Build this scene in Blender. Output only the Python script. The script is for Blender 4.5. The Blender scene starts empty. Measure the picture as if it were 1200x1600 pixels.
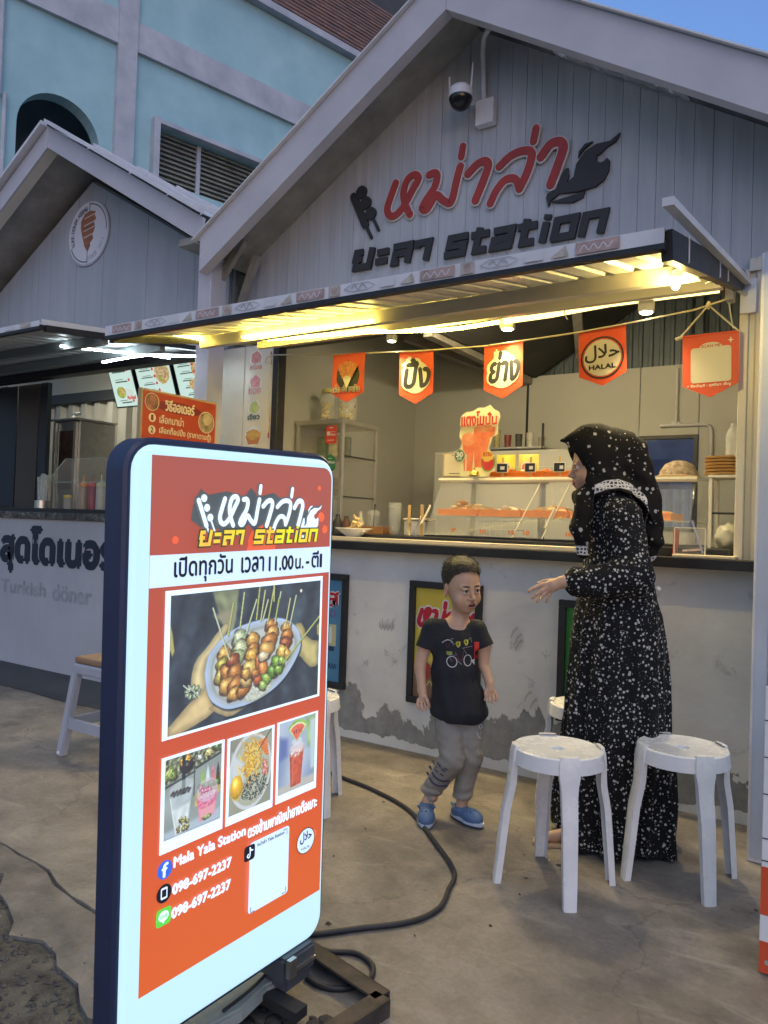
import bpy, bmesh, math, random
import numpy as np
from mathutils import Vector, Matrix
from mathutils.bvhtree import BVHTree
R = math.radians
sc = bpy.context.scene
col = sc.collection

# ------------------------------------------------------------------ camera, sky, sun, exposure
camd = bpy.data.cameras.new('camera')
cam = bpy.data.objects.new('camera', camd)
col.objects.link(cam); sc.camera = cam
yaw, pitch, roll = R(33.2), R(1.1), R(2.0)
F0 = Vector((-math.sin(yaw), math.cos(yaw), 0)); R0 = Vector((math.cos(yaw), math.sin(yaw), 0)); U0 = Vector((0, 0, 1))
FW = F0*math.cos(pitch)+U0*math.sin(pitch); UP = U0*math.cos(pitch)-F0*math.sin(pitch)
RT = R0*math.cos(roll)+UP*math.sin(roll); UC = UP*math.cos(roll)-R0*math.sin(roll)
M = Matrix((RT, UC, -FW)).transposed().to_4x4(); M.translation = Vector((0, -3.52, 1.18))
cam.matrix_world = M
camd.sensor_fit = 'VERTICAL'; camd.sensor_height = 24; camd.lens = 24*1202/1600
camd.clip_end = 600; camd.clip_start = .05

W = bpy.data.worlds.new('World'); sc.world = W; W.use_nodes = True
nt = W.node_tree
bg = nt.nodes['Background']
sky = nt.nodes.new('ShaderNodeTexSky'); sky.sky_type = 'NISHITA'; sky.sun_disc = False
SUN_EL, SUN_ROT = R(1.0), R(140)
sky.sun_elevation = SUN_EL; sky.sun_rotation = SUN_ROT
sky.air_density = 1.0; sky.dust_density = 0.6; sky.ozone_density = 4.0
# thin evening cloud veil over the whole sky
tcw = nt.nodes.new('ShaderNodeTexCoord'); nzw = nt.nodes.new('ShaderNodeTexNoise'); nzw.inputs['Scale'].default_value = 3.2; nzw.inputs['Detail'].default_value = 6
mpw = nt.nodes.new('ShaderNodeMapping'); mpw.inputs['Scale'].default_value = (1, 1, 2.5); nt.links.new(tcw.outputs['Generated'], mpw.inputs[0]); nt.links.new(mpw.outputs[0], nzw.inputs['Vector'])
mrw = nt.nodes.new('ShaderNodeMapRange'); mrw.inputs[1].default_value = .42; mrw.inputs[2].default_value = .68; mrw.inputs[3].default_value = .25; mrw.inputs[4].default_value = .62; nt.links.new(nzw.outputs['Fac'], mrw.inputs[0])
hsw = nt.nodes.new('ShaderNodeHueSaturation'); hsw.inputs['Saturation'].default_value = .35; hsw.inputs['Value'].default_value = .85; nt.links.new(sky.outputs[0], hsw.inputs['Color'])
mxw = nt.nodes.new('ShaderNodeMix'); mxw.data_type = 'RGBA'; nt.links.new(mrw.outputs[0], mxw.inputs[0]); nt.links.new(sky.outputs[0], mxw.inputs[6]); nt.links.new(hsw.outputs[0], mxw.inputs[7])
nt.links.new(mxw.outputs[2], bg.inputs[0]); bg.inputs[1].default_value = 0.15
sund = bpy.data.lights.new('sun', 'SUN'); sund.energy = 0.13; sund.angle = R(50); sund.color = (1, .96, .90)
sun = bpy.data.objects.new('sun', sund); col.objects.link(sun)
sdir = Vector((math.sin(SUN_ROT)*math.cos(R(60)), math.cos(SUN_ROT)*math.cos(R(60)), math.sin(R(60))))
sun.rotation_euler = sdir.to_track_quat('Z', 'Y').to_euler()
sc.view_settings.view_transform = 'Standard'; sc.view_settings.look = 'None'
sc.view_settings.exposure = 2.9; sc.view_settings.gamma = 1; sc.view_settings.use_curve_mapping = False

# ------------------------------------------------------------------ materials
MATS = {}
def lin(c):
    return tuple((x/12.92 if x <= .04045 else ((x+.055)/1.055)**2.4) for x in c)
def mat(name, color, rough=.6, metal=0, bump=0, bscale=40, var=0, vscale=3, var2=None, spec=.5, emit=0, trans=0, ior=1.45, alpha=1, coat=0, aniso=None):
    """procedural surface: base colour with noise variation, roughness variation and a fine bump"""
    if name in MATS: return MATS[name]
    m = bpy.data.materials.new(name); m.use_nodes = True; MATS[name] = m
    t = m.node_tree; b = t.nodes['Principled BSDF']; N = t.nodes.new; L = t.links.new
    c = tuple(color)+(1,)
    b.inputs['Base Color'].default_value = c; b.inputs['Roughness'].default_value = rough
    b.inputs['Metallic'].default_value = metal; b.inputs['Specular IOR Level'].default_value = spec
    b.inputs['IOR'].default_value = ior
    if coat: b.inputs['Coat Weight'].default_value = coat
    if trans: b.inputs['Transmission Weight'].default_value = trans
    if alpha < 1: b.inputs['Alpha'].default_value = alpha
    if emit:
        b.inputs['Emission Color'].default_value = c; b.inputs['Emission Strength'].default_value = emit
    if var or bump or var2:
        tc = N('ShaderNodeTexCoord')
        vec = tc.outputs['Object']
        if aniso:
            mp = N('ShaderNodeMapping'); mp.inputs['Scale'].default_value = aniso; L(vec, mp.inputs[0]); vec = mp.outputs[0]
    if var or var2:
        n = N('ShaderNodeTexNoise'); n.inputs['Scale'].default_value = vscale; n.inputs['Detail'].default_value = 8; n.inputs['Roughness'].default_value = .62
        L(vec, n.inputs['Vector'])
        r = N('ShaderNodeValToRGB'); r.color_ramp.elements[0].position = .3; r.color_ramp.elements[1].position = .7
        c2 = var2 if var2 else tuple(min(1, x*(1+var)) for x in color)
        c1 = tuple(x*(1-var) for x in color) if not var2 else color
        r.color_ramp.elements[0].color = tuple(c1)+(1,); r.color_ramp.elements[1].color = tuple(c2)+(1,)
        L(n.outputs['Fac'], r.inputs[0]); L(r.outputs[0], b.inputs['Base Color'])
        mr = N('ShaderNodeMapRange'); mr.inputs[3].default_value = max(0, rough-.1); mr.inputs[4].default_value = min(1, rough+.12)
        L(n.outputs['Fac'], mr.inputs[0]); L(mr.outputs[0], b.inputs['Roughness'])
        if emit: L(r.outputs[0], b.inputs['Emission Color'])
    if bump:
        n2 = N('ShaderNodeTexNoise'); n2.inputs['Scale'].default_value = bscale; n2.inputs['Detail'].default_value = 5
        L(vec, n2.inputs['Vector'])
        bp = N('ShaderNodeBump'); bp.inputs['Strength'].default_value = bump; bp.inputs['Distance'].default_value = .01
        L(n2.outputs['Fac'], bp.inputs['Height']); L(bp.outputs[0], b.inputs['Normal'])
    return m
def emis(name, color, s):
    if name in MATS: return MATS[name]
    m = bpy.data.materials.new(name); m.use_nodes = True; MATS[name] = m
    t = m.node_tree; b = t.nodes['Principled BSDF']
    b.inputs['Base Color'].default_value = tuple(x*.6 for x in color)+(1,); b.inputs['Roughness'].default_value = .35
    b.inputs['Emission Color'].default_value = tuple(color)+(1,); b.inputs['Emission Strength'].default_value = s
    return m

# ------------------------------------------------------------------ mesh building
class MB:
    def __init__(s): s.v = []; s.f = []; s.mi = []; s.cur = 0
    def add(s, vs, fs):
        o = len(s.v); s.v += [tuple(p) for p in vs]; s.f += [tuple(i+o for i in f) for f in fs]; s.mi += [s.cur]*len(fs)
        return s
    def m(s, i): s.cur = i; return s
    def box(s, x0, x1, y0, y1, z0, z1):
        return s.add([(x0,y0,z0),(x1,y0,z0),(x1,y1,z0),(x0,y1,z0),(x0,y0,z1),(x1,y0,z1),(x1,y1,z1),(x0,y1,z1)],
            [(0,3,2,1),(4,5,6,7),(0,1,5,4),(1,2,6,5),(2,3,7,6),(3,0,4,7)])
    def bbox(s, x0, x1, y0, y1, z0, z1, b=.004):
        """box with its edges chamfered"""
        bm = bmesh.new(); bmesh.ops.create_cube(bm, size=1)
        for v in bm.verts: v.co = Vector(((x0+x1)/2+v.co.x*(x1-x0), (y0+y1)/2+v.co.y*(y1-y0), (z0+z1)/2+v.co.z*(z1-z0)))
        bmesh.ops.bevel(bm, geom=bm.edges[:]+bm.verts[:], offset=b, segments=2, affect='EDGES', profile=.5)
        s.bm(bm); return s
    def bm(s, bm, mtx=None):
        bm.verts.index_update()
        s.add([(mtx @ v.co if mtx else v.co) for v in bm.verts], [[v.index for v in f.verts] for f in bm.faces]); bm.free(); return s
    def obox(s, c, ax, ay, az):
        c, ax, ay, az = map(Vector, (c, ax, ay, az)); P = []
        for k in (-1, 1):
            for (i, j) in ((-1,-1),(1,-1),(1,1),(-1,1)): P.append(c+ax*i+ay*j+az*k)
        return s.add(P, [(0,3,2,1),(4,5,6,7),(0,1,5,4),(1,2,6,5),(2,3,7,6),(3,0,4,7)])
    def bar(s, a, b, w, h=None, up=(0,0,1)):
        """rectangular bar from a to b"""
        a, b = Vector(a), Vector(b); h = h or w; d = (b-a); L_ = d.length; d.normalize(); u = Vector(up)
        if abs(d.dot(u)) > .98: u = Vector((0, 1, 0))
        x = d.cross(u).normalized(); y = x.cross(d)
        return s.obox((a+b)/2, x*w/2, y*h/2, d*L_/2)
    def tube(s, pts, r, n=8, caps=True):
        pts = [Vector(p) for p in pts]; rs = r if isinstance(r, (list, tuple)) else [r]*len(pts)
        t = (pts[1]-pts[0]).normalized(); u = t.orthogonal().normalized(); V = []; Fs = []
        for i, p in enumerate(pts):
            a = pts[max(0, i-1)]; b = pts[min(len(pts)-1, i+1)]; t = (b-a).normalized()
            u = (u-t*u.dot(t)).normalized(); w = t.cross(u)
            for k in range(n):
                an = 2*math.pi*k/n; V.append(p+(u*math.cos(an)+w*math.sin(an))*rs[i])
        for i in range(len(pts)-1):
            for k in range(n):
                k2 = (k+1) % n; Fs.append((i*n+k, i*n+k2, (i+1)*n+k2, (i+1)*n+k))
        if caps: Fs.append(tuple(range(n))[::-1]); Fs.append(tuple((len(pts)-1)*n+k for k in range(n)))
        return s.add(V, Fs)
    def lathe(s, prof, c=(0,0,0), n=20, sx=1, sy=1):
        V = []; Fs = []
        for (r, z) in prof:
            for k in range(n):
                a = 2*math.pi*k/n; V.append((c[0]+r*math.cos(a)*sx, c[1]+r*math.sin(a)*sy, c[2]+z))
        for i in range(len(prof)-1):
            for k in range(n):
                k2 = (k+1) % n; Fs.append((i*n+k, i*n+k2, (i+1)*n+k2, (i+1)*n+k))
        if prof[0][0] > 1e-5: Fs.append(tuple(range(n))[::-1])
        if prof[-1][0] > 1e-5: Fs.append(tuple((len(prof)-1)*n+k for k in range(n)))
        return s.add(V, Fs)
    def ball(s, c, r, n=12, m=8, sc_=(1,1,1)):
        return s.lathe([(max(1e-6, r*math.sin(math.pi*i/m)), -r*math.cos(math.pi*i/m)*sc_[2]) for i in range(m+1)], c, n, sc_[0], sc_[1])
    def prism(s, poly, O, ux, uy, d, back=True):
        """polygon in plane (O,ux,uy) extruded by vector d"""
        O, ux, uy, d = map(Vector, (O, ux, uy, d)); n = len(poly)
        A = [O+ux*p[0]+uy*p[1] for p in poly]
        if d.length < 1e-9: return s.add(A, [tuple(range(n))])
        B = [p+d for p in A]
        fs = [tuple(range(n))[::-1], tuple(range(n, 2*n))]+[(i, (i+1) % n, (i+1) % n+n, i+n) for i in range(n)]
        return s.add(A+B, fs)
    def build(s, name, mats, parent=None, smooth=False, xf=None, kind=None, bevel=0):
        me = bpy.data.meshes.new(name)
        vs = s.v
        if xf is not None: vs = [xf @ Vector(p) for p in vs]
        me.from_pydata([tuple(p) for p in vs], [], s.f)
        for m_ in (mats if isinstance(mats, (list, tuple)) else [mats]): me.materials.append(m_)
        if any(s.mi): me.polygons.foreach_set('material_index', s.mi)
        bm = bmesh.new(); bm.from_mesh(me)
        if bevel: bmesh.ops.bevel(bm, geom=[e for e in bm.edges if len(e.link_faces) == 2 and e.calc_face_angle(0) > .5], offset=bevel, segments=2, affect='EDGES')
        bmesh.ops.recalc_face_normals(bm, faces=bm.faces[:]); bm.to_mesh(me); bm.free()
        if smooth:
            me.polygons.foreach_set('use_smooth', [True]*len(me.polygons))
            if smooth != 'all':
                try: me.set_sharp_from_angle(angle=R(38))
                except Exception: pass
        o = bpy.data.objects.new(name, me); col.objects.link(o)
        if parent is not None: o.parent = parent
        if kind: o['kind'] = kind
        return o

def tag(o, label=None, cat=None, group=None, kind=None):
    if label: o['label'] = label
    if cat: o['category'] = cat
    if group: o['group'] = group
    if kind: o['kind'] = kind
    return o
def thing(name, label, cat, loc=(0,0,0), rz=0, group=None):
    o = bpy.data.objects.new(name, None); col.objects.link(o); o.empty_display_size = .1
    o.location = loc; o.rotation_euler = (0, 0, rz)
    return tag(o, label, cat, group)
def copy_tree(o, parent=None):
    c = o.copy(); col.objects.link(c)
    if parent is not None: c.parent = parent
    for ch in list(o.children): copy_tree(ch, c)
    return c
def inst(o, name, loc, parent=None, rz=None):
    """another object on the same mesh"""
    c = bpy.data.objects.new(name, o.data); col.objects.link(c); c.location = loc; c.parent = parent
    if rz is not None: c.rotation_euler = (0, 0, rz)
    return c

# ------------------------------------------------------------------ 2D shapes: strokes, discs, lettering
def smooth_path(p, n=6):
    if len(p) < 3: return [tuple(q) for q in p]
    P = [np.array(q, float) for q in p]; P = [2*P[0]-P[1]]+P+[2*P[-1]-P[-2]]; out = []
    for i in range(1, len(P)-2):
        for k in range(n):
            t = k/n; a, b, c, d = P[i-1:i+3]
            out.append(tuple(.5*((2*b)+(c-a)*t+(2*a-5*b+4*c-d)*t*t+(3*b-a-3*c+d)*t**3)))
    out.append(tuple(P[-2])); return out
def ribbon(p, w, taper=None, cap=True):
    """closed outline polygons (list of quads + round caps) of a stroke of width w"""
    P = [np.array(q, float) for q in p]; n = len(P); L = []; Rr = []
    for i in range(n):
        a = P[max(0, i-1)]; b = P[min(n-1, i+1)]; t = b-a; t = t/(np.linalg.norm(t)+1e-12); nn = np.array([-t[1], t[0]])
        ww = w*(taper[0]+(taper[1]-taper[0])*i/(n-1) if taper else 1)/2
        L.append(P[i]+nn*ww); Rr.append(P[i]-nn*ww)
    out = L[:]
    def arc(c, frm, to):
        r = np.linalg.norm(frm-c); a0 = math.atan2(*(frm-c)[::-1]); return [c+r*np.array([math.cos(a0-math.pi*k/5), math.sin(a0-math.pi*k/5)]) for k in range(1, 5)]
    if cap: out += arc(P[-1], L[-1], Rr[-1])
    out += Rr[::-1]
    if cap: out += arc(P[0], Rr[0], L[0])
    return [tuple(q) for q in out]
def stroke_quads(p, w, sq=False):
    """mitred band for block lettering: returns list of quads"""
    P = [np.array(q, float) for q in p]; n = len(P); L = []; Rr = []
    for i in range(n):
        if i == 0: t1 = t2 = P[1]-P[0]
        elif i == n-1: t1 = t2 = P[-1]-P[-2]
        else: t1 = P[i]-P[i-1]; t2 = P[i+1]-P[i]
        t1 = t1/np.linalg.norm(t1); t2 = t2/np.linalg.norm(t2); n1 = np.array([-t1[1], t1[0]]); n2 = np.array([-t2[1], t2[0]])
        m_ = n1+n2; m_ = m_/np.linalg.norm(m_); k = w/2/max(.35, m_@n1); e = 0
        L.append(P[i]+m_*k); Rr.append(P[i]-m_*k)
    return [[tuple(L[i]), tuple(L[i+1]), tuple(Rr[i+1]), tuple(Rr[i])] for i in range(n-1)]
class Flat:
    """flat print on a plane: shapes in (u,v); every layer a hair above the one below; one slot per colour"""
    def __init__(s, O, ux, uy, n): s.O, s.ux, s.uy, s.n = Vector(O), Vector(ux), Vector(uy), Vector(n); s.mb = MB(); s.mats = []; s.z = 0.0006; s.step = .00012
    def slot(s, m):
        if m not in s.mats: s.mats.append(m)
        s.mb.m(s.mats.index(m))
    def P(s, u, v, z=None): return s.O+s.ux*u+s.uy*v+s.n*(s.z if z is None else z)
    def poly(s, pts, m, th=0):
        s.slot(m)
        if th: s.mb.prism(pts, s.O+s.n*s.z, s.ux, s.uy, s.n*th)
        else: s.mb.add([s.P(*p) for p in pts], [tuple(range(len(pts)))])
        s.z += s.step
    def rect(s, u0, v0, u1, v1, m, th=0): s.poly([(u0,v0),(u1,v0),(u1,v1),(u0,v1)], m, th)
    def rrect(s, u0, v0, u1, v1, r, m, th=0):
        pts = []
        for cx, cy, a in ((u1-r, v1-r, 0), (u0+r, v1-r, 90), (u0+r, v0+r, 180), (u1-r, v0+r, 270)):
            for k in range(6): an = R(a+18*k); pts.append((cx+r*math.cos(an), cy+r*math.sin(an)))
        s.poly(pts, m, th)
    def disc(s, u, v, r, m, ry=None, rot=0, n=24, wob=0, th=0, seed=0):
        ry = ry or r; rr = random.Random(seed); pts = []
        for k in range(n):
            a = 2*math.pi*k/n; q = 1+wob*(rr.random()-.5); x = r*math.cos(a)*q; y = ry*math.sin(a)*q
            pts.append((u+x*math.cos(rot)-y*math.sin(rot), v+x*math.sin(rot)+y*math.cos(rot)))
        s.poly(pts, m, th)
    def ring(s, u, v, r, w, m, ry=None, n=28):
        ry = ry or r; s.slot(m); V = []; Fs = []
        for k in range(n):
            a = 2*math.pi*k/n
            V += [s.P(u+r*math.cos(a), v+ry*math.sin(a)), s.P(u+(r-w)*math.cos(a), v+(ry-w)*math.sin(a))]
        for k in range(n): k2 = (k+1) % n; Fs.append((2*k, 2*k2, 2*k2+1, 2*k+1))
        s.mb.add(V, Fs); s.z += s.step
    def stroke(s, pts, w, m, sm=True, taper=None, th=0, cap=True):
        p = smooth_path(pts) if sm else pts
        s.poly_strip(p, w, m, taper, th, cap)
    def poly_strip(s, p, w, m, taper, th, cap):
        q = ribbon(p, w, taper, False); n = len(p); s.slot(m)
        L, Rr = q[:n], q[n:][::-1]
        def emit(polys):
            for i_, pl in enumerate(polys):
                if th: s.mb.prism(pl, s.O+s.n*(s.z+i_*4e-5), s.ux, s.uy, s.n*th)
                else: s.mb.add([s.P(*a, s.z+i_*2e-6) for a in pl], [tuple(range(len(pl)))])
        emit([[L[i], L[i+1], Rr[i+1], Rr[i]] for i in range(n-1)])
        s.z += s.step
        if cap:
            for e in (0, -1):
                r = w/2*((taper[0] if e == 0 else taper[1]) if taper else 1)
                emit([[(p[e][0]+r*math.cos(R(30*k)), p[e][1]+r*math.sin(R(30*k))) for k in range(12)]]); s.z += s.step*.5
    def block(s, pts, w, m, th=0):
        s.slot(m)
        for q in stroke_quads(pts, w):
            if th: s.mb.prism(q, s.O+s.n*s.z, s.ux, s.uy, s.n*th)
            else: s.mb.add([s.P(*a) for a in q], [(0, 1, 2, 3)])
            s.z += s.step*.3
    def text(s, t, u0, v0, u1, v1, m, bold=0, shear=0, th=0, squash=True, wob=0):
        """lettering fitted into the box u0..u1 / v0..v1 (v0 baseline-ish bottom of the glyphs)"""
        vs, fs = glyphs(t, th > 0); s.slot(m)
        if not len(vs): return
        mn = vs.min(0); mx = vs.max(0); sx = (u1-u0)/(mx[0]-mn[0]); sy = (v1-v0)/(mx[1]-mn[1])
        if not squash: sx = sy = min(sx, sy)
        offs = [(0, 0)] if not bold else [(0, 0), (bold, 0), (-bold, 0), (0, bold), (0, -bold)]
        for (dx, dy) in offs:
            V = [s.P(u0+(x-mn[0])*sx+(y-mn[1])*sy*shear+dx, v0+(y-mn[1])*sy+dy, s.z+(z*th if th else 0)) for x, y, z in vs]
            s.mb.add(V, fs); s.z += s.step*.5
    def build(s, name, parent=None, inv=None):
        return s.mb.build(name, s.mats, parent, xf=inv)
_GL = {}
def glyphs(t, solid=False):
    if (t, solid) in _GL: return _GL[(t, solid)]
    c = bpy.data.curves.new('t', 'FONT'); c.body = t; c.resolution_u = 3
    if solid: c.extrude = .5
    o = bpy.data.objects.new('t', c); col.objects.link(o)
    dg = bpy.context.evaluated_depsgraph_get(); me = bpy.data.meshes.new_from_object(o.evaluated_get(dg))
    vs = np.array([v.co[:] for v in me.vertices]).reshape(-1, 3); fs = [tuple(p.vertices) for p in me.polygons]
    if solid and len(vs): vs[:, 2] += .5
    bpy.data.objects.remove(o); bpy.data.curves.remove(c); bpy.data.meshes.remove(me)
    _GL[(t, solid)] = (vs, fs); return vs, fs
def inv_of(o):
    return (Matrix.Translation(o.location) @ o.rotation_euler.to_matrix().to_4x4()).inverted()

# ================================================================== ground
def node_mat(name):
    m = bpy.data.materials.new(name); m.use_nodes = True; MATS[name] = m
    t = m.node_tree; return m, t, t.nodes['Principled BSDF'], t.nodes.new, t.links.new
def ramp(N, pts):
    r = N('ShaderNodeValToRGB'); e = r.color_ramp.elements
    while len(e) < len(pts): e.new(.5)
    for i, (p, c) in enumerate(pts): e[i].position = p; e[i].color = (tuple(c)+(1,)) if not isinstance(c, (int, float)) else (c, c, c, 1)
    return r
def noise(N, L, vec, s, d=6, rough=.6, dist=0):
    n = N('ShaderNodeTexNoise'); n.inputs['Scale'].default_value = s; n.inputs['Detail'].default_value = d; n.inputs['Roughness'].default_value = rough
    n.inputs['Distortion'].default_value = dist; L(vec, n.inputs['Vector']); return n
def mix(N, L, f, a, b, mode='MIX'):
    m = N('ShaderNodeMix'); m.data_type = 'RGBA'; m.blend_type = mode
    for i, x in ((0, f), (6, a), (7, b)):
        if hasattr(x, 'links') or hasattr(x, 'is_linked'): L(x, m.inputs[i])
        elif isinstance(x, (int, float)): m.inputs[i].default_value = x
        else: m.inputs[i].default_value = tuple(x)+(1,)
    return m.outputs[2]
def concrete_mat():
    m, t, b, N, L = node_mat('worn_concrete')
    o = N('ShaderNodeTexCoord').outputs['Object']
    n1 = noise(N, L, o, 1.3, 8, .6, .6); n2 = noise(N, L, o, 7, 8, .65, .3); n3 = noise(N, L, o, 60, 4, .7)
    r1 = ramp(N, [(.3, (.155, .132, .112)), (.5, (.245, .212, .178)), (.7, (.325, .285, .24))]); L(n1.outputs[0], r1.inputs[0])
    r2 = ramp(N, [(.32, .5), (.62, 1.0)]); L(n2.outputs[0], r2.inputs[0])
    c = mix(N, L, .75, r1.outputs[0], r2.outputs[0], 'MULTIPLY')
    r3 = ramp(N, [(.35, .74), (.6, 1.06)]); L(n3.outputs[0], r3.inputs[0])
    c = mix(N, L, .55, c, r3.outputs[0], 'MULTIPLY')
    # pale scuffs and trowel marks
    mp = N('ShaderNodeMapping'); mp.inputs['Scale'].default_value = (1.2, 4.5, 1); mp.inputs['Rotation'].default_value = (0, 0, .5); L(o, mp.inputs[0])
    n4 = noise(N, L, mp.outputs[0], 2.2, 9, .7, 1.2); r4 = ramp(N, [(.56, 0), (.7, 1)]); L(n4.outputs[0], r4.inputs[0])
    fm = N('ShaderNodeMath'); fm.operation = 'MULTIPLY'; fm.inputs[1].default_value = .35; L(r4.outputs[0], fm.inputs[0])
    c = mix(N, L, fm.outputs[0], c, (.42, .38, .32))
    # small dark spots
    v = N('ShaderNodeTexVoronoi'); v.inputs['Scale'].default_value = 9; L(o, v.inputs['Vector'])
    rs = ramp(N, [(.02, 1), (.045, 0)]); L(v.outputs['Distance'], rs.inputs[0])
    n5 = noise(N, L, o, 3.1, 2); r5 = ramp(N, [(.5, 0), (.56, .7)]); L(n5.outputs[0], r5.inputs[0])
    mm = N('ShaderNodeMath'); mm.operation = 'MULTIPLY'; L(rs.outputs[0], mm.inputs[0]); L(r5.outputs[0], mm.inputs[1])
    c = mix(N, L, mm.outputs[0], c, (.06, .05, .045))
    # hairline cracks
    nd = noise(N, L, o, 2.5, 5, .6); vm = N('ShaderNodeVectorMath'); vm.operation = 'MULTIPLY_ADD'; vm.inputs[1].default_value = (.5, .5, .5)
    L(nd.outputs['Color'], vm.inputs[0]); L(o, vm.inputs[2])
    vc = N('ShaderNodeTexVoronoi'); vc.feature = 'DISTANCE_TO_EDGE'; vc.inputs['Scale'].default_value = .62; L(vm.outputs[0], vc.inputs['Vector'])
    rc = ramp(N, [(0.0, 1), (.0035, 0)]); L(vc.outputs['Distance'], rc.inputs[0])
    fc = N('ShaderNodeMath'); fc.operation = 'MULTIPLY'; fc.inputs[1].default_value = .38; L(rc.outputs[0], fc.inputs[0])
    c = mix(N, L, fc.outputs[0], c, (.07, .06, .05))
    L(c, b.inputs['Base Color'])
    rr = N('ShaderNodeMapRange'); rr.inputs[3].default_value = .42; rr.inputs[4].default_value = .85; L(n2.outputs[0], rr.inputs[0]); L(rr.outputs[0], b.inputs['Roughness'])
    bp = N('ShaderNodeBump'); bp.inputs['Strength'].default_value = .35; bp.inputs['Distance'].default_value = .006
    ad = N('ShaderNodeMath'); L(n2.outputs[0], ad.inputs[0]); L(n3.outputs[0], ad.inputs[1])
    sb = N('ShaderNodeMath'); sb.operation = 'SUBTRACT'; L(ad.outputs[0], sb.inputs[0]); L(rc.outputs[0], sb.inputs[1]); L(sb.outputs[0], bp.inputs['Height']); L(bp.outputs[0], b.inputs['Normal'])
    return m
m_conc = concrete_mat()
m_rough = mat('rough_tarmac', (.035, .032, .03), .95, bump=1, bscale=90, vscale=9, var2=(.17, .15, .125))
gm = MB()
gm.add([(-300,-300,-.012),(300,-300,-.012),(300,300,-.012),(-300,300,-.012)], [(0,1,2,3)])
gm.build('ground', m_rough, kind='structure')
rnd = random.Random(4)
# concrete apron with a ragged front edge
edge = []
x = 8.0
while x > -12:
    y = -1.99+(x+2.1)*-.13+rnd.uniform(-.014, .014)+.012*math.sin(x*7)
    edge.append((x, y)); x -= rnd.uniform(.05, .12)
poly = edge+[(-12, 8), (8, 8)]
pm = MB(); pm.prism(poly[::-1], (0,0,-.02), (1,0,0), (0,1,0), (0,0,.02)); pm.build('pavement', m_conc, kind='structure')
# second broken strip of concrete beyond the crack
m_conc2 = mat('rough_concrete', (.10, .09, .078), .9, bump=.8, bscale=45, vscale=6, var2=(.26, .23, .2))
e2 = [(x_+rnd.uniform(-.01,.01), y_-.004-abs(rnd.uniform(0, .010))) for x_, y_ in edge if x_ < -1.0]
e3 = [(x_, y_-.17-.05*math.sin(x_*3)-.02*math.sin(x_*11)-abs(rnd.uniform(0, .05))) for x_, y_ in edge if x_ < -1.0]
sm = MB(); sm.prism(e2+e3[::-1], (0,0,-.02), (1,0,0), (0,1,0), (0,0,.0175)); sm.build('kerb_strip', m_conc2, kind='structure')
# loose gravel
gv = MB(); m_gr = mat('gravel', (.09, .08, .07), .9, var=.6, vscale=25)
for i in range(5200):
    x_ = rnd.uniform(-3.4, -.9); y_ = rnd.uniform(-3.3, -1.95)
    e = -2.12+(x_+2.1)*-.13
    if y_ > e-.03 and rnd.random() > .06: continue
    s_ = rnd.uniform(.003, .011); a = rnd.random()*3
    P = [(x_+s_*math.cos(a+k*1.57)*rnd.uniform(.7,1.2), y_+s_*math.sin(a+k*1.57)*rnd.uniform(.7,1.2), -.012+s_*.2) for k in range(4)]+[(x_, y_, -.012+s_*rnd.uniform(.8, 1.3)), (x_, y_, -.016)]
    gv.add(P, [(0,1,4),(1,2,4),(2,3,4),(3,0,4),(1,0,5),(2,1,5),(3,2,5),(0,3,5)])
gv.build('gravel', m_gr, kind='stuff')
# darker strip of floor along the neighbouring counter
m_strip = mat('dark_concrete', (.03, .033, .036), .55, bump=.3, bscale=30, vscale=2.5, var2=(.075, .078, .08))
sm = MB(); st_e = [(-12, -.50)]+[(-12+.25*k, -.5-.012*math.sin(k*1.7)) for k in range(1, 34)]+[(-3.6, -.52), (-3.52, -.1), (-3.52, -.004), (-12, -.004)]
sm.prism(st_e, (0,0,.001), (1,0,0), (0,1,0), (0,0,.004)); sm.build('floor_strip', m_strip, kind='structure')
# litter and leaf scraps on the floor
lt = MB()
for i in range(26):
    x_ = rnd.uniform(-1.9, -.1); y_ = rnd.uniform(-1.9, -.5); s_ = rnd.uniform(.004, .012); a = rnd.random()*6
    lt.add([(x_+s_*math.cos(a), y_+s_*math.sin(a), .002), (x_-s_*math.sin(a), y_+s_*math.cos(a)*.6, .007), (x_-s_*math.cos(a), y_-s_*math.sin(a), .002), (x_+s_*.7*math.sin(a), y_-s_*math.cos(a)*.5, .001)], [(0,1,2,3)])
lt.build('floor_litter', mat('litter', (.05, .035, .025), .9, var=.5, vscale=30), kind='stuff')

# ================================================================== shared surfaces
m_panel = mat('grey_cladding', (.34, .36, .39), .5, bump=.12, bscale=25, vscale=1.9, var2=(.45, .47, .51), aniso=(10, 10, .6))
m_panel_back = mat('cladding_joint', (.22, .23, .25), .7)
m_white = mat('white_steel', (.62, .62, .65), .42, bump=.06, bscale=60, var=.1, vscale=4)
m_fascia = mat('fascia_paint', (.47, .46, .50), .5, bump=.08, bscale=40, var=.1, vscale=2.5)
m_black = mat('black_steel', (.022, .022, .024), .45, bump=.1, bscale=50, var=.35, vscale=8)
m_cream = mat('cream_sheet', (.60, .56, .47), .38, bump=.05, bscale=30, var=.07, vscale=3)
m_inner = mat('inner_wall', (.46, .47, .44), .55, bump=.05, bscale=30, var=.06, vscale=1.2)
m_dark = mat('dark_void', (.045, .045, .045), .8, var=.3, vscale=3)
m_corr = mat('dark_corrugated', (.10, .125, .14), .42, metal=.3, bump=.08, bscale=40, var=.2, vscale=5)
m_steel = mat('brushed_steel', (.55, .55, .53), .3, metal=1, bump=.06, bscale=120, var=.1, vscale=20)
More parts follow.
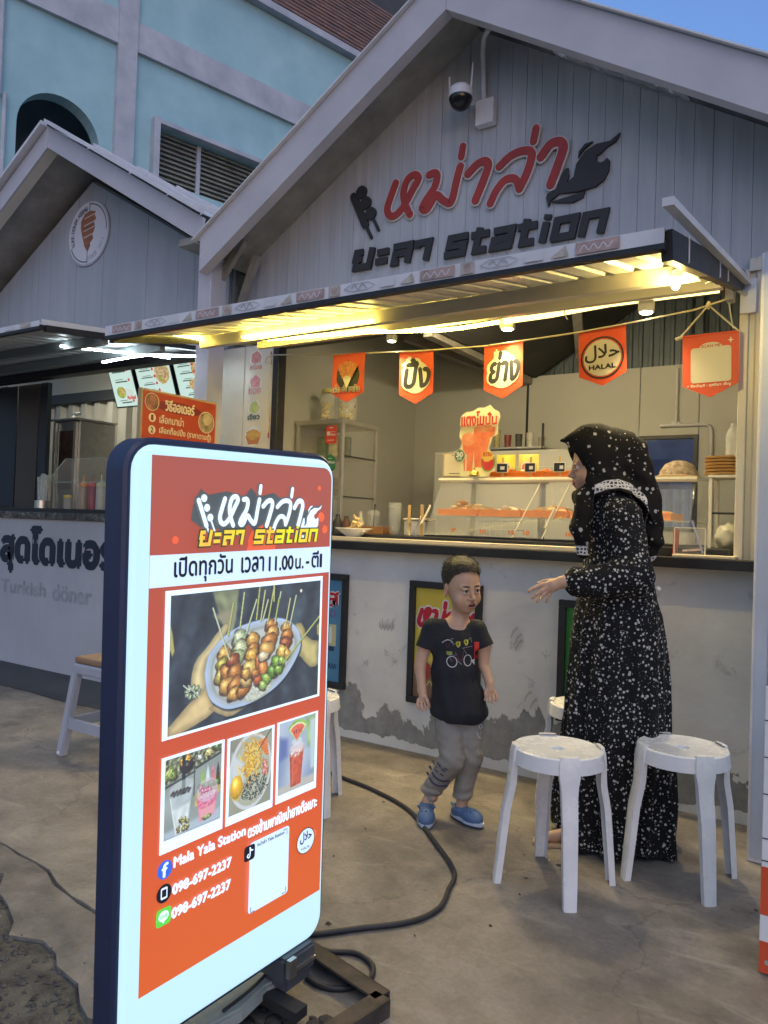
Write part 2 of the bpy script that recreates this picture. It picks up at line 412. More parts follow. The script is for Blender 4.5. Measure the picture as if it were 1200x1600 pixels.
m_alu = mat('aluminium', (.6, .59, .55), .4, metal=.85, bump=.05, bscale=90, var=.08, vscale=10)
def foil_mat():
    m, t, b, N, L = node_mat('foil_insulation')
    b.inputs['Metallic'].default_value = .9; b.inputs['Roughness'].default_value = .24
    o = N('ShaderNodeTexCoord').outputs['Object']; n = noise(N, L, o, 45, 4, .6)
    r = ramp(N, [(.3, (.13, .13, .135)), (.7, (.38, .38, .4))]); n0 = noise(N, L, o, 6, 5); L(n0.outputs[0], r.inputs[0]); L(r.outputs[0], b.inputs['Base Color'])
    bp = N('ShaderNodeBump'); bp.inputs['Strength'].default_value = 1; bp.inputs['Distance'].default_value = .012; L(n.outputs[0], bp.inputs['Height']); L(bp.outputs[0], b.inputs['Normal'])
    return m
m_foil = foil_mat()
m_soffit = mat('dark_soffit', (.27, .255, .225), .6, bump=.3, bscale=60, var=.3, vscale=5)
def wallpaint_mat():
    """old white wall paint, peeled to the render in a ragged band above the floor, with grey smudges"""
    m, t, b, N, L = node_mat('peeling_white_paint')
    o = N('ShaderNodeTexCoord').outputs['Object']
    sx = N('ShaderNodeSeparateXYZ'); L(o, sx.inputs[0])
    n1 = noise(N, L, o, 2.2, 9, .68, .5); n2 = noise(N, L, o, 14, 6, .7); n3 = noise(N, L, o, 1.1, 4)
    base = ramp(N, [(.3, (.62, .61, .57)), (.65, (.78, .77, .73))]); L(n3.outputs[0], base.inputs[0])
    st = ramp(N, [(.35, .72), (.6, 1)]); L(n1.outputs[0], st.inputs[0]); c = mix(N, L, .55, base.outputs[0], st.outputs[0], 'MULTIPLY')
    sc2 = noise(N, L, o, 5.5, 7, .75, 1.5); rs = ramp(N, [(.60, 0), (.70, .5)]); L(sc2.outputs[0], rs.inputs[0]); c = mix(N, L, rs.outputs[0], c, (.24, .235, .22))
    # height of the ragged edge varies along the wall
    hx = N('ShaderNodeMapping'); hx.inputs['Scale'].default_value = (1, 1, .55); L(o, hx.inputs[0])
    e = noise(N, L, hx.outputs[0], 3.4, 10, .62, .3)
    a = N('ShaderNodeMapRange'); a.inputs[1].default_value = -2.4; a.inputs[2].default_value = -.7; a.inputs[3].default_value = -.07; a.inputs[4].default_value = .20; L(sx.outputs[0], a.inputs[0])
    k = N('ShaderNodeMath'); k.operation = 'MULTIPLY_ADD'; k.inputs[1].default_value = 1.0; k.inputs[2].default_value = -.50; L(e.outputs[0], k.inputs[0])
    hh = N('ShaderNodeMath'); L(k.outputs[0], hh.inputs[0]); L(a.outputs[0], hh.inputs[1])
    lt_ = N('ShaderNodeMath'); lt_.operation = 'LESS_THAN'; L(sx.outputs[2], lt_.inputs[0]); L(hh.outputs[0], lt_.inputs[1])
    low = N('ShaderNodeMath'); low.operation = 'GREATER_THAN'; low.inputs[1].default_value = .045; 
    e4 = noise(N, L, o, 9, 5); k4 = N('ShaderNodeMath'); k4.operation = 'MULTIPLY_ADD'; k4.inputs[1].default_value = -.09; L(e4.outputs[0], k4.inputs[0]); L(sx.outputs[2], k4.inputs[2])
    low.inputs[1].default_value = .0; L(k4.outputs[0], low.inputs[0])
    mk = N('ShaderNodeMath'); mk.operation = 'MULTIPLY'; L(lt_.outputs[0], mk.inputs[0]); L(low.outputs[0], mk.inputs[1])
    bare = ramp(N, [(.3, (.19, .19, .18)), (.7, (.33, .325, .30))]); L(n2.outputs[0], bare.inputs[0])
    c = mix(N, L, mk.outputs[0], c, bare.outputs[0]); L(c, b.inputs['Base Color']); b.inputs['Roughness'].default_value = .6
    bp = N('ShaderNodeBump'); bp.inputs['Strength'].default_value = .6; bp.inputs['Distance'].default_value = .004
    s = N('ShaderNodeMath'); s.operation = 'MULTIPLY_ADD'; s.inputs[1].default_value = -1.2; L(mk.outputs[0], s.inputs[0]); L(n2.outputs[0], s.inputs[2]); L(s.outputs[0], bp.inputs['Height']); L(bp.outputs[0], b.inputs['Normal'])
    return m
m_wallp = wallpaint_mat()

def corrugated(x0, x1, pitch, depth, z0, z1, y, th=.003, prof=(.25, .35, .65, .75)):
    """vertical trapezoid-ribbed sheet standing in the x-z plane at depth y"""
    xs = []; x = x0
    pts = []
    while x < x1-1e-6:
        for f, d in ((0, 0), (prof[0], 0), (prof[1], depth), (prof[2], depth), (prof[3], 0)):
            if x+f*pitch <= x1: pts.append((x+f*pitch, y-d))
        x += pitch
    pts.append((x1, y))
    mb = MB(); n = len(pts)
    V = [(px, py, z0) for px, py in pts]+[(px, py, z1) for px, py in pts]+[(px, py+th, z0) for px, py in pts]+[(px, py+th, z1) for px, py in pts]
    F = []
    for i in range(n-1): F += [(i, i+1, n+i+1, n+i), (2*n+i+1, 2*n+i, 3*n+i, 3*n+i+1), (i, 2*n+i, 2*n+i+1, i+1), (n+i, n+i+1, 3*n+i+1, 3*n+i)]
    mb.add(V, F); return mb

# ================================================================== the food stall
stall = thing('food_stall', 'grey gabled food stall with warm-lit open counter and ribbed flap awning', 'food stall', (-1.9, 0, 0))
SI = inv_of(stall)
def sp(mb, name, m, parent=stall, **k): return mb.build(name, m, parent, xf=SI, **k)
GA = (-1.806, 3.77); GS = .625
def ztop(x): return GA[1]-GS*abs(x-GA[0])
sp(MB().prism([(-3.38, 2.28), (-.1, 2.28), (-.1, ztop(-.1)), (GA[0], GA[1]), (-3.38, ztop(-3.38))], (0, .022, 0), (1,0,0), (0,0,1), (0,.03,0)), 'gable_backing', m_panel_back)
x = -3.38
while x < -.11:
    w = .0784; x1 = x+w
    pl = [(x, 2.28), (x1, 2.28), (x1, ztop(x1)-.004)]
    if x < GA[0] < x1: pl.append((GA[0], GA[1]-.004))
    pl.append((x, ztop(x)-.004)); mb = MB()
    dy = rnd.uniform(-.0015, .0015)
    mb.prism(pl, (0, dy, 0), (1,0,0), (0,0,1), (0,.019,0)); sp(mb, 'wall_panel', m_panel); x += .08
# front fascia boards, mitred at the ridge
for sgn, xe in ((-1, -3.42), (1, .15)):
    zb = lambda x_: 3.655-.628*abs(x_-GA[0]); H_ = .212
    mb = MB(); mb.prism([(GA[0]+sgn*.0015, zb(GA[0])), (xe, zb(xe)), (xe, zb(xe)+H_), (GA[0]+sgn*.0015, zb(GA[0])+H_)], (0, -.375, 0), (1,0,0), (0,0,1), (0,.012,0))
    # folded lip under the board
    mb.prism([(GA[0]+sgn*.0015, zb(GA[0])-.001), (xe, zb(xe)-.001), (xe, zb(xe)+.004), (GA[0]+sgn*.0015, zb(GA[0])+.004)], (0, -.363, 0), (1,0,0), (0,0,1), (0,.055,0))
    sp(mb, 'fascia_board', m_fascia)
    mb = MB(); z2 = lambda x_: zb(x_)+.105
    mb.prism([(GA[0]+sgn*.001, z2(GA[0])), (xe, z2(xe)), (xe, z2(xe)+.012), (GA[0]+sgn*.001, z2(GA[0])+.012)], (0, -.362, 0), (1,0,0), (0,0,1), (0,3.2,0))
    sp(mb, 'soffit_sheet', m_soffit if sgn < 0 else m_foil)
    # roof sheet with ribs
    mb = MB(); dx = (xe-GA[0]); n = 26
    mb.prism([(GA[0]+sgn*.001, zb(GA[0])+H_+.004), (xe+sgn*.05, zb(xe+sgn*.05)+H_+.004), (xe+sgn*.05, zb(xe+sgn*.05)+H_+.012), (GA[0]+sgn*.001, zb(GA[0])+H_+.012)], (0, -.40, 0), (1,0,0), (0,0,1), (0,3.3,0))
    sp(mb, 'roof_sheet', m_white)
# crumpled foil where the insulation hangs loose under the right soffit
mb = MB(); nx, ny = 44, 12; rf = random.Random(5)
for i in range(nx+1):
    for j in range(ny+1):
        x_ = -1.38+.62*i/nx; mb.v.append((x_+rf.uniform(-.004,.004), -.34+.33*j/ny, 3.655-.628*abs(x_-GA[0])+.098+rf.uniform(-.011,.005)*(0 < j < ny)))
mb.f = [(i*(ny+1)+j, (i+1)*(ny+1)+j, (i+1)*(ny+1)+j+1, i*(ny+1)+j+1) for i in range(nx) for j in range(ny)]; mb.mi = [0]*len(mb.f)
sp(mb, 'foil_patch', mat('bright_foil', (.78, .80, .80), .18, metal=1, bump=.5, bscale=120))
# corner post between the two stalls
mb = MB(); mb.bbox(-3.505, -3.395, -.30, -.17, -.0, 2.83, .006); sp(mb, 'post', m_fascia)
mb = MB(); mb.box(-3.62, -3.38, -.36, -.10, 2.83, 2.87); mb.bar((-3.44, -.2, 2.62), (-3.24, -.2, 2.86), .03, .05); mb.bar((-3.36, -.08, 2.5), (-3.24, -.08, 2.8), .03, .05); sp(mb, 'post_bracket', m_soffit)
# cladding strip left of the opening
for (a_, b_) in ((-3.70, -3.585), (-3.58, -3.385), (-3.38, -3.135)):
    mb = MB(); mb.box(a_, b_, .0, .02, 0, 2.275); sp(mb, 'cladding_sheet', m_cream)
mb = MB(); mb.bbox(-3.132, -3.085, -.022, .05, 1.06, 2.275, .004); sp(mb, 'opening_frame', m_black)
# lintel above the opening
mb = MB(); mb.box(-3.085, -.53, .0, .06, 2.245, 2.28); sp(mb, 'lintel', m_black)
# right jamb: ribbed cream sheet with folded inner edge
sp(corrugated(-.50, .32, .082, .008, 1.06, 2.36, -.012), 'jamb_sheet', m_cream)
mb = MB(); mb.bbox(-.535, -.50, -.03, .10, 1.06, 2.31, .004); mb.box(-.50, .32, -.035, -.02, 2.30, 2.345); sp(mb, 'jamb_frame', m_cream)
# counter: painted wall, black slab, pale edge strips
cw = MB(); cw.box(-3.3, -.405, 0, .12, -.0, 1.05)
sp(cw, 'counter_wall', m_wallp)
mb = MB(); mb.bbox(-3.25, -.42, -.12, .62, 1.05, 1.095, .004); sp(mb, 'counter_slab', mat('black_counter', (.018, .018, .02), .35, bump=.1, bscale=30, var=.4, vscale=5, spec=.5))
mb = MB(); mb.bbox(-3.2, -1.19, -.085, -.03, 1.0955, 1.118, .003); mb.bbox(-.765, -.515, -.10, -.03, 1.0955, 1.108, .003); sp(mb, 'counter_edge_strip', mat('pale_wood', (.68, .58, .40), .45, bump=.1, bscale=60, var=.12, vscale=12, aniso=(.4, 6, 6)))
mb = MB(); mb.bbox(-3.2, -.56, .0, .62, 1.0955, 1.135, .004); sp(mb, 'counter_shelf', m_black)
# room behind the counter
mb = MB(); mb.box(-3.36, -3.30, .05, 2.05, 0, 2.9); sp(mb, 'side_wall', m_inner)
mb = MB(); mb.box(-.46, -.42, .125, 2.05, 0, 2.7); sp(mb, 'side_wall', m_inner)
# back wall in three boards round a window opening (x -1.44..-1.09, z 1.24..1.86)
for (a_, b_, c_, d_) in ((-3.30, -2.316, 0, 2.9), (-2.300, -1.47, 0, 2.36), (-1.07, -.46, 0, 2.36), (-1.465, -1.075, 0, 1.22), (-1.465, -1.075, 1.875, 2.36)):
    mb = MB(); mb.bbox(a_, b_, 1.95, 1.975, c_, d_, .002); sp(mb, 'back_wall_board', m_inner)
mb = MB(); mb.box(-2.316, -2.300, 1.945, 1.975, 0, 2.42); sp(mb, 'wall_joint', m_black)
sp(corrugated(-2.6, -.3, .072, .012, 2.33, 3.3, 2.0), 'upper_back_sheet', m_corr)
mb = MB(); mb.tube([(-1.14, 1.94, 2.33), (-1.14, 1.94, 3.0)], .012, 8); mb.box(-1.11, -1.06, 1.94, 1.98, 2.30, 3.1); sp(mb, 'cable_pipe', m_corr)
# sagging dark ceiling with its valley
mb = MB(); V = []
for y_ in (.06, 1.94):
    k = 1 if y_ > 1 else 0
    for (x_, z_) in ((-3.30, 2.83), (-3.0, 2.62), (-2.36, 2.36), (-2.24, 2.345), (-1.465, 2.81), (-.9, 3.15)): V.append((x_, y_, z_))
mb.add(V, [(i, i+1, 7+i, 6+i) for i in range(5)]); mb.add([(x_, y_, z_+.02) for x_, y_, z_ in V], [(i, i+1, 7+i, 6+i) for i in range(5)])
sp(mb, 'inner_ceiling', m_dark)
for (a_, b_) in (((-2.3, .4, 2.36), (-2.3, 1.93, 2.34)), ((-2.95, 1.2, 2.58), (-2.33, 1.93, 2.33)), ((-1.9, 1.93, 2.5), (-1.5, .6, 2.78))):
    mb = MB(); mb.bar(a_, b_, .06, .09); sp(mb, 'rafter', m_soffit)
# window in the back wall: dark frame, view out to a blue fence
mb = MB()
for (a_, b_, c_, d_) in ((-1.465, -1.44, 1.22, 1.875), (-1.10, -1.075, 1.22, 1.875), (-1.44, -1.10, 1.22, 1.245), (-1.44, -1.10, 1.85, 1.875)): mb.box(a_, b_, 1.935, 1.985, c_, d_)
wf = sp(mb, 'window', m_black)
mb = MB(); mb.box(-1.44, -1.10, 1.962, 1.966, 1.245, 1.85); sp(mb, 'pane', mat('window_glass', (.7, .8, .85), .05, trans=1, alpha=.12), wf)
# white conduit that rings the window and climbs the wall, with a small clamp lamp
mb = MB(); mb.tube([(-1.32, 1.93, 1.94), (-1.03, 1.93, 1.94), (-1.005, 1.93, 1.93), (-.99, 1.93, 1.90), (-.985, 1.93, 1.2)], .011, 8); mb.tube([(-1.215, 1.93, 1.945), (-1.215, 1.93, 2.33)], .009, 8); mb.box(-1.245, -1.185, 1.925, 1.95, 1.93, 1.965)
sp(mb, 'conduit', m_white, smooth=True)
bf = thing('blue_fence', 'blue painted ribbed metal fence seen through the stall back window', 'fence', (-1.9, 4.6, 0))
corrugated(-3.4, -1.2, .09, .014, 0, 1.66, 4.6).build('ribbed_sheet', mat('blue_fence_paint', (.20, .30, .40), .5, var=.2, vscale=5), bf, xf=inv_of(bf))
mb = MB(); mb.box(-3.4, -1.2, 4.62, 4.66, 1.2, 1.26); mb.bar((-2.6, 4.63, 0), (-2.6, 4.63, 1.9), .05); mb.build('rail', m_black, bf, xf=inv_of(bf))
bh = thing('back_shed', 'dim blue plastered shed beyond the stall back window', 'shed', (-2.5, 7.0, 0))
mb = MB(); mb.box(-5.5, -1, 7.0, 7.2, 0, 3.4); mb.build('wall', mat('shed_blue', (.09, .12, .17), .7, var=.3, vscale=3), bh, xf=inv_of(bh))
mb = MB(); mb.box(-3.0, -2.4, 6.97, 6.998, 0, 2.2); mb.build('door', mat('shed_door', (.04, .055, .09), .6), bh, xf=inv_of(bh))

# ------------------------------------------------ awning
AX0, AX1, AYF, AYB = -2.95, -.53, -1.33, -.03
def az(y): return 2.262+.205*y           # top plane of the frame
aw = MB(); aw.box(AX0, AX1, AYF, AYF+.03, az(AYF)-.0, az(AYF)+.0)
awn = MB(); awn.bar((AX0, AYF, az(AYF)), (AX1, AYF, az(AYF)), .03, .028); awn = sp(awn, 'awning', m_black)
for x_ in (AX0, AX1):
    mb = MB(); mb.bar((x_, AYF+.016, az(AYF)+.004), (x_, AYB, az(AYB)+.004), .032, .085 if x_ == AX1 else .05); sp(mb, 'side_channel', m_black, awn)
mb = MB(); mb.bar((AX0, AYB, az(AYB)), (AX1, AYB, az(AYB)), .03, .05); sp(mb, 'hinge_rail', m_black, awn)
# white ribbed underside sheet, ribs running front to back
m_awn = mat('awning_sheet', (.66, .64, .58), .35, bump=.06, bscale=30, var=.08, vscale=5)
mb = MB(); pts = []; x = AX0+.02; P_ = .10
while x < AX1-.02:
    for f, d in ((0, 0), (.62, 0), (.70, .020), (.92, .020)):
        if x+f*P_ < AX1-.02: pts.append((x+f*P_, d))
    x += P_
n = len(pts)
for y_ in (AYF+.02, AYB): mb.v += [(p, y_, az(y_)+.012+d) for p, d in pts]
mb.f += [(i, i+1, n+i+1, n+i) for i in range(n-1)]; mb.mi += [0]*(n-1)
o_ = len(mb.v)
for y_ in (AYF+.02, AYB): mb.v += [(p, y_, az(y_)+.015+d) for p, d in pts]
mb.f += [(o_+i, o_+i+1, o_+n+i+1, o_+n+i) for i in range(n-1)]; mb.mi += [0]*(n-1)
sp(mb, 'ribbed_sheet', m_awn, awn)
for y_ in (-.78, -.36):
    mb = MB(); mb.bar((AX0+.017, y_, az(y_)-.02), (AX1-.017, y_, az(y_)-.02), .035, .055); sp(mb, 'cross_beam', m_cream, awn)
# front flashing with faded brand stickers
fl = MB(); fl.box(AX0, AX1, AYF-.016, AYF-.013, az(AYF)+.002, az(AYF)+.045); fl.box(AX0, AX1, AYF-.013, AYF+.06, az(AYF)+.042, az(AYF)+.045); sp(fl, 'flashing', m_white, awn)
F_ = Flat((0, AYF-.0165, az(AYF)+.003), (1,0,0), (0,0,1), (0,-1,0))
mr_, my_, mw_ = mat('sticker_red', (.40, .29, .27), .6, var=.3, vscale=30), mat('sticker_tan', (.44, .40, .35), .6, var=.3, vscale=30), mat('sticker_white', (.6, .6, .62), .5)
mbk = mat('sticker_ink', (.36, .36, .38), .6)
x = AX0+.05; i = 0
while x < AX1-.2:
    k = i % 5
    if k == 0: F_.rect(x, .004, x+.13, .038, mr_); F_.stroke([(x+.012+.014*q_, .012+.016*(q_ % 2)) for q_ in range(8)], .003, mw_)
    elif k == 1: F_.rect(x, .002, x+.05, .04, my_); F_.disc(x+.025, .021, .014, mr_)
    elif k == 2: F_.stroke([(x, .02), (x+.03, .008), (x+.10, .008), (x+.13, .02), (x+.10, .034), (x+.03, .034), (x, .02)], .003, mbk, sm=False); F_.stroke([(x+.03, .02), (x+.045, .03), (x+.06, .012), (x+.075, .03), (x+.095, .014)], .004, mbk)
    elif k == 3: F_.rect(x, .006, x+.06, .036, mw_)
    else: F_.poly([(x, .005), (x+.06, .005), (x+.05, .038)], my_)
    x += (.15, .07, .15, .08, .08)[k]; i += 1
F_.build('stickers', awn, SI)['kind'] = 'stuff'
# conduit clips on the side channel, prop arm and wall cleat
for y_ in (-1.12, -.62, -.46):
    mb = MB(); z_ = az(y_); mb.tube([(AX1+.018, y_, z_+.05), (AX1+.019, y_, z_-.03), (AX1-.03, y_, z_-.045)], .003, 6); sp(mb, 'cable_clip', m_white, awn)
mb = MB(); mb.bar((-.505, -.04, 2.25), (-.50, -1.44, 2.065), .030, .022); mb.box(-.53, -.47, -.055, -.03, 2.12, 2.26); sp(mb, 'prop_arm', m_white, stall)
mb = MB(); mb.tube([(-.56, -.10, 2.19), (-.535, -.12, 2.21), (-.51, -.05, 2.2)], .012, 8); mb.box(-.575, -.545, -.14, -.08, 2.16, 2.22); sp(mb, 'hinge', m_steel, stall)
# blue-grey steel post and sheet right of the counter
sr = thing('steel_partition', 'tall pale blue-grey steel partition standing at the right end of the counter', 'partition', (-.2, -.4, 0))
corrugated(-.398, .35, .16, .012, .02, 2.25, -.388).build('ribbed_sheet', mat('partition_paint', (.42, .46, .52), .4, var=.08, vscale=3), sr, xf=inv_of(sr))
mb = MB(); mb.bbox(-.41, -.33, -.385, -.30, 0, 2.25, .006); mb.box(-.33, .35, -.38, -.34, .0, .05); mb.build('frame', m_white, sr, xf=inv_of(sr))

# ================================================================== the neighbouring kebab stall
neigh = thing('kebab_stall', 'grey gabled kebab stall with round wall emblem left of the lit stall', 'food stall', (-5.1, 0, 0))
NI = inv_of(neigh)
def np_(mb, name, m, parent=neigh, **k): return mb.build(name, m, parent, xf=NI, **k)
NA = -5.0
def nz(x): return 3.80-.575*abs(x-NA)
np_(MB().prism([(-6.75, 2.28), (-3.52, 2.28), (-3.52, nz(-3.52)-.12), (NA, 3.69), (-6.75, nz(-6.75)-.12)], (0, .024, 0), (1,0,0), (0,0,1), (0,.03,0)), 'gable_backing', m_panel_back)
x = -6.75
m_npanel = mat('neighbour_cladding', (.30, .32, .35), .5, bump=.12, bscale=25, vscale=1.3, var2=(.40, .42, .45), aniso=(3, 3, .5))
i = 0
while x < -3.55:
    w = .0784 if x < -5.2 else .1590
    x1 = min(x+w, -3.53); pl = [(x, 2.28), (x1, 2.28), (x1, nz(x1)-.13)]
    if x < NA < x1: pl.append((NA, 3.67))
    pl.append((x, nz(x)-.13)); mb = MB(); mb.prism(pl, (0, rnd.uniform(-.001, .001), 0), (1,0,0), (0,0,1), (0,.02,0)); np_(mb, 'wall_panel', m_npanel)
    x += .08 if x < -5.2 else .1605
for sgn, xe in ((-1, -6.9), (1, -3.40)):
    zb = lambda x_: 3.768-.598*abs(x_-NA); H_ = .15
    mb = MB(); mb.prism([(NA+sgn*.0015, zb(NA)), (xe, zb(xe)), (xe, zb(xe)+H_), (NA+sgn*.0015, zb(NA)+H_)], (0, -.372, 0), (1,0,0), (0,0,1), (0,.014,0))
    np_(mb, 'fascia_board', m_fascia)
    mb = MB(); mb.prism([(NA+sgn*.0015, zb(NA)-.001), (xe, zb(xe)-.001), (xe, zb(xe)+.006), (NA+sgn*.0015, zb(NA)+.006)], (0, -.357, 0), (1,0,0), (0,0,1), (0,.075,0))
    np_(mb, 'fascia_lip', m_cream)
    mb = MB(); mb.prism([(NA+sgn*.001, zb(NA)+.03), (xe, zb(xe)+.03), (xe, zb(xe)+.04), (NA+sgn*.001, zb(NA)+.04)], (0, -.28, 0), (1,0,0), (0,0,1), (0,3.1,0)); np_(mb, 'soffit_sheet', m_soffit)
    # ribbed roof sheet lying on the rafters, its end lapping the fascia
    for q in range(9):
        y0 = -.42+q*.4; mb = MB(); dz = .004*(q % 2)
        mb.prism([(NA+sgn*.02, zb(NA)+H_+.004+dz), (xe, zb(xe)+H_+.02+dz), (xe, zb(xe)+H_+.026+dz), (NA+sgn*.02, zb(NA)+H_+.010+dz)], (0, y0, 0), (1,0,0), (0,0,1), (0,.385,0))
        mb.prism([(NA+sgn*.02, zb(NA)+H_+.010+dz), (xe, zb(xe)+H_+.026+dz), (xe, zb(xe)+H_+.046+dz), (NA+sgn*.02, zb(NA)+H_+.030+dz)], (0, y0+.0, 0), (1,0,0), (0,0,1), (0,.05,0))
        np_(mb, 'roof_sheet', m_white)
mb = MB(); mb.bbox(-6.9, -3.72, 0, .14, 0, 1.147, .003); np_(mb, 'counter_wall', mat('neighbour_white_paint', (.46, .47, .49), .55, bump=.15, bscale=20, var=.12, vscale=1.4))
def marble():
    m, t, b, N, L = node_mat('dark_marble'); o = N('ShaderNodeTexCoord').outputs['Object']
    n = noise(N, L, o, 9, 8, .7, 2.2); r = ramp(N, [(.38, (.015, .018, .02)), (.55, (.09, .10, .10)), (.68, (.3, .32, .31))]); L(n.outputs[0], r.inputs[0]); L(r.outputs[0], b.inputs['Base Color']); b.inputs['Roughness'].default_value = .22
    return m
mb = MB(); mb.bbox(-6.9, -3.72, -.03, .5, 1.148, 1.20, .004); np_(mb, 'counter_slab', marble())
mb = MB(); mb.box(-6.9, -3.8, .0, .5, 1.2005, 1.232); np_(mb, 'counter_rail', m_black)
mb = MB(); mb.box(-6.9, -3.72, -.01, .05, 2.235, 2.28); np_(mb, 'lintel', m_black)
np_(corrugated(-8.6, -4.55, .20, .05, .9, 2.27, 1.10, prof=(.3, .42, .78, .9)), 'back_sheet', mat('container_cream', (.38, .36, .31), .4, var=.1, vscale=3))
mb = MB(); mb.box(-8.6, -4.55, 1.0, 1.06, 2.27, 2.36); mb.box(-6.62, -6.5, .3, .36, 1.2, 2.3); np_(mb, 'top_rail', m_black)
mb = MB(); mb.box(-8.6, -3.8, 1.15, 1.2, 0, 3.0); np_(mb, 'back_wall', mat('neighbour_inner', (.5, .5, .46), .6, var=.1, vscale=2))
mb = MB(); mb.box(-8.6, -3.8, .1, 1.15, 2.9, 2.93); np_(mb, 'inner_ceiling', mat('neighbour_ceiling', (.25, .25, .24), .7))
for (a_, b_, m_) in ((-6.9, -6.02, mat('navy_panel', (.02, .025, .04), .5)), (-6.0, -5.72, mat('brown_panel', (.06, .05, .042), .5, var=.2, vscale=4)), (-5.70, -5.60, mat('navy_panel', (0,0,0)))):
    mb = MB(); mb.bbox(a_, b_, .10, .14, 1.235, 2.235, .003); np_(mb, 'door_panel', m_)
# its awning
NX1, NYF, NYB = -3.6, -1.24, -.06
def naz(y): return 2.27+.112*y
nw = MB(); nw.bar((-6.9, NYF, naz(NYF)), (NX1, NYF, naz(NYF)), .03, .022); nw = np_(nw, 'awning', m_black)
mb = MB(); mb.bar((NX1, NYF+.016, naz(NYF)-.004), (NX1, NYB, naz(NYB)-.004), .03, .03); np_(mb, 'side_channel', m_black, nw)
mb = MB(); mb.box(-6.9, NX1, NYF-.018, NYF-.015, naz(NYF)+.002, naz(NYF)+.03)
mb.bar((NX1+.012, NYF-.01, naz(NYF)+.022), (NX1+.012, NYB, naz(NYB)+.022), .01, .026); np_(mb, 'flashing', m_white, nw)
mb = MB(); pts = []; x = -6.85
while x < NX1-.03:
    for f, d in ((0, 0), (.62, 0), (.70, .018), (.92, .018)):
        if x+f*.1 < NX1-.02: pts.append((x+f*.1, d))
    x += .1
n = len(pts)
for lay in (.012, .015):
    o_ = len(mb.v)
    for y_ in (NYF+.02, NYB): mb.v += [(p, y_, naz(y_)+lay+d) for p, d in pts]
    mb.f += [(o_+i, o_+i+1, o_+n+i+1, o_+n+i) for i in range(n-1)]; mb.mi += [0]*(n-1)
np_(mb, 'ribbed_sheet', mat('neighbour_awning', (.45, .47, .47), .4, var=.1, vscale=5), nw)
for y_ in (-.85, -.45, -.1):
    mb = MB(); mb.bar((-6.9, y_, naz(y_)-.02), (NX1-.02, y_, naz(y_)-.02), .04, .05); np_(mb, 'cross_beam', mat('neighbour_beam', (.22, .25, .25), .45) if y_ < -.2 else m_black, nw)
F_ = Flat((0, NYF-.0185, naz(NYF)+.003), (1,0,0), (0,0,1), (0,-1,0)); x = -6.0
while x < NX1-.15: F_.rect(x, .003, x+.09, .026, rnd.choice([mr_, my_, mw_])); x += .14
F_.build('stickers', nw, NI)['kind'] = 'stuff'

# ================================================================== blue building behind
BP = Vector((-10.004, 4.161, 0)); BD = Vector((.2554, .9668, 0)); BN = Vector((.9668, -.2554, 0))
bld = thing('blue_building', 'tall pale blue building with white bands, arch and louvred window behind the stalls', 'building', BP, 0)
BI = inv_of(bld)
m_blue = mat('pale_blue_plaster', (.28, .48, .53), .75, bump=.15, bscale=8, vscale=1.4, var2=(.40, .61, .65))
m_band = mat('weathered_white_plaster', (.36, .38, .44), .75, bump=.15, bscale=8, vscale=2.4, var2=(.54, .56, .61))
def bp_(mb, name, m, parent=bld, **k): return mb.build(name, m, parent, xf=BI, **k)
def bbox_(s0, s1, z0, z1, d0, d1):
    mb = MB(); mb.prism([(s0, z0), (s1, z0), (s1, z1), (s0, z1)], BP+BN*d0, BD, (0,0,1), BN*(d1-d0)); return mb
# wall with arch opening and window opening: pieces butted together
arch = [(-1.66+.0, 5.4), (-1.66, 6.75)]+[(-1.07-.59*math.cos(R(a)), 6.75+.59*math.sin(R(a))) for a in range(10, 180, 10)]+[(-.48, 6.75), (-.48, 5.4)]
left = [(-1.66, 5.4)]+arch[1:11]+[(-1.07, 10.24), (-5.5, 10.24), (-5.5, 0), (-1.66, 0)]
right = [(-.48, 0), (-.28, 0), (-.28, 10.24), (-1.07, 10.24)]+arch[10:][0:]
for pl in (left, right): bp_(MB().prism(pl, BP, BD, (0,0,1), BN*-.25), 'wall', m_blue)
bp_(bbox_(-1.66, -.48, 0, 5.4, -.25, 0), 'wall', m_blue)
bp_(bbox_(-3.5, 2.5, 4.0, 9.9, -2.2, -1.4), 'arch_recess', mat('arch_dark', (.12, .13, .13), .8, var=.3, vscale=2))
for (a_, b_, c_, d_) in ((-.28, .43, 0, 10.24), (.43, 2.6, 0, 6.6), (.43, 2.6, 7.46, 10.24), (2.6, 12, 0, 10.24)): bp_(bbox_(a_, b_, c_, d_, -.25, 0), 'wall', m_blue)
bp_(bbox_(-.28, 0.02, 0, 10.2, .001, .10), 'pilaster', m_band)
bp_(bbox_(.021, 12, 8.46, 8.92, .001, .07), 'band', m_band); bp_(bbox_(-5.5, -.281, 8.46, 8.97, .001, .07), 'band', m_band)
bp_(bbox_(-5.5, 12, 10.245, 10.37, -.3, .16), 'eave_band', m_band)
mb = MB(); mb.tube([BP+BD*-1.84+BN*.06+Vector((0,0,5)), BP+BD*-1.84+BN*.06+Vector((0,0,7.05))], .03); mb.tube([BP+BD*-1.92+BN*.06+Vector((0,0,7)), BP+BD*-1.92+BN*.06+Vector((0,0,10))], .035); bp_(mb, 'drain_pipe', m_band, smooth=True)
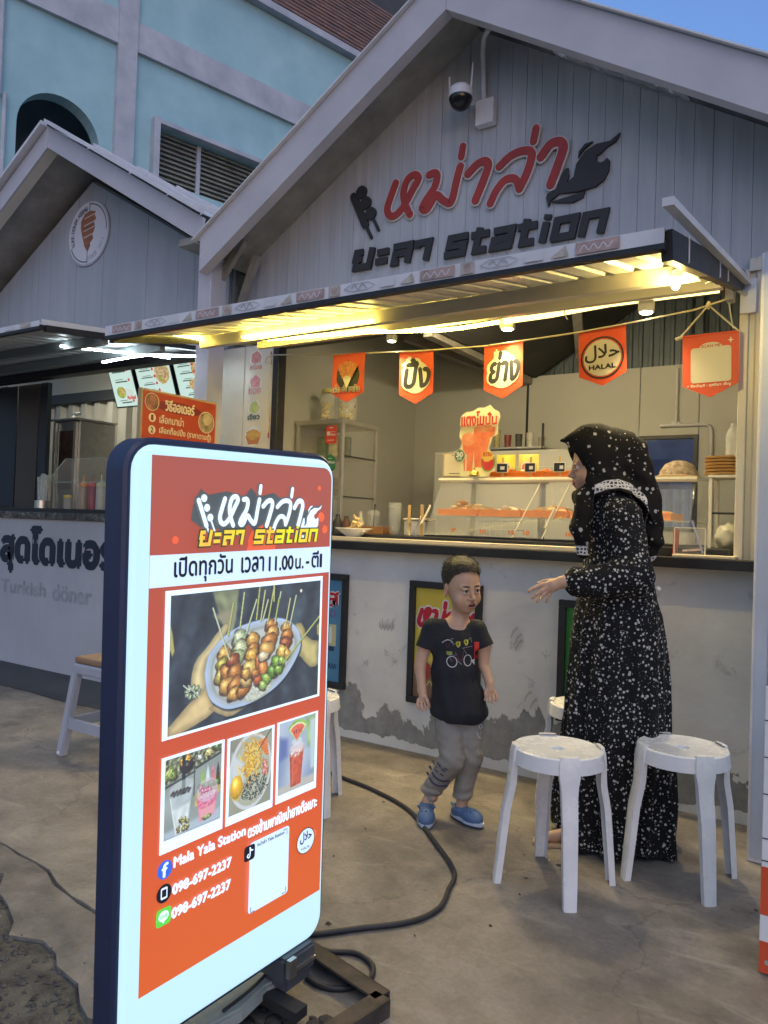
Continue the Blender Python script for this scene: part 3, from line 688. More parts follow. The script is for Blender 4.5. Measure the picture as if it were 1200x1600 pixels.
# window with hood, frame and glass louvres
w = bp_(bbox_(.33, .43, 6.55, 7.55, .002, .14), 'window', m_band)
bp_(bbox_(.431, 2.7, 7.46, 7.53, .002, .14), 'hood', m_band, w)
bp_(bbox_(1.20, 1.27, 6.6, 7.46, -.16, -.10), 'mullion', m_band, w)
m_lv = mat('louvre_glass', (.30, .31, .27), .3, var=.3, vscale=4)
for s0, s1 in ((.45, 1.19), (1.28, 2.6)):
    for k in range(11):
        z_ = 6.62+k*.078; mb = MB(); c_ = BP+BD*((s0+s1)/2)+BN*-.13+Vector((0,0,z_+.03))
        mb.obox(c_, BD*((s1-s0)/2), (BN*-.028+Vector((0,0,.03))), (BN*.003+Vector((0,0,.003)))); bp_(mb, 'louvre', m_lv, w)
bp_(bbox_(.0, 3.4, 6.2, 8.2, -.40, -.30), 'window_void', mat('window_glow', (.22, .22, .18), .6), w)  # plain grey backing sheet behind the louvres
# steep tiled roof above the eave
rt = Vector((-BN.x*.55, -BN.y*.55, 1)).normalized()
base = BP+BN*.13+Vector((0,0,10.38))
bp_(MB().add([base+BD*-6-rt*.0-BN*.03, base+BD*13-BN*.03, base+BD*13+rt*5-BN*.03, base+BD*-6+rt*5-BN*.03], [(0,1,2,3)]), 'roof_deck', m_dark)
m_tiles = [mat('roof_tile_%s' % n_, c_, .8, bump=.3, bscale=15, var=.2, vscale=4) for n_, c_ in (('umber', (.16, .09, .075)), ('russet', (.19, .105, .085)), ('dun', (.14, .085, .075)))]
tm = MB(); rn = rt.cross(BD).normalized(); rn = rn if rn.dot(BN) > 0 else -rn
tm.obox((0,0,0), BD*.148, rt*.085+rn*-.01, rn*.008)
t0 = {}
for mi_, m_ in enumerate(m_tiles):
    o = tm.build('roof_tile', m_, bld); t0[mi_] = o; o.location = (base+BD*-8+rt*.1) - BP
for r_ in range(22):
    s = 1.5+(r_ % 2)*.15
    while s < 7.4 and not (r_ > 16):
        o = inst(t0[rnd.randrange(3)], 'roof_tile', (base+BD*(s+rnd.uniform(-.008, .008))+rt*(.08+r_*.145)+rn*(.012+rnd.uniform(0, .006))) - BP, bld); s += .30
for o in t0.values(): o.location = (base+BD*(1.2+.3*list(t0.values()).index(o)*-1)+rt*.08+rn*.012) - BP

# ================================================================== lit strips and lamps
WARM = (1.0, .74, .13); COOLW = (.80, .93, 1.0)
def led_strip(name, pts, label, color, s, r=.0075, group=None):
    t = thing(name, label, 'led strip', pts[0], 0, group); I = inv_of(t); P = [Vector(p) for p in pts]
    MB().tube([p+Vector((0, r*1.05, 0)) for p in P], r*.45, 6).build('backing', m_white, t, xf=I)
    MB().tube(P, r, 8).build('diffuser', emis(name+'_glow', color, s), t, xf=I, smooth=True)
    # diode beads proud of the tube, one mesh for the row
    mb = MB(); L_ = 0
    for a, b in zip(P[:-1], P[1:]):
        n = max(1, int((b-a).length/.022))
        for k in range(n): mb.ball(a.lerp(b, (k+.5)/n)-Vector((0, .002, r*.7)), r*.55, 5, 3)
    o = mb.build('diode_row', emis(name+'_diode', tuple(min(1, c*1.1+.1) for c in color), s*2.2), t, xf=I); o['kind'] = 'stuff'
    return t
warm_pts = [(-2.93,-1.185,2.044), (-2.93,-.976,2.083), (-2.93,-.745,2.106), (-2.9,-.6,2.125), (-2.828,-.5,2.150), (-2.52,-.45,2.146), (-2.232,-.4,2.149), (-1.962,-.35,2.137), (-1.766,-.32,2.129), (-1.52,-.28,2.146)]
wp = [tuple(v) for v in smooth_path([np.array(p) for p in warm_pts], 4)]
led_strip('led_strip', wp, 'long glowing yellow light strip sagging under the stall awning', WARM, 8, .008)
led_strip('led_strip', [(-2.62,-.815,2.072), (-2.25,-.815,2.066), (-1.86,-.815,2.060)], 'short yellow light strip along the awning beam behind the long one', (1, .76, .20), 8, .006)
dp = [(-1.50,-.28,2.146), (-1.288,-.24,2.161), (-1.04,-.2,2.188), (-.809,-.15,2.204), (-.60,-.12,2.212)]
t = thing('awning_rail', 'curved rail with an added glow hanging under the right half of the awning', 'rail', dp[0]); I = inv_of(t)
MB().tube(dp, .013, 10).build('rail', emis('rail_glow', (1, .72, .20), .6), t, xf=I, smooth=True)  # emission added to the rail to brighten the right part of the awning
mb = MB()
for k, (x_, y_, z_) in enumerate(((-1.22, -.235, 2.166), (-.90, -.17, 2.196))):
    mb = MB(); mb.tube([(x_, y_, z_+.06), (x_, y_-.016, z_+.01), (x_+.004, y_-.01, z_-.02), (x_+.012, y_, z_-.035)], .003, 6); mb.build('hook', m_white, t, xf=I)
for k, (x_, y_, z_, lab) in enumerate(((-2.195, -.15, 2.17, 'small lit downlight below the strip, between the first two pennants'), (-1.537, -.15, 2.165, 'square lit downlight above the pennant reading black script'), (-.888, -.15, 2.165, 'large lit downlight tilted over the green-haired right end of the rail'))):
    lab = ('small downlight leftmost of the three under the awning', 'downlight at the end of the glowing strip, middle one of three', 'downlight right of the halal pennant, largest of the three')[k]
    q = .75 if k == 0 else 1
    t = thing('downlight', lab, 'lamp', (x_, y_, z_), R(12), 'downlights under the awning')
    MB().bbox(-.033*q, .033*q, -.03*q, .03*q, -.02*q, .028*q, .006).build('housing', m_white, t)
    MB().lathe([(.024*q, -.024*q), (.026*q, -.0205*q)], n=16).build('lens', emis('downlight_glow', (1, .90, .62), 6), t)
    MB().bar((0, 0, .028*q), (0, .01, .075), .008).build('bracket', m_white, t)
    ld = bpy.data.lights.new('downlight_beam', 'SPOT'); ld.energy = 6; ld.color = (1, .80, .44); ld.spot_size = R(120); ld.spot_blend = .8; ld.shadow_soft_size = .03
    lo = bpy.data.objects.new('downlight_beam', ld); col.objects.link(lo); lo.parent = t; lo.location = (0, 0, -.032); lo.rotation_euler = (R(-22), 0, 0)
# tube lamps inside the room (above the opening, as their glow in the room shows)
t = thing('tube_lamp', 'warm tube lamp fixed under the dark ceiling inside the stall', 'lamp', (-1.7, .115, 2.318))
MB().bbox(-.6, .6, -.03, .03, .012, .05, .006).build('housing', m_white, t)
MB().tube([(-.58, 0, 0), (.58, 0, 0)], .012, 8).build('tube', emis('tube_glow', (1, .82, .48), 24), t)
t = thing('spot_bulb', 'small bright bulb under the right corner of the awning', 'lamp', (-.62, -.80, 2.045)); MB().ball((0, 0, 0), .014, 10, 8, (1, 1, 1.5)).build('bulb', emis('bulb_glow', (1, .76, .24), 150), t, smooth='all'); MB().lathe([(.016, .02), (.016, .045)], n=10).build('socket', m_white, t)
# neighbour's cool strips
led_strip('white_led_strip', [(-3.95,-.9,2.142), (-3.9,-.62,2.168), (-3.86,-.40,2.192), (-3.82,-.22,2.20)], 'double row of cool white lights under the neighbouring awning', COOLW, 5, .006)
mp_ = [(-3.95,-.62,2.105), (-3.90,-.50,2.150), (-3.80,-.42,2.176), (-3.72,-.33,2.185), (-3.66,-.24,2.195), (-3.62,-.16,2.205)]
led_strip('white_led_strip', [tuple(v) for v in smooth_path([np.array(p) for p in mp_], 3)], 'bent cool white light strip nearest the stall post', COOLW, 14, .007)
t = thing('ceiling_lamp', 'small round white lamp under the neighbouring stall ceiling', 'lamp', (-5.95, .5, 2.42))
MB().lathe([(.03, .0), (.05, .01), (.055, .05), (.04, .06)], n=16).build('shade', m_white, t, smooth=True)
MB().lathe([(.0001, -.012), (.028, -.008), (.03, 0)], n=16).build('bulb', emis('cool_bulb', (1, .97, .80), 150), t)

# ================================================================== security camera on the gable
t = thing('security_camera', 'white dome security camera with two antennas under the gable peak', 'camera', (-1.80, -.10, 3.36)); I = inv_of(t)
MB().bbox(-1.80, -1.70, -.05, -.003, 3.24, 3.37, .004).build('junction_box', m_white, t, xf=I)
mb = MB(); mb.lathe([(.0001, .060), (.045, .056), (.060, .04), (.062, .0)], (-1.832, -.15, 3.345), 24); mb.box(-1.85, -1.80, -.12, -.04, 3.36, 3.385); mb.build('shell', m_white, t, xf=I, smooth=True)
MB().lathe([(.0001, -.060), (.025, -.055), (.045, -.04), (.057, -.015), (.059, .0)], (-1.832, -.15, 3.343), 24).build('dome', mat('camera_black', (.012, .012, .013), .15), t, xf=I, smooth=True)
for (dx, dz) in ((-.06, .13), (.055, .17)):
    MB().tube([(-1.832+dx, -.15, 3.36), (-1.832+dx*1.15, -.15, 3.36+dz*.85)], [.006, .004], 8).build('antenna', m_white, t, xf=I)
mb = MB(); mb.tube([tuple(v) for v in smooth_path([np.array(p) for p in ((-1.762, -.03, 3.37), (-1.768, -.03, 3.50), (-1.766, -.05, 3.60), (-1.74, -.09, 3.66), (-1.70, -.12, 3.672))], 5)], .013, 8); mb.build('cable_conduit', m_white, t, xf=I, smooth=True)

# ================================================================== lettering on the gable
LG = dict(
h=[(-2.291,3.067),(-2.321,2.997),(-2.341,2.938),(-2.328,2.898),(-2.29,2.886),(-2.236,2.924),(-2.182,3.003),(-2.146,3.059),(-2.17,3.085),(-2.213,3.069),(-2.237,3.007),(-2.224,2.936),(-2.193,2.875)],
m=[(-2.08,3.065),(-2.044,3.067),(-2.03,3.042),(-2.046,2.987),(-2.095,2.93),(-2.116,2.89),(-2.083,2.883),(-2.034,2.945),(-1.993,2.913),(-1.95,2.886),(-1.93,2.916),(-1.911,2.999),(-1.892,3.067)],
t1=[(-1.881,3.17),(-1.889,3.117)], a=[(-1.846,3.017),(-1.793,3.055),(-1.748,3.06),(-1.732,3.028),(-1.765,2.941),(-1.798,2.869)],
l=[(-1.669,3.014),(-1.609,3.053),(-1.549,3.064),(-1.502,3.05),(-1.498,3.008),(-1.522,2.939),(-1.556,2.877)], l2=[(-1.712,2.835),(-1.683,2.891),(-1.639,2.935),(-1.594,2.938),(-1.569,2.918),(-1.56,2.89)],
t2=[(-1.477,3.159),(-1.488,3.097)], a2=[(-1.446,3.009),(-1.399,3.059),(-1.351,3.06),(-1.334,3.025),(-1.357,2.951),(-1.392,2.861)])
FLA = [(-1.064,3.036),(-1.086,3.001),(-1.127,2.984),(-1.152,2.963),(-1.171,2.956),(-1.175,2.933),(-1.154,2.916),(-1.134,2.92),(-1.123,2.933),(-1.11,2.918),(-1.112,2.871),(-1.134,2.832),(-1.175,2.808),(-1.253,2.803),(-1.353,2.812),(-1.393,2.787),(-1.404,2.759),(-1.416,2.804),(-1.41,2.824),(-1.366,2.83),(-1.349,2.876),(-1.325,2.925),(-1.309,2.928),(-1.305,2.89),(-1.314,2.856),(-1.28,2.879),(-1.27,2.937),(-1.228,2.988),(-1.175,3.01),(-1.11,3.009)]
FLB = [(-1.261,2.965),(-1.259,2.995),(-1.23,3.024),(-1.193,3.027),(-1.229,3.006),(-1.253,2.981)]
FLC = [(-1.39,2.78),(-1.327,2.786),(-1.223,2.797),(-1.234,2.77),(-1.282,2.755),(-1.364,2.771)]
K1 = [[(-2.578,3.053),(-2.49,2.875)]]; K1S = [(-2.49,2.875),(-2.446,2.796)]; K2 = [(-2.524,3.068),(-2.492,3.001),(-2.455,2.932)]; K2S = [(-2.451,2.925),(-2.40,2.83)]
G_BLOCK = {'S': [[(.92,.82),(.14,.82),(.14,.46),(.82,.46),(.82,.1),(0,.1)]], 't': [[(.32,1.08),(.32,.1),(.78,.1)], [(0,.78),(.78,.78)]],
 'a': [[(.05,.8),(.82,.8),(.82,0)], [(.9,.1),(.14,.1),(.14,.42),(.82,.42)]], 'i': [[(.2,0),(.2,.82)], [(.2,.94),(.2,1.12)]],
 'o': [[(.14,.0),(.14,.8),(.84,.8),(.84,.1),(.02,.1)]], 'n': [[(.14,0),(.14,.8),(.84,.8),(.84,0)]],
 'Y': [[(.42,.82),(.12,.82),(.12,.5),(.42,.5)], [(.2,.5),(.2,.1),(.86,.1),(.86,.95)]], 'Z': [[(.08,.68),(.62,.68)], [(.08,.26),(.62,.26)]],
 'L': [[(.05,.82),(.84,.82),(.84,0)], [(.84,.48),(.2,.48),(.2,.1),(.42,.1)]], 'A': [[(.1,.62),(.1,.82),(.62,.82),(.62,0)]]}
G_W = {'S': 1.0, 't': .86, 'a': .98, 'i': .42, 'o': 1.0, 'n': 1.0, 'Y': 1.0, 'Z': .7, 'L': .98, 'A': .76}
def block_word(F, word, u0, v0, u1, h, m, w=.2, shear=.22, th=0, grow=0):
    tot = sum(G_W[c]+.08 for c in word)-.08; k = (u1-u0-h*shear)/tot; x = 0
    for c in word:
        for st in G_BLOCK[c]: F.block([(u0+(x+a)*k+b*h*shear, v0+b*h) for a, b in st], w*h*1.12+grow, m, th)
        x += G_W[c]+.08
gl = thing('wall_lettering', 'raised red Thai script over dark block lettering with flame and skewers on the gable', 'lettering', (-1.8, 0, 2.9)); GLI = inv_of(gl)
m_let_red = mat('letter_red', (.33, .035, .025), .45, var=.15, vscale=10); m_let_rim = mat('letter_rim', (.55, .52, .52), .5); m_let_blk = mat('letter_charcoal', (.030, .028, .028), .5, var=.2, vscale=10)
def wall_flat(): return Flat((0, -.002, 0), (1,0,0), (0,0,1), (0,-1,0))
mark = MB()
for k, (key, w) in enumerate((('h', .040), ('m', .040), ('t1', .036), ('a', .042), ('l', .040), ('l2', .038), ('t2', .036), ('a2', .044))):
    f = wall_flat(); f.z = .0006+.0012*k; f.step = .0002; f.stroke(LG[key], w+.016, m_let_rim, th=.010)
    f2 = wall_flat(); f2.z = .0012+.0012*k; f2.step = .0002; f2.stroke(LG[key], w, m_let_red, th=.016)
    a = f.build('letter', gl, GLI); b = f2.build('letter_face', a, GLI)
for pl in (FLA, FLB, FLC): f = wall_flat(); f.poly([(x_, z_) for x_, z_ in pl], m_let_blk, .015); f.build('flame', gl, GLI)
f = wall_flat(); f.stroke(K1[0], .045, m_let_blk, th=.012); f.stroke(K1S, .018, m_let_blk, th=.010); f.build('skewer', gl, GLI)
f = wall_flat(); f.stroke(K2S, .016, m_let_blk, th=.010)
for c in K2: f.disc(c[0], c[1], .036, m_let_blk, th=.012)
f.build('skewer', gl, GLI)
x0, x1 = -2.575, -1.098; words = (('YZLA', -2.575, 2.624, -2.04), ('Station', -1.975, 2.600, -1.098))
for wd, a0, v0, a1 in words:
    tot = sum(G_W[c]+.08 for c in wd)-.08; k = (a1-a0-.12*.22)/tot; x = 0
    for c in wd:
        f = wall_flat(); f.step = .0002
        vv = v0-.02*(a0+x*k-a0)/(a1-a0)
        for st in G_BLOCK[c]: f.block([(a0+(x+p)*k+q*.118*.22, vv+q*.118) for p, q in st], .036, m_let_blk, .018)
        f.build('letter', gl, GLI); x += G_W[c]+.08

# emblem on the neighbour's gable
em = thing('round_emblem', 'round white emblem with a brown meat cone on the left gable', 'sign', (-5.01, 0, 3.28)); EI = inv_of(em)
f = wall_flat(); c0 = (-5.01, 3.285); r0 = .235
mw2 = mat('emblem_white', (.62, .62, .66), .5); mg2 = mat('emblem_rim', (.36, .37, .42), .5); mk2 = mat('emblem_ink', (.05, .06, .09), .5); mbr = mat('emblem_meat', (.30, .115, .05), .5, var=.4, vscale=9, aniso=(.6, 1, 3))
f.disc(c0[0], c0[1], r0+.012, mg2, th=.008, n=40); f.z = .009; f.disc(c0[0], c0[1], r0-.002, mw2, n=40)
f.poly([(c0[0]+a*.9, c0[1]+b) for a, b in ((-.10,.10),(-.06,.15),(.02,.165),(.09,.15),(.08,.12),(.10,.10),(.075,.07),(.09,.03),(.06,-.02),(.07,-.05),(.03,-.08),(.035,-.10),(0,-.145),(-.045,-.09),(-.075,-.02),(-.10,.05))], mbr)
for dz in (.115, .06, .02, -.03): f.stroke([(c0[0]-.05, c0[1]+dz), (c0[0]+.08, c0[1]+dz+.02)], .006, mw2)
f.stroke([(c0[0], c0[1]-.145), (c0[0], c0[1]-.225)], .006, mk2); f.stroke([(c0[0]+.01, c0[1]+.165), (c0[0]+.01, c0[1]+.222)], .007, mk2)
f.stroke([(c0[0]+.215*math.sin(R(a)), c0[1]+.215*math.cos(R(a))) for a in range(3, 92, 8)], .008, mk2); f.stroke([(c0[0]+.215*math.sin(R(a)), c0[1]+.215*math.cos(R(a))) for a in range(180, 245, 8)], .008, mk2)
def arc_text(f, s, c, r, a0, a1, h, m, inward=False):
    for i, ch in enumerate(s):
        if ch == ' ': continue
        a = R(a0+(a1-a0)*i/(len(s)-1)); p = (c[0]+r*math.sin(a), c[1]+r*math.cos(a)); vs, fs = glyphs(ch)
        mn = vs.min(0); mx = vs.max(0); k = h/.7; rot = -a if not inward else -a+math.pi; f.slot(m); V = []
        for x_, y_, z_ in vs:
            q = ((x_-(mn[0]+mx[0])/2)*k, (y_-.35)*k); V.append(f.P(p[0]+q[0]*math.cos(rot)-q[1]*math.sin(rot), p[1]+q[0]*math.sin(rot)+q[1]*math.cos(rot)))
        f.mb.add(V, fs); f.z += f.step*.3
arc_text(f, 'LUKE DONER KEBAB', c0, .185, 248, 352, .036, mk2); arc_text(f, 'SINCE 2015', c0, .19, 176, 112, .032, mg2, True)
f.build('emblem_disc', em, EI)
# dark block lettering and faded lettering on the neighbour's counter front
ct = thing('counter_lettering', 'heavy dark Thai block lettering on the left counter front', 'lettering', (-5.3, 0, .85)); f = wall_flat()
mnv = mat('letter_navy', (.018, .026, .05), .5, var=.2, vscale=10)
f.text('\u0e2a\u0e38\u0e14\u0e42\u0e14\u0e40\u0e19\u0e2d\u0e23\u0e4c', -5.975, .73, -4.56, 1.075, mnv, bold=.020, th=.003); f.build('letters', ct, inv_of(ct))
ct = thing('faded_lettering', 'half worn grey lettering below the dark block letters on the left counter', 'lettering', (-5.3, 0, .6)); f = wall_flat()
f.text('Turkish', -5.96, .555, -5.36, .655, mat('letter_faded', (.28, .285, .31), .6, vscale=14, var2=(.42, .43, .46)), bold=.006); f.build('letters', ct, inv_of(ct)); f = wall_flat(); f.text('d\u00f6ner', -5.27, .54, -4.80, .66, MATS['letter_faded'], bold=.006); f.build('letters', ct, inv_of(ct))

# ================================================================== illuminated pavement sign
SO = Vector((-1.1921, -2.5045, .2529)); SU = Vector((.04525795, .99846924, .03179464)); SV = Vector((.01594181, -.03254507, .99934312)); SN = Vector((.99884813, -.04472135, -.01739033))
sg = thing('light_box_sign', 'tall illuminated orange menu sign in a navy frame standing in the foreground', 'sign', (-1.19, -2.25, 0)); GI = inv_of(sg)
def sflat(z=.0006): f = Flat(SO, SU, SV, SN); f.z = z; return f
def rr_pts(u0, v0, u1, v1, r, n=7):
    pts = []
    for cx, cy, a in ((u1-r, v1-r, 0), (u0+r, v1-r, 90), (u0+r, v0+r, 180), (u1-r, v0+r, 270)):
        for k in range(n): an = R(a+90*k/(n-1)); pts.append((cx+r*math.cos(an), cy+r*math.sin(an)))
    return pts
m_navy = mat('navy_housing', (.028, .038, .085), .42, bump=.08, bscale=60, var=.12, vscale=4)
def shell(u0, v0, u1, v1, r, sections, name, m, cap0=True, cap1=True, **kw):
    """stack of rounded outlines at (grow, depth)"""
    mb = MB(); n = 28
    for (g, d) in sections:
        for (u, v) in rr_pts(u0-g, v0-g, u1+g, v1+g, max(.004, r+g)): mb.v.append(tuple(SO+SU*u+SV*v+SN*d))
    ns = len(sections)
    for s_ in range(ns-1):
        for k in range(n): k2 = (k+1) % n; mb.f.append((s_*n+k, s_*n+k2, (s_+1)*n+k2, (s_+1)*n+k))
    if cap0: mb.f.append(tuple(range(n))[::-1])
    if cap1: mb.f.append(tuple((ns-1)*n+k for k in range(n)))
    mb.mi = [0]*len(mb.f); return mb.build(name, m, sg, xf=GI, smooth=True, **kw)
U0_, U1_, V0_, V1_ = -.036, .546, -.108, 1.068
shell(U0_, V0_, U1_, V1_, .050, [(.012, -.072), (.016, -.068), (.016, -.016), (.010, -.010), (.003, -.010), (.003, -.03)], 'housing', m_navy, cap1=False)
m_face = emis('acrylic_glow', (.52, .78, .92), .13)
shell(U0_, V0_, U1_, V1_, .048, [(.002, -.03), (.002, -.010), (0, -.004), (-.005, -.001), (-.012, 0)], 'acrylic_face', m_face)
# a back face too
shell(U0_, V0_, U1_, V1_, .034, [(-.012, -.085), (.0, -.082), (.002, -.073)], 'back_face', m_face)
E_ = .137
def em2(name, c1, c2=None, s=None, vs=6):
    c1 = lin(c1); s = s or E_
    if c2 is None: return mat(name, c1, .35, emit=s)
    return mat(name, c1, .35, emit=s, vscale=vs, var2=lin(c2))
s_or = em2('print_orange', (.72, .37, .28), (.84, .45, .25), vs=2.6); s_wh = em2('print_white', (.76, .85, .97)); s_dk = em2('print_slate', (.13, .18, .22), (.24, .30, .34), vs=14); s_bk = em2('print_black', (.10, .11, .15))
s_gr = em2('print_brush', (.27, .30, .31), (.34, .36, .36)); s_lw = em2('print_bright', (.84, .92, 1.0)); s_lb = em2('print_shade', (.66, .75, .84))
m_pg, t_, b_, N_, L_ = node_mat('backlit_orange_print'); o_ = N_('ShaderNodeTexCoord'); sx_ = N_('ShaderNodeSeparateXYZ'); L_(o_.outputs['Generated'], sx_.inputs[0]); nq_ = noise(N_, L_, o_.outputs['Object'], 3.2, 4)
rA = ramp(N_, [(0, lin((.84,.38,.17))), (.25, lin((.83,.35,.20))), (.60, lin((.72,.32,.25))), (.82, lin((.68,.33,.28))), (1, lin((.62,.34,.32)))]); aq_ = N_('ShaderNodeMath'); aq_.operation = 'MULTIPLY_ADD'; aq_.inputs[1].default_value = .35; aq_.inputs[2].default_value = -.17; L_(nq_.outputs[0], aq_.inputs[0]); ar_ = N_('ShaderNodeMath'); L_(aq_.outputs[0], ar_.inputs[0]); L_(sx_.outputs[2], ar_.inputs[1]); L_(ar_.outputs[0], rA.inputs[0])
L_(rA.outputs[0], b_.inputs['Emission Color']); b_.inputs['Emission Strength'].default_value = E_; b_.inputs['Base Color'].default_value = (.18,.05,.03,1); b_.inputs['Roughness'].default_value = .35; s_or = m_pg
f = sflat()
pr = [(0,0),(.536-.0,0)]+[(.536, 1.02)]+[(.536-.03+.03*math.cos(R(a)), 1.02+.03*math.sin(R(a))) for a in (20, 45, 70, 90)]+[(0, 1.05)]
f.poly(pr, s_or)
s_rd = em2('print_red', (.86, .33, .22), (.82, .42, .28), vs=12)
for (u, v, r_, q) in ((.14, .93, .03, .9), (.50, .93, .012, 1), (.515, .90, .010, 1), (.30, .87, .045, 1), (.505, .15, .012, 1), (.06, .795+.09, .008, 1), (.49, 1.0, .006, 1), (.45, .70, .004, 1), (.27, .07, .0, 1))[:-1]:
    f.disc(u, v, r_, s_rd if q == 1 else s_or, seed=int(u*1000), wob=.15)
f.rect(0, .794, .536, .857, s_wh)
f.build('printed_sheet', sg, GI)
# logo: brush patch, script, skewers, flame, block word
f = sflat(.004)
def T(p, sx=.2520, sy=.2900): return (.104+(p[0]+2.60)*sx, .880+(p[1]-2.76)*sy)
br = [(.10,.955),(.12,.99),(.13,.975),(.19,.985),(.24,.975),(.26,.995),(.28,.975),(.33,.985),(.37,.965),(.42,.95),(.455,.945),(.47,.92),(.485,.925),(.47,.895),(.40,.905),(.34,.905),(.30,.915),(.27,.90),(.255,.915),(.22,.888),(.215,.90),(.19,.885),(.17,.905),(.12,.91),(.095,.925)]
f.poly(br, s_gr)
def mala(f, T, k, m_out, m_in, out=1.6, flame=True, kk=True):
    for key, w in (('h', .046), ('m', .046), ('t1', .040), ('a', .048), ('l', .046), ('l2', .044), ('t2', .040), ('a2', .050)):
        pts = [T(p) for p in LG[key]]
        if m_out: f.stroke(pts, w*k*out, m_out)
    if kk and m_out:
        for st, w in ((K1[0], .062), (K1S, .024), (K2S, .024)): f.stroke([T(p) for p in st], w*k*out*.85, m_out, sm=False)
        for c in K2: f.disc(*T(c), .044*k*out*.85, m_out)
    if flame and m_out: f.poly([T((-1.24+(p[0]+1.24)*1.14, 2.90+(p[1]-2.90)*1.14)) for p in FLA], m_out)
    for key, w in (('h', .046), ('m', .046), ('t1', .040), ('a', .048), ('l', .046), ('l2', .044), ('t2', .040), ('a2', .050)): f.stroke([T(p) for p in LG[key]], w*k, m_in)
    if kk:
        for st, w in ((K1[0], .044), (K1S, .018), (K2S, .018)): f.stroke([T(p) for p in st], w*k, m_in, sm=False)
        for c in K2: f.disc(*T(c), .034*k, m_in)
    if flame:
        for pl in (FLA, FLB, FLC): f.poly([T(p) for p in pl], m_in)
mala(f, T, .235, s_gr, s_lw, 1.55)
s_ye = em2('print_lime', (.80, .86, .15), (.92, .62, .30), vs=9); s_yo = em2('print_dark_olive', (.22, .25, .20))
for g, m_ in ((.006, s_yo), (0, s_ye)):
    block_word(f, 'YZLA', .108, .872, .238, .034, m_, .2, .2, grow=g); block_word(f, 'Station', .262, .872, .478, .034, m_, .2, .2, grow=g)
f.build('logo', sg, GI)
f = sflat(.003)
f.text('\u0e40\u0e1b\u0e34\u0e14\u0e17\u0e38\u0e01\u0e27\u0e31\u0e19', .058, .799, .212, .853, s_bk, bold=.0011)
f.build('opening_hours', sg, GI); f = sflat(.003); f.text('\u0e40\u0e27\u0e25\u0e32', .238, .810, .306, .843, s_bk, bold=.0011); f.text('11.00', .322, .809, .402, .841, s_bk, bold=.0014); f.build('opening_hours', sg, GI); f = sflat(.003); f.text('\u0e19.', .410, .809, .438, .833, s_bk, bold=.0011)
f.build('opening_hours', sg, GI); f = sflat(.003); f.text('-', .447, .820, .458, .824, s_bk, bold=.0011); f.text('\u0e15\u0e35', .467, .809, .492, .848, s_bk, bold=.0011); f.text('1', .497, .809, .504, .840, s_bk, bold=.0012)
f.build('opening_hours', sg, GI)
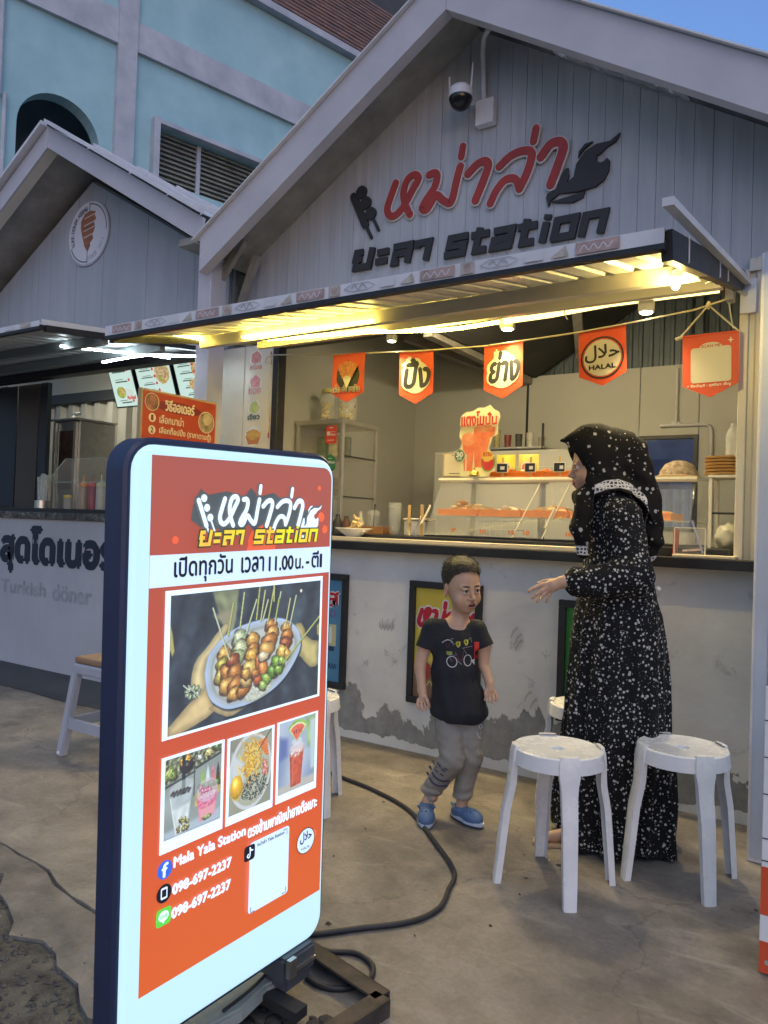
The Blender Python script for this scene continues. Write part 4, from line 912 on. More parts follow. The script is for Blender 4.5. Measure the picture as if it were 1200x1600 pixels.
# photo prints: painted on fine coloured grids (print colour only), one per picture
class Paint:
    def __init__(s, u0, v0, u1, v1, res=.0016, base=(.2,.2,.2), seed=0):
        s.u0, s.v0, s.res = u0, v0, res; s.nu = int(round((u1-u0)/res)); s.nv = int(round((v1-v0)/res)); s.ru = (u1-u0)/s.nu; s.rv = (v1-v0)/s.nv
        s.U, s.V = np.meshgrid(u0+s.ru*(np.arange(s.nu)+.5), v0+s.rv*(np.arange(s.nv)+.5), indexing='ij'); s.C = np.zeros((s.nu, s.nv, 3))+np.array(base); s.rs = np.random.RandomState(seed)
    def noise(s, f, n=8):
        o = 0
        for i in range(n): a = s.rs.rand()*6.28; k = f*(.5+s.rs.rand()*1.2); o = o+np.sin((s.U*math.cos(a)+s.V*math.sin(a))*k+s.rs.rand()*6.28+1.5*np.sin((s.U*math.sin(a)-s.V*math.cos(a))*k*.6))
        return o/n**.5/1.4
    def mixc(s, m, c):
        m = np.clip(m, 0, 1)[..., None]; s.C = s.C*(1-m)+np.asarray(c)*m
    def ell(s, u, v, a, b, rot=0, soft=.0015, wob=0):
        x = (s.U-u)*math.cos(rot)+(s.V-v)*math.sin(rot); y = -(s.U-u)*math.sin(rot)+(s.V-v)*math.cos(rot); r = np.sqrt((x/a)**2+(y/b)**2)
        if wob: th = np.arctan2(y/b, x/a); r = r/(1+wob*np.sin(3*th+s.rs.rand()*6)+wob*.7*np.sin(5*th+s.rs.rand()*6))
        return np.clip((1-r)*min(a, b)/soft, 0, 1), x/a, y/b, r
    def blob(s, u, v, a, b, c, rot=0, wob=.08, tex=.25, f=900, hi=.35, dark=.55, edge=(.20,.10,.04)):
        m2, *_ = s.ell(u-.001, v-.0015, a*1.10, b*1.12, rot, .002, wob); s.mixc(m2*.8, edge); st = s.rs.get_state(); m, x, y, r = s.ell(u, v, a, b, rot, .0012, wob)
        sh = 1-(dark)*np.clip(r, 0, 1)**2.5+.25*(-.3*x+.9*y)*.6; c = np.array(c)*np.clip(sh*(1+tex*s.noise(f)), .15, 1.7)[..., None]
        sp = np.exp(-((x+.25)**2+(y-.4)**2)*9)*hi; c = np.clip(c+sp[..., None]*np.array((1,.95,.8)), 0, 1); s.mixc(m, c)
    def poly(s, P, c, soft=.0015, tex=0, f=300):
        P = np.array(P); ins = np.zeros(s.U.shape, bool); d = np.full(s.U.shape, 9.)
        for i in range(len(P)):
            a, b = P[i-1], P[i]; cond = ((a[1] > s.V) != (b[1] > s.V)); xx = a[0]+(s.V-a[1])*(b[0]-a[0])/((b[1]-a[1]) if abs(b[1]-a[1]) > 1e-9 else 1e-9); ins ^= cond & (s.U < xx)
            e = b-a; t = np.clip(((s.U-a[0])*e[0]+(s.V-a[1])*e[1])/(e@e+1e-12), 0, 1); d = np.minimum(d, np.hypot(s.U-a[0]-t*e[0], s.V-a[1]-t*e[1]))
        sd = np.where(ins, d, -d); m = np.clip(sd/soft+.5, 0, 1); cc = np.array(c, float)
        if tex: cc = cc*(1+tex*s.noise(f))[..., None]
        s.mixc(m, np.clip(cc, 0, 1)); return sd
    def line(s, a, b, w, c, soft=.0008, tex=0):
        a, b = np.array(a), np.array(b); e = b-a; t = np.clip(((s.U-a[0])*e[0]+(s.V-a[1])*e[1])/(e@e+1e-12), 0, 1); d = np.hypot(s.U-a[0]-t*e[0], s.V-a[1]-t*e[1]); s.mixc(np.clip((w/2-d)/soft+.5, 0, 1), c)
    def build(s, name, z, wash=.10):
        C = np.clip(s.C*(1-wash)+wash*np.array((.60,.75,.88)), 0, 1); C = np.where(C <= .04045, C/12.92, ((C+.055)/1.055)**2.4); n1, n2 = s.nu+1, s.nv+1
        uu, vv = np.meshgrid(s.u0+s.ru*np.arange(n1), s.v0+s.rv*np.arange(n2), indexing='ij'); inv = np.array(GI); P = np.array(SO)+uu[..., None]*np.array(SU)+vv[..., None]*np.array(SV)+z*np.array(SN); P = P.reshape(-1, 3)@inv[:3,:3].T+inv[:3,3]
        i, j = np.meshgrid(np.arange(s.nu), np.arange(s.nv), indexing='ij'); q = np.stack([i*n2+j, (i+1)*n2+j, (i+1)*n2+j+1, i*n2+j+1], -1).reshape(-1, 4)
        me = bpy.data.meshes.new(name); me.vertices.add(len(P)); me.vertices.foreach_set('co', P.astype(np.float32).ravel()); me.loops.add(len(q)*4); me.loops.foreach_set('vertex_index', q.astype(np.int32).ravel()); me.polygons.add(len(q)); me.polygons.foreach_set('loop_start', np.arange(len(q), dtype=np.int32)*4); me.update(calc_edges=True)
        at = me.attributes.new('print', 'FLOAT_COLOR', 'CORNER'); c4 = np.ones((len(q), 4, 4), np.float32); c4[:, :, :3] = C.reshape(-1, 1, 3); at.data.foreach_set('color', c4.ravel()); me.materials.append(m_print)
        o = bpy.data.objects.new(name, me); col.objects.link(o); o.parent = sg; return o
m_print, t_, b_, N_, L_ = node_mat('backlit_photo_print'); an_ = N_('ShaderNodeAttribute'); an_.attribute_name = 'print'; L_(an_.outputs['Color'], b_.inputs['Emission Color']); b_.inputs['Emission Strength'].default_value = E_; b_.inputs['Base Color'].default_value = (.1,.1,.1,1); b_.inputs['Roughness'].default_value = .35
f = sflat(.003); f.rect(.038, .491, .510, .786, s_lw)
for (a, b, c, d) in ((.039,.265,.203,.457), (.211,.265,.355,.455), (.364,.266,.507,.456)): f.rect(a, b, c, d, s_lw)
f.build('photo_borders', sg, GI)
p = Paint(.051, .497, .502, .776, .0014, (.15,.18,.21), 1)
p.C *= (1+.22*p.noise(40)+.16*p.noise(130))[..., None]; folds = np.sin(p.U*95+3*np.sin(p.V*14)+p.noise(20)); p.C *= (1+.20*folds)[..., None]; p.C += (.04*np.clip((p.V-.60)/.15, 0, 1))[..., None]
sk1, sk2 = (.78,.68,.46), (.90,.80,.60)
sd = p.poly([(.158,.776),(.232,.776),(.226,.71),(.208,.665),(.188,.705),(.172,.74)], (.50,.52,.38), .006, .12, 120); p.poly([(.163,.725),(.225,.735),(.215,.68),(.195,.70)], (.58,.55,.44), .01); p.poly([(.051,.72),(.057,.70),(.063,.665),(.058,.655),(.051,.67)], (.70,.66,.35), .003)
def skin(P, c=(.82,.72,.50)):
    sd = p.poly(P, (0,0,0), .0015); m = np.clip(sd/.0015+.5, 0, 1); sh = .72+.34*np.clip(sd/.016, 0, 1)+.05*p.noise(150); p.mixc(m, np.clip(np.array(c)*sh[..., None], 0, 1))
skin([(.051,.490),(.052,.515),(.075,.532),(.103,.553),(.125,.568),(.146,.580),(.165,.55),(.172,.524),(.150,.513),(.110,.502)])
skin([(.106,.593),(.108,.612),(.113,.630),(.124,.645),(.139,.656),(.153,.668),(.166,.682),(.180,.694),(.192,.704),(.201,.706),(.205,.698),(.198,.684),(.183,.664),(.165,.648),(.148,.635),(.142,.608),(.145,.579),(.134,.566),(.118,.570),(.108,.580)], (.86,.78,.56))
skin([(.405,.672),(.418,.680),(.436,.680),(.448,.664),(.453,.648),(.475,.634),(.502,.628),(.502,.572),(.490,.566),(.472,.568),(.452,.584),(.438,.598),(.417,.608)], (.74,.68,.42)); skin([(.492,.668),(.502,.672),(.502,.640),(.494,.645)], (.80,.74,.42))
skin([(.155,.532),(.178,.518),(.206,.504),(.225,.503),(.244,.509),(.258,.513),(.270,.518),(.24,.530),(.19,.540)], (.80,.70,.50))
for k in range(9): a = k*.7; p.blob(.112+.016*math.cos(a), .575+.010*math.sin(a), .007, .005, (.55,.62,.50), a, .2, .5, 1500, .5, .4, (.15,.17,.14))
p.line((.088,.592), (.104,.578), .003, (.72,.78,.72)); p.line((.10,.590), (.13,.560), .003, (.70,.76,.66))
pl = smooth_path([(.142,.608),(.150,.640),(.167,.660),(.195,.679),(.233,.693),(.28,.700),(.324,.702),(.365,.698),(.393,.688),(.420,.670),(.434,.648),(.436,.628),(.428,.607),(.405,.578),(.374,.552),(.33,.532),(.275,.520),(.235,.518),(.205,.521),(.178,.534),(.158,.552),(.146,.580),(.142,.608)], 4)
p.poly([(u+.003, v-.005) for u, v in pl], (.10,.12,.14), .006); sd = p.poly(pl, (.66,.74,.86), .0015); rim = np.clip(sd/.020, 0, 1); m = np.clip(sd/.0015+.5, 0, 1)
pc = np.array((.60,.68,.82))*(1-rim[..., None])+np.array((.74,.77,.74))*rim[..., None]; pc *= (1-.18*np.exp(-((sd-.018)/.004)**2)+.10*np.exp(-((sd-.004)/.003)**2)+.04*p.noise(80))[..., None]; p.mixc(m, np.clip(pc, 0, 1))
fr_, mt_, ch_, gn_ = (.84,.62,.28), (.72,.44,.16), (.58,.28,.12), (.45,.62,.18)
sd = p.poly([(.25,.548),(.29,.562),(.325,.557),(.345,.548),(.32,.530),(.29,.522),(.262,.524)], (.62,.64,.56), .004); p.mixc(np.clip(sd/.004, 0, 1)*(p.noise(2600) > .0), (.90,.92,.86)); p.mixc(np.clip(sd/.004, 0, 1)*(p.noise(3000) > .9), (.30,.32,.24))
for (u, v, a, b, c, r_) in ((.240,.668,.024,.020,(.70,.76,.60),.2),(.243,.645,.026,.020,(.74,.78,.58),.1),(.236,.628,.022,.018,(.66,.72,.50),0),(.196,.640,.020,.018,fr_,.3),(.192,.618,.019,.017,(.66,.62,.20),.2),(.188,.592,.018,.020,(.74,.66,.26),.1),(.208,.600,.024,.022,mt_,.4),(.222,.622,.020,.016,ch_,.2),(.228,.595,.022,.020,mt_,.1),(.205,.572,.024,.018,fr_,.5),(.232,.568,.026,.020,mt_,.3),(.228,.550,.022,.016,fr_,.2),(.255,.555,.024,.016,mt_,.5),(.262,.573,.020,.016,(.88,.72,.42),.2),(.278,.660,.021,.017,fr_,.1),(.280,.640,.019,.014,mt_,.1),(.277,.625,.021,.018,(.86,.64,.22),0),(.272,.598,.023,.020,(.90,.74,.36),.2),(.260,.588,.014,.014,fr_,.1),(.300,.606,.013,.024,(.80,.42,.16),.1),(.313,.590,.015,.024,(.86,.52,.20),.15),(.334,.686,.020,.015,mt_,.1),(.339,.668,.022,.016,fr_,.1),(.331,.651,.026,.018,mt_,.05),(.322,.632,.026,.020,fr_,.05),(.312,.618,.018,.012,(.92,.84,.66),0),(.385,.674,.018,.014,fr_,.1),(.388,.656,.021,.015,mt_,0),(.384,.638,.021,.016,ch_,0),(.374,.618,.021,.018,(.90,.72,.30),-.2),(.390,.612,.012,.014,fr_,0),(.296,.570,.014,.016,(.76,.36,.18),.2),(.288,.584,.014,.010,mt_,.1),(.358,.596,.024,.017,gn_,-.4),(.342,.578,.020,.014,(.38,.56,.16),-.5),(.362,.580,.016,.012,gn_,-.2),(.322,.566,.018,.012,(.55,.70,.26),-.6),(.312,.552,.014,.011,(.62,.74,.36),-.5),(.372,.600,.012,.010,(.60,.74,.30),0)): p.blob(u, v, a, b, c, r_, .09, .30, 1100)
for i_, (a, b) in enumerate((((.16,.741),(.21,.626)),((.217,.746),(.204,.678)),((.248,.766),(.238,.693)),((.286,.748),(.257,.677)),((.295,.776),(.287,.704)),((.312,.766),(.30,.699)),((.322,.744),(.307,.701)),((.339,.766),(.322,.690)),((.340,.776),(.341,.74)),((.363,.759),(.346,.689)),((.357,.744),(.348,.70)),((.395,.741),(.381,.679)),((.415,.746),(.396,.678)),((.502,.689),(.377,.593)))): p.line((a[0]+.0014, a[1]-.001), (b[0]+.0014, b[1]-.001), .004, (.30,.32,.22)); p.line(a, b, .0036, ((.78,.82,.66), (.72,.76,.38), (.80,.80,.52))[i_ % 3])
m, *_ = p.ell(.432, .756, .005, .005, 0, .002); p.mixc(m, (.95,.92,.85)); p.build('skewer_photo', .0036, .07)
# drinks on a counter
p = Paint(.048, .290, .195, .451, .0014, (.56,.60,.58), 2); p.C *= (1+.08*p.noise(60))[..., None]; p.poly([(.048,.40),(.12,.415),(.195,.432),(.195,.451),(.048,.451)], (.46,.48,.36), .003, .5, 500); p.poly([(.048,.398),(.125,.412),(.125,.408),(.048,.393)], (.20,.22,.20)); p.poly([(.125,.418),(.195,.434),(.195,.430),(.125,.413)], (.18,.20,.19)); p.line((.122,.451), (.122,.36), .003, (.22,.25,.24))
for (u, v, a, c) in ((.06,.42,.018,(.55,.62,.28)),(.10,.437,.016,(.86,.62,.20)),(.105,.425,.015,(.12,.10,.10)),(.135,.435,.008,(.84,.86,.82)),(.160,.440,.012,(.86,.80,.50)),(.182,.446,.010,(.35,.48,.24))): p.blob(u, v, a, a*.8, c, 0, .2, .5, 700)
p.poly([(.125,.360),(.150,.374),(.195,.392),(.195,.350),(.125,.335)], (.74,.64,.36), .002, .12, 200)
for (u, c) in ((.145,(.55,.72,.30)),(.158,(.82,.86,.88)),(.172,(.85,.45,.50)),(.186,(.25,.20,.18))): p.poly([(u-.006,.372),(u+.006,.374),(u+.004,.398),(u,.414),(u-.004,.398)], c, .002, .1, 300); p.blob(u-.002, .372, .010, .007, (.30,.42,.14), 0, .2, .5, 900)
p.poly([(.048,.29),(.195,.29),(.195,.315),(.048,.305)], (.68,.74,.80), .01); p.poly([(.060,.380),(.120,.388),(.106,.298),(.076,.290)], (.70,.75,.76), .0015, .05, 150); p.poly([(.066,.345),(.112,.350),(.105,.300),(.078,.294)], (.84,.88,.88), .006, .06, 200); p.line((.094,.451), (.095,.375), .009, (.10,.12,.15)); m, *_ = p.ell(.090, .388, .034, .014, .1, .003); p.mixc(m*.55, (.80,.84,.84))
for k in range(16): p.blob(.066+.0030*k, .378+.004*math.sin(k*2.1), .0040, .0032, (.16,.14,.14), 0, .2, .4, 900, .25, .4, (.3,.3,.3))
for k in range(18): p.blob(.082+.026*p.rs.rand(), .298+.024*p.rs.rand(), .0045, .0045, (.62,.60,.34), 0, .2, .5, 900, .3)
p.line((.062,.37), (.078,.296), .002, (.90,.93,.95)); p.poly([(.130,.350),(.186,.356),(.178,.306),(.138,.300)], (.86,.46,.58), .0015, .16, 500); p.poly([(.136,.325),(.182,.328),(.178,.306),(.139,.301)], (.92,.62,.66), .006); m, *_ = p.ell(.158, .362, .030, .026, 0, .003); p.mixc(m*.6, (.84,.78,.86))
for k in range(14): p.blob(.140+.034*p.rs.rand(), .350+.022*p.rs.rand(), .006, .004, (.86,.48,.62), p.rs.rand()*3, .2, .3, 900, .5, .4, (.7,.4,.5))
m, *_ = p.ell(.158, .352, .030, .006, .05, .002); p.mixc(m*.5, (.92,.90,.94)); p.blob(.158, .306, .014, .005, (.62,.66,.40), 0, .1, .4, 900); p.build('drinks_photo', .0036, .10)
# noodle bowl
p = Paint(.219, .284, .347, .449, .0014, (.58,.58,.50), 3); p.C *= (1+.08*p.noise(50))[..., None]; m, *_ = p.ell(.282, .368, .066, .086, 0, .002); p.mixc(m, (.80,.82,.84)); m, x, y, r = p.ell(.283, .368, .060, .079, 0, .004); p.mixc(m, (.70,.72,.62)); p.mixc(m*np.clip((r-.80)*4, 0, 1)*.4, (.45,.46,.42)); p.poly([(.225,.42),(.26,.39),(.262,.35),(.225,.34)], (.80,.83,.84), .010)
for k in range(150):
    u = .285+p.rs.normal()*.014; v = .392+p.rs.normal()*.022; a = p.rs.rand()*6.28; c = ((.94,.80,.30), (.84,.64,.18), (.70,.50,.12))[k % 3]; q = (u+.010*math.cos(a), v+.010*math.sin(a)); a2 = a+p.rs.normal()*.8; p.line((u, v), q, .0026, c, .0008); p.line(q, (q[0]+.009*math.cos(a2), q[1]+.009*math.sin(a2)), .0026, c, .0008)
for k in range(240): a = p.rs.rand()*6.28; rr2 = math.sqrt(p.rs.rand()); u = .292+.042*rr2*math.cos(a); v = .328+.028*rr2*math.sin(a); a2 = p.rs.rand()*3; c = ((.10,.12,.12), (.20,.23,.20), (.34,.37,.33), (.62,.64,.58))[k % 4 if k % 7 else 0]; p.line((u, v), (u+.005*math.cos(a2), v+.005*math.sin(a2)), .0020, c, .0008)
p.blob(.241, .342, .019, .026, (.96,.72,.14), 0, .05, .06, 400, .5, .25, (.80,.70,.30))
for k in range(12): p.line((.305+.002*k, .425-.0028*k), (.330+.0006*k, .432-.0036*k), .003, ((.92,.48,.16), (.84,.38,.10))[k % 2])
for k in range(10): p.blob(.322+.010*p.rs.rand(), .352+.030*p.rs.rand(), .008, .006, (.92,.60,.52), p.rs.rand()*3, .2, .3, 900, .2, .4, (.6,.3,.25))
p.line((.345,.449), (.305,.408), .0022, (.12,.10,.08)); p.build('noodle_photo', .0036, .08)
# watermelon drink
p = Paint(.371, .284, .498, .452, .0014, (.60,.66,.76), 4); p.C += (.14*p.noise(28))[..., None]*np.array((1,.9,.7)); p.poly([(.371,.36),(.40,.37),(.40,.41),(.371,.42)], (.36,.42,.66), .014); p.poly([(.462,.452),(.498,.452),(.498,.37),(.47,.38)], (.58,.70,.46), .016, .2, 100); p.poly([(.478,.44),(.498,.44),(.498,.32),(.484,.32)], (.74,.82,.82), .008); p.poly([(.371,.30),(.498,.305),(.498,.284),(.371,.284)], (.74,.72,.68), .008)
sd = p.poly([(.408,.372),(.457,.378),(.449,.294),(.414,.292)], (.80,.30,.16), .0015, .12, 260); p.mixc(np.clip(sd/.004, 0, 1)*np.clip(1-np.abs(p.U-.420)/.004, 0, 1)*.35, (1,.72,.6)); p.mixc(np.clip((.008-sd)/.008, 0, 1)*(sd > 0)*.35, (.45,.12,.06))
for k in range(14): p.blob(.408+.048*p.rs.rand(), .366+.014*p.rs.rand(), .007, .005, (.94,.80,.76), p.rs.rand()*3, .2, .2, 900, .4, .3, (.8,.5,.45))
m, *_ = p.ell(.433, .384, .027, .012, .05, .003); p.mixc(m*.7, (.92,.84,.84)); m, *_ = p.ell(.433, .398, .022, .010, 0, .003); p.mixc(m*.6, (.90,.90,.94)); P_ = [(.432,.398),(.400,.432),(.410,.443),(.428,.450),(.450,.448),(.472,.434)]; p.poly(P_, (.56,.74,.30), .0015, .1, 300); p.poly([(.432,.399),(.405,.430),(.414,.438),(.430,.443),(.449,.441),(.465,.431)], (.90,.92,.70), .0015); p.poly([(.432,.400),(.409,.428),(.418,.435),(.432,.439),(.448,.437),(.459,.429)], (.93,.40,.28), .002, .14, 500)
for k in range(5): p.line((.424+.006*k, .418), (.423+.0065*k, .426), .002, (.25,.08,.06))
p.build('watermelon_photo', .0036, .10)
# contact lines and icons
f = sflat(.003)
f.text('Mala Yala Station', .076, .228, .272, .249, s_lw, bold=.0013); f.text('\u0e15\u0e23\u0e07\u0e02\u0e49\u0e32\u0e21\u0e1e\u0e32\u0e13\u0e34\u0e0a\u0e1b\u0e48\u0e32\u0e22\u0e32\u0e07\u0e15\u0e37\u0e2d\u0e40\u0e1a\u0e32\u0e30', .280, .218, .512, .248, s_lw, bold=.0012)
f.text('098-697-2237', .074, .174, .231, .194, s_lw, bold=.0016); f.text('098-697-2237', .073, .126, .230, .146, s_lw, bold=.0016)
f.disc(.053, .233, .0185, em2('print_blue', (.22, .38, .78))); f.text('f', .046, .219, .060, .246, s_lw, bold=.0012)
f.disc(.052, .186, .0185, s_bk); f.rrect(.044, .175, .060, .198, .003, s_lw); f.rect(.0465, .179, .0575, .194, s_bk)
f.rrect(.034, .122, .070, .157, .007, em2('print_linegreen', (.36, .76, .28))); f.disc(.052, .141, .0125, s_lw, ry=.0105); f.poly([(.047,.133),(.052,.126),(.055,.133)], s_lw); f.text('LINE', .043, .138, .061, .144, MATS['print_linegreen'], bold=.0003)
f.rrect(.284, .045, .412, .205, .008, s_wh); f.text('\u0e2b\u0e21\u0e48\u0e32\u0e25\u0e48\u0e32 Yala Station', .308, .190, .395, .199, s_bk, bold=.0003)
for (u, v, a, b) in ((.404, .193, -1, 1), (.404, .055, -1, -1), (.291, .053, 1, -1)): f.stroke([(u+a*.012, v+b*.006), (u, v+b*.006), (u, v-b*.006)], .0018, s_bk, sm=False)
f.rrect(.266, .168, .299, .202, .007, s_bk)
f.stroke([(.284,.196),(.284,.180),(.280,.175),(.276,.179),(.279,.183)], .0032, s_lw); f.stroke([(.284,.196),(.287,.190),(.292,.189)], .003, s_lw)
f.disc(.470, .148, .0325, s_bk, ry=.031); f.disc(.470, .148, .0305, s_wh, ry=.029); f.text('\ufedd\ufefc\ufea3', .450, .144, .491, .170, s_bk, bold=.0008); f.text('HALAL', .455, .128, .485, .135, s_bk)
f.build('contact_lines', sg, GI)
# stand: steel foot box with latch, angle-iron base frame
mb = MB(); mb.obox(SO+SU*.46+SV*-.145+SN*-.03, SU*.055, SN*.042, SV*.03); mb.obox(SO+SU*.46+SV*-.172+SN*-.03, SU*.045, SN*.036, SV*.03); mb.build('foot_box', mat('grey_metal', (.12, .13, .15), .4, metal=.6, bump=.1, var=.2, vscale=9), sg, xf=GI, bevel=.006)
mb = MB(); mb.obox(SO+SU*.42+SV*-.135+SN*.018, SU*.012, SN*.006, SV*.022); mb.obox(SO+SU*.47+SV*-.15+SN*.014, SU*.04, SN*.003, SV*.004); mb.build('latch', m_steel, sg, xf=GI)
mb = MB(); mb.obox(SO+SU*.05+SV*-.165+SN*-.03, SU*.045, SN*.03, SV*.05); mb.build('foot_box', MATS['grey_metal'], sg, xf=GI)
bf_ = MB(); H1 = .028
c4 = [Vector(p) for p in ((-1.36,-1.835,.018), (-1.005,-1.915,.018), (-1.11,-2.62,.018), (-1.46,-2.56,.018))]
for i in range(4):
    a, b = c4[i], c4[(i+1) % 4]; d = (b-a).normalized(); cen = (c4[0]+c4[2])/2; side = Vector((-d.y, d.x, 0)); side = side if side.dot(cen-a) > 0 else -side
    mb = MB(); mb.bar(a+Vector((0,0,.022)), b+Vector((0,0,.022)), .05 if i % 2 == 0 else .046, .006); mb.bar(a-side*.022, b-side*.022, .006, .05); mb.build('base_bar', mat('rusty_black_iron', (.03, .028, .027), .65, metal=.3, bump=.5, bscale=40, vscale=14, var2=(.11, .085, .07)), sg, xf=GI)
mb = MB(); mb.obox(SO+SU*.40+SV*-.213+SN*-.03, SU*.02, SN*.10, Vector((0,0,.012))); mb.build('base_cross_bar', m_black, sg, xf=GI)
ts = thing('stone_slab', 'pale broken stone slab weighing down the foot of the glowing sign', 'slab', (-1.35, -2.15, .045))
mb = MB(); mb.prism([(-.13,-.2),(.12,-.22),(.15,-.05),(.135,.05),(.16,.12),(.02,.185),(-.05,.17),(-.15,.16)], (0,0,0), (1,0,0), (0,1,0), (0,0,.035)); mb.build('slab', mat('pale_stone', (.28, .30, .27), .8, bump=.5, bscale=30, var=.2, vscale=10), ts, bevel=.006)
tr = thing('debris', 'dark crumbled rubble lying inside the sign base frame', 'rubble', (-1.18, -2.05, 0)); mb = MB(); rq = random.Random(3)
for k in range(26): s_ = rq.uniform(.008, .025); mb.ball((rq.uniform(-.07, .10), rq.uniform(-.13, .03), s_*.4), s_, 6, 4, (1, rq.uniform(.6, 1.3), .5))
o = mb.build('rubble', mat('rubble', (.05, .043, .04), .95, bump=.5, var=.4, vscale=30), tr); o['kind'] = 'stuff'
def cable(pts, r, label, m, n=6):
    P = [tuple(v) for v in smooth_path([np.array(p, float) for p in pts], n)]
    o = MB().tube(P, r, 8).build('cable', m, smooth='all'); return tag(o, label, 'cable')
m_cab = mat('black_rubber', (.03, .027, .03), .5, var=.3, vscale=20)
cable([(-1.42,-1.80,.012),(-1.349,-1.748,.0095),(-1.27,-1.65,.0095),(-1.166,-1.521,.0095),(-1.135,-1.40,.0095),(-1.17,-1.27,.0095),(-1.22,-1.14,.0095),(-1.40,-.96,.0095),(-1.632,-.753,.0095),(-1.86,-.65,.0095),(-2.095,-.592,.0095),(-2.6,-.50,.0095),(-3.3,-.42,.0095)], .0085, 'long black cable curving over the floor past the boy', m_cab)
cable([(-1.33,-1.86,.06),(-1.27,-1.80,.012),(-1.20,-1.755,.0085),(-1.13,-1.775,.0085),(-1.10,-1.83,.0085),(-1.125,-1.90,.0085),(-1.18,-1.93,.0085),(-1.24,-1.92,.0085)], .0075, 'short black cable looped beside the sign base', m_cab)
cable([(-1.235,-2.03,.17),(-1.24,-2.04,.10),(-1.235,-2.09,.088),(-1.225,-2.16,.087),(-1.22,-2.24,.087)], .004, 'thin dark wire trailing over the stone slab', m_cab)

# ================================================================== stools
m_pl = mat('white_plastic', (.62, .615, .615), .26, bump=.04, bscale=40, vscale=9, var2=(.73, .725, .715))
m_scuff = m_pl
def make_stool():
    t = thing('plastic_stool', '', 'stool', (0, 0, 0)); H_ = .455
    sb = MB(); sb.lathe([(.0001, H_-.020), (.022, H_-.020), (.0225, H_-.008), (.024, H_-.005), (.10, H_-.003), (.135, H_-.001), (.145, H_+.001), (.151, H_-.003), (.157, H_-.05), (.153, H_-.052), (.147, H_-.01), (.10, H_-.014), (.024, H_-.015)], n=48)
    sb.build('seat', m_pl, t, smooth=True)
    hl = MB(); hl.lathe([(.0001, H_-.019), (.0215, H_-.0185)], n=20); hl.build('seat_hole', m_scuff if 0 else mat('hole_grey', (.22, .22, .25), .5), t)
    for k in range(4):
        a = math.pi/2*k; er = Vector((math.cos(a), math.sin(a), 0)); et = Vector((-math.sin(a), math.cos(a), 0)); mb = MB()
        secs = [(H_+.008, .142, .026, .012), (H_+.007, .154, .030, .016), (H_-.02, .160, .034, .018), (H_-.055, .1625, .034, .020), (H_-.085, .165, .0285, .024), (H_-.12, .168, .0262, .026), (.25, .185, .0245, .026), (.10, .199, .0225, .025), (0, .208, .0205, .024)]
        n = 8
        for (z_, r_, hw, dp) in secs:
            # open channel section, curved outward face
            for (s_, d_) in ((-1, -dp), (-1, -.004), (-.55, 0), (.55, 0), (1, -.004), (1, -dp), (.80, -dp), (-.80, -dp)):
                inner = 0
                dd = d_
                if s_ in (.80, -.80): dd = -.006
                mb.v.append(tuple(er*(r_+dd)+et*(hw*s_)+Vector((0,0,z_))))
        # order around: outer-left-back, outer-left-front, front, front, outer-right-front, outer-right-back, inner-right, inner-left
        for i in range(len(secs)-1):
            for k2 in range(n): mb.f.append((i*n+k2, i*n+(k2+1) % n, (i+1)*n+(k2+1) % n, (i+1)*n+k2))
        mb.f.append(tuple(range(n))[::-1]); mb.f.append(tuple((len(secs)-1)*n+k2 for k2 in range(n))); mb.mi = [0]*len(mb.f)
        mb.build('leg', m_pl, t, smooth=True)
    return t
st0 = make_stool()
for i, (x_, y_, deg, lab) in enumerate(((-.92, -.987, -55, 'white round plastic stool standing in front of the woman, left of the pair'), (-.582, -.683, -50, 'white round plastic stool behind and right of the woman'), (-1.06, -.27, 10, 'white stool mostly hidden between the woman and the counter wall'), (-2.06, -.945, -19, 'white stool half hidden behind the right edge of the glowing sign'))):
    s_ = st0 if i == 0 else copy_tree(st0); s_.location = (x_, y_, 0); s_.rotation_euler = (0, 0, R(deg)); tag(s_, lab, 'stool', 'white round plastic stools')
t = thing('square_stool', 'square pale plastic stool with brown seat left of the glowing sign', 'stool', (-3.20, -1.0, 0)); H_ = .46
MB().bbox(-.15, .15, -.15, .15, H_-.005, H_+.028, .01).build('seat_pad', mat('seat_brown', (.28, .17, .10), .5, var=.2, vscale=8), t)
MB().bbox(-.155, .155, -.155, .155, H_-.06, H_-.006, .01).build('seat', mat('grey_plastic', (.36, .37, .42), .4, var=.08, vscale=4), t)
for sx in (-1, 1):
    for sy in (-1, 1):
        mb = MB(); mb.bar((sx*.138, sy*.138, H_-.05), (sx*.178, sy*.178, 0), .042, .042); mb.build('leg', MATS['grey_plastic'], t, bevel=.005)
        MB().ball((sx*.180, sy*.180, .016), .022, 10, 6, (1,1,.7)).build('foot', MATS['white_plastic'], t, smooth=True)
for (a, b) in (((-1,-1),(1,-1)), ((-1,1),(1,1)), ((-1,-1),(-1,1)), ((1,-1),(1,1))):
    MB().bar((a[0]*.162, a[1]*.162, .16), (b[0]*.162, b[1]*.162, .16), .02, .05).build('stretcher', MATS['grey_plastic'], t)

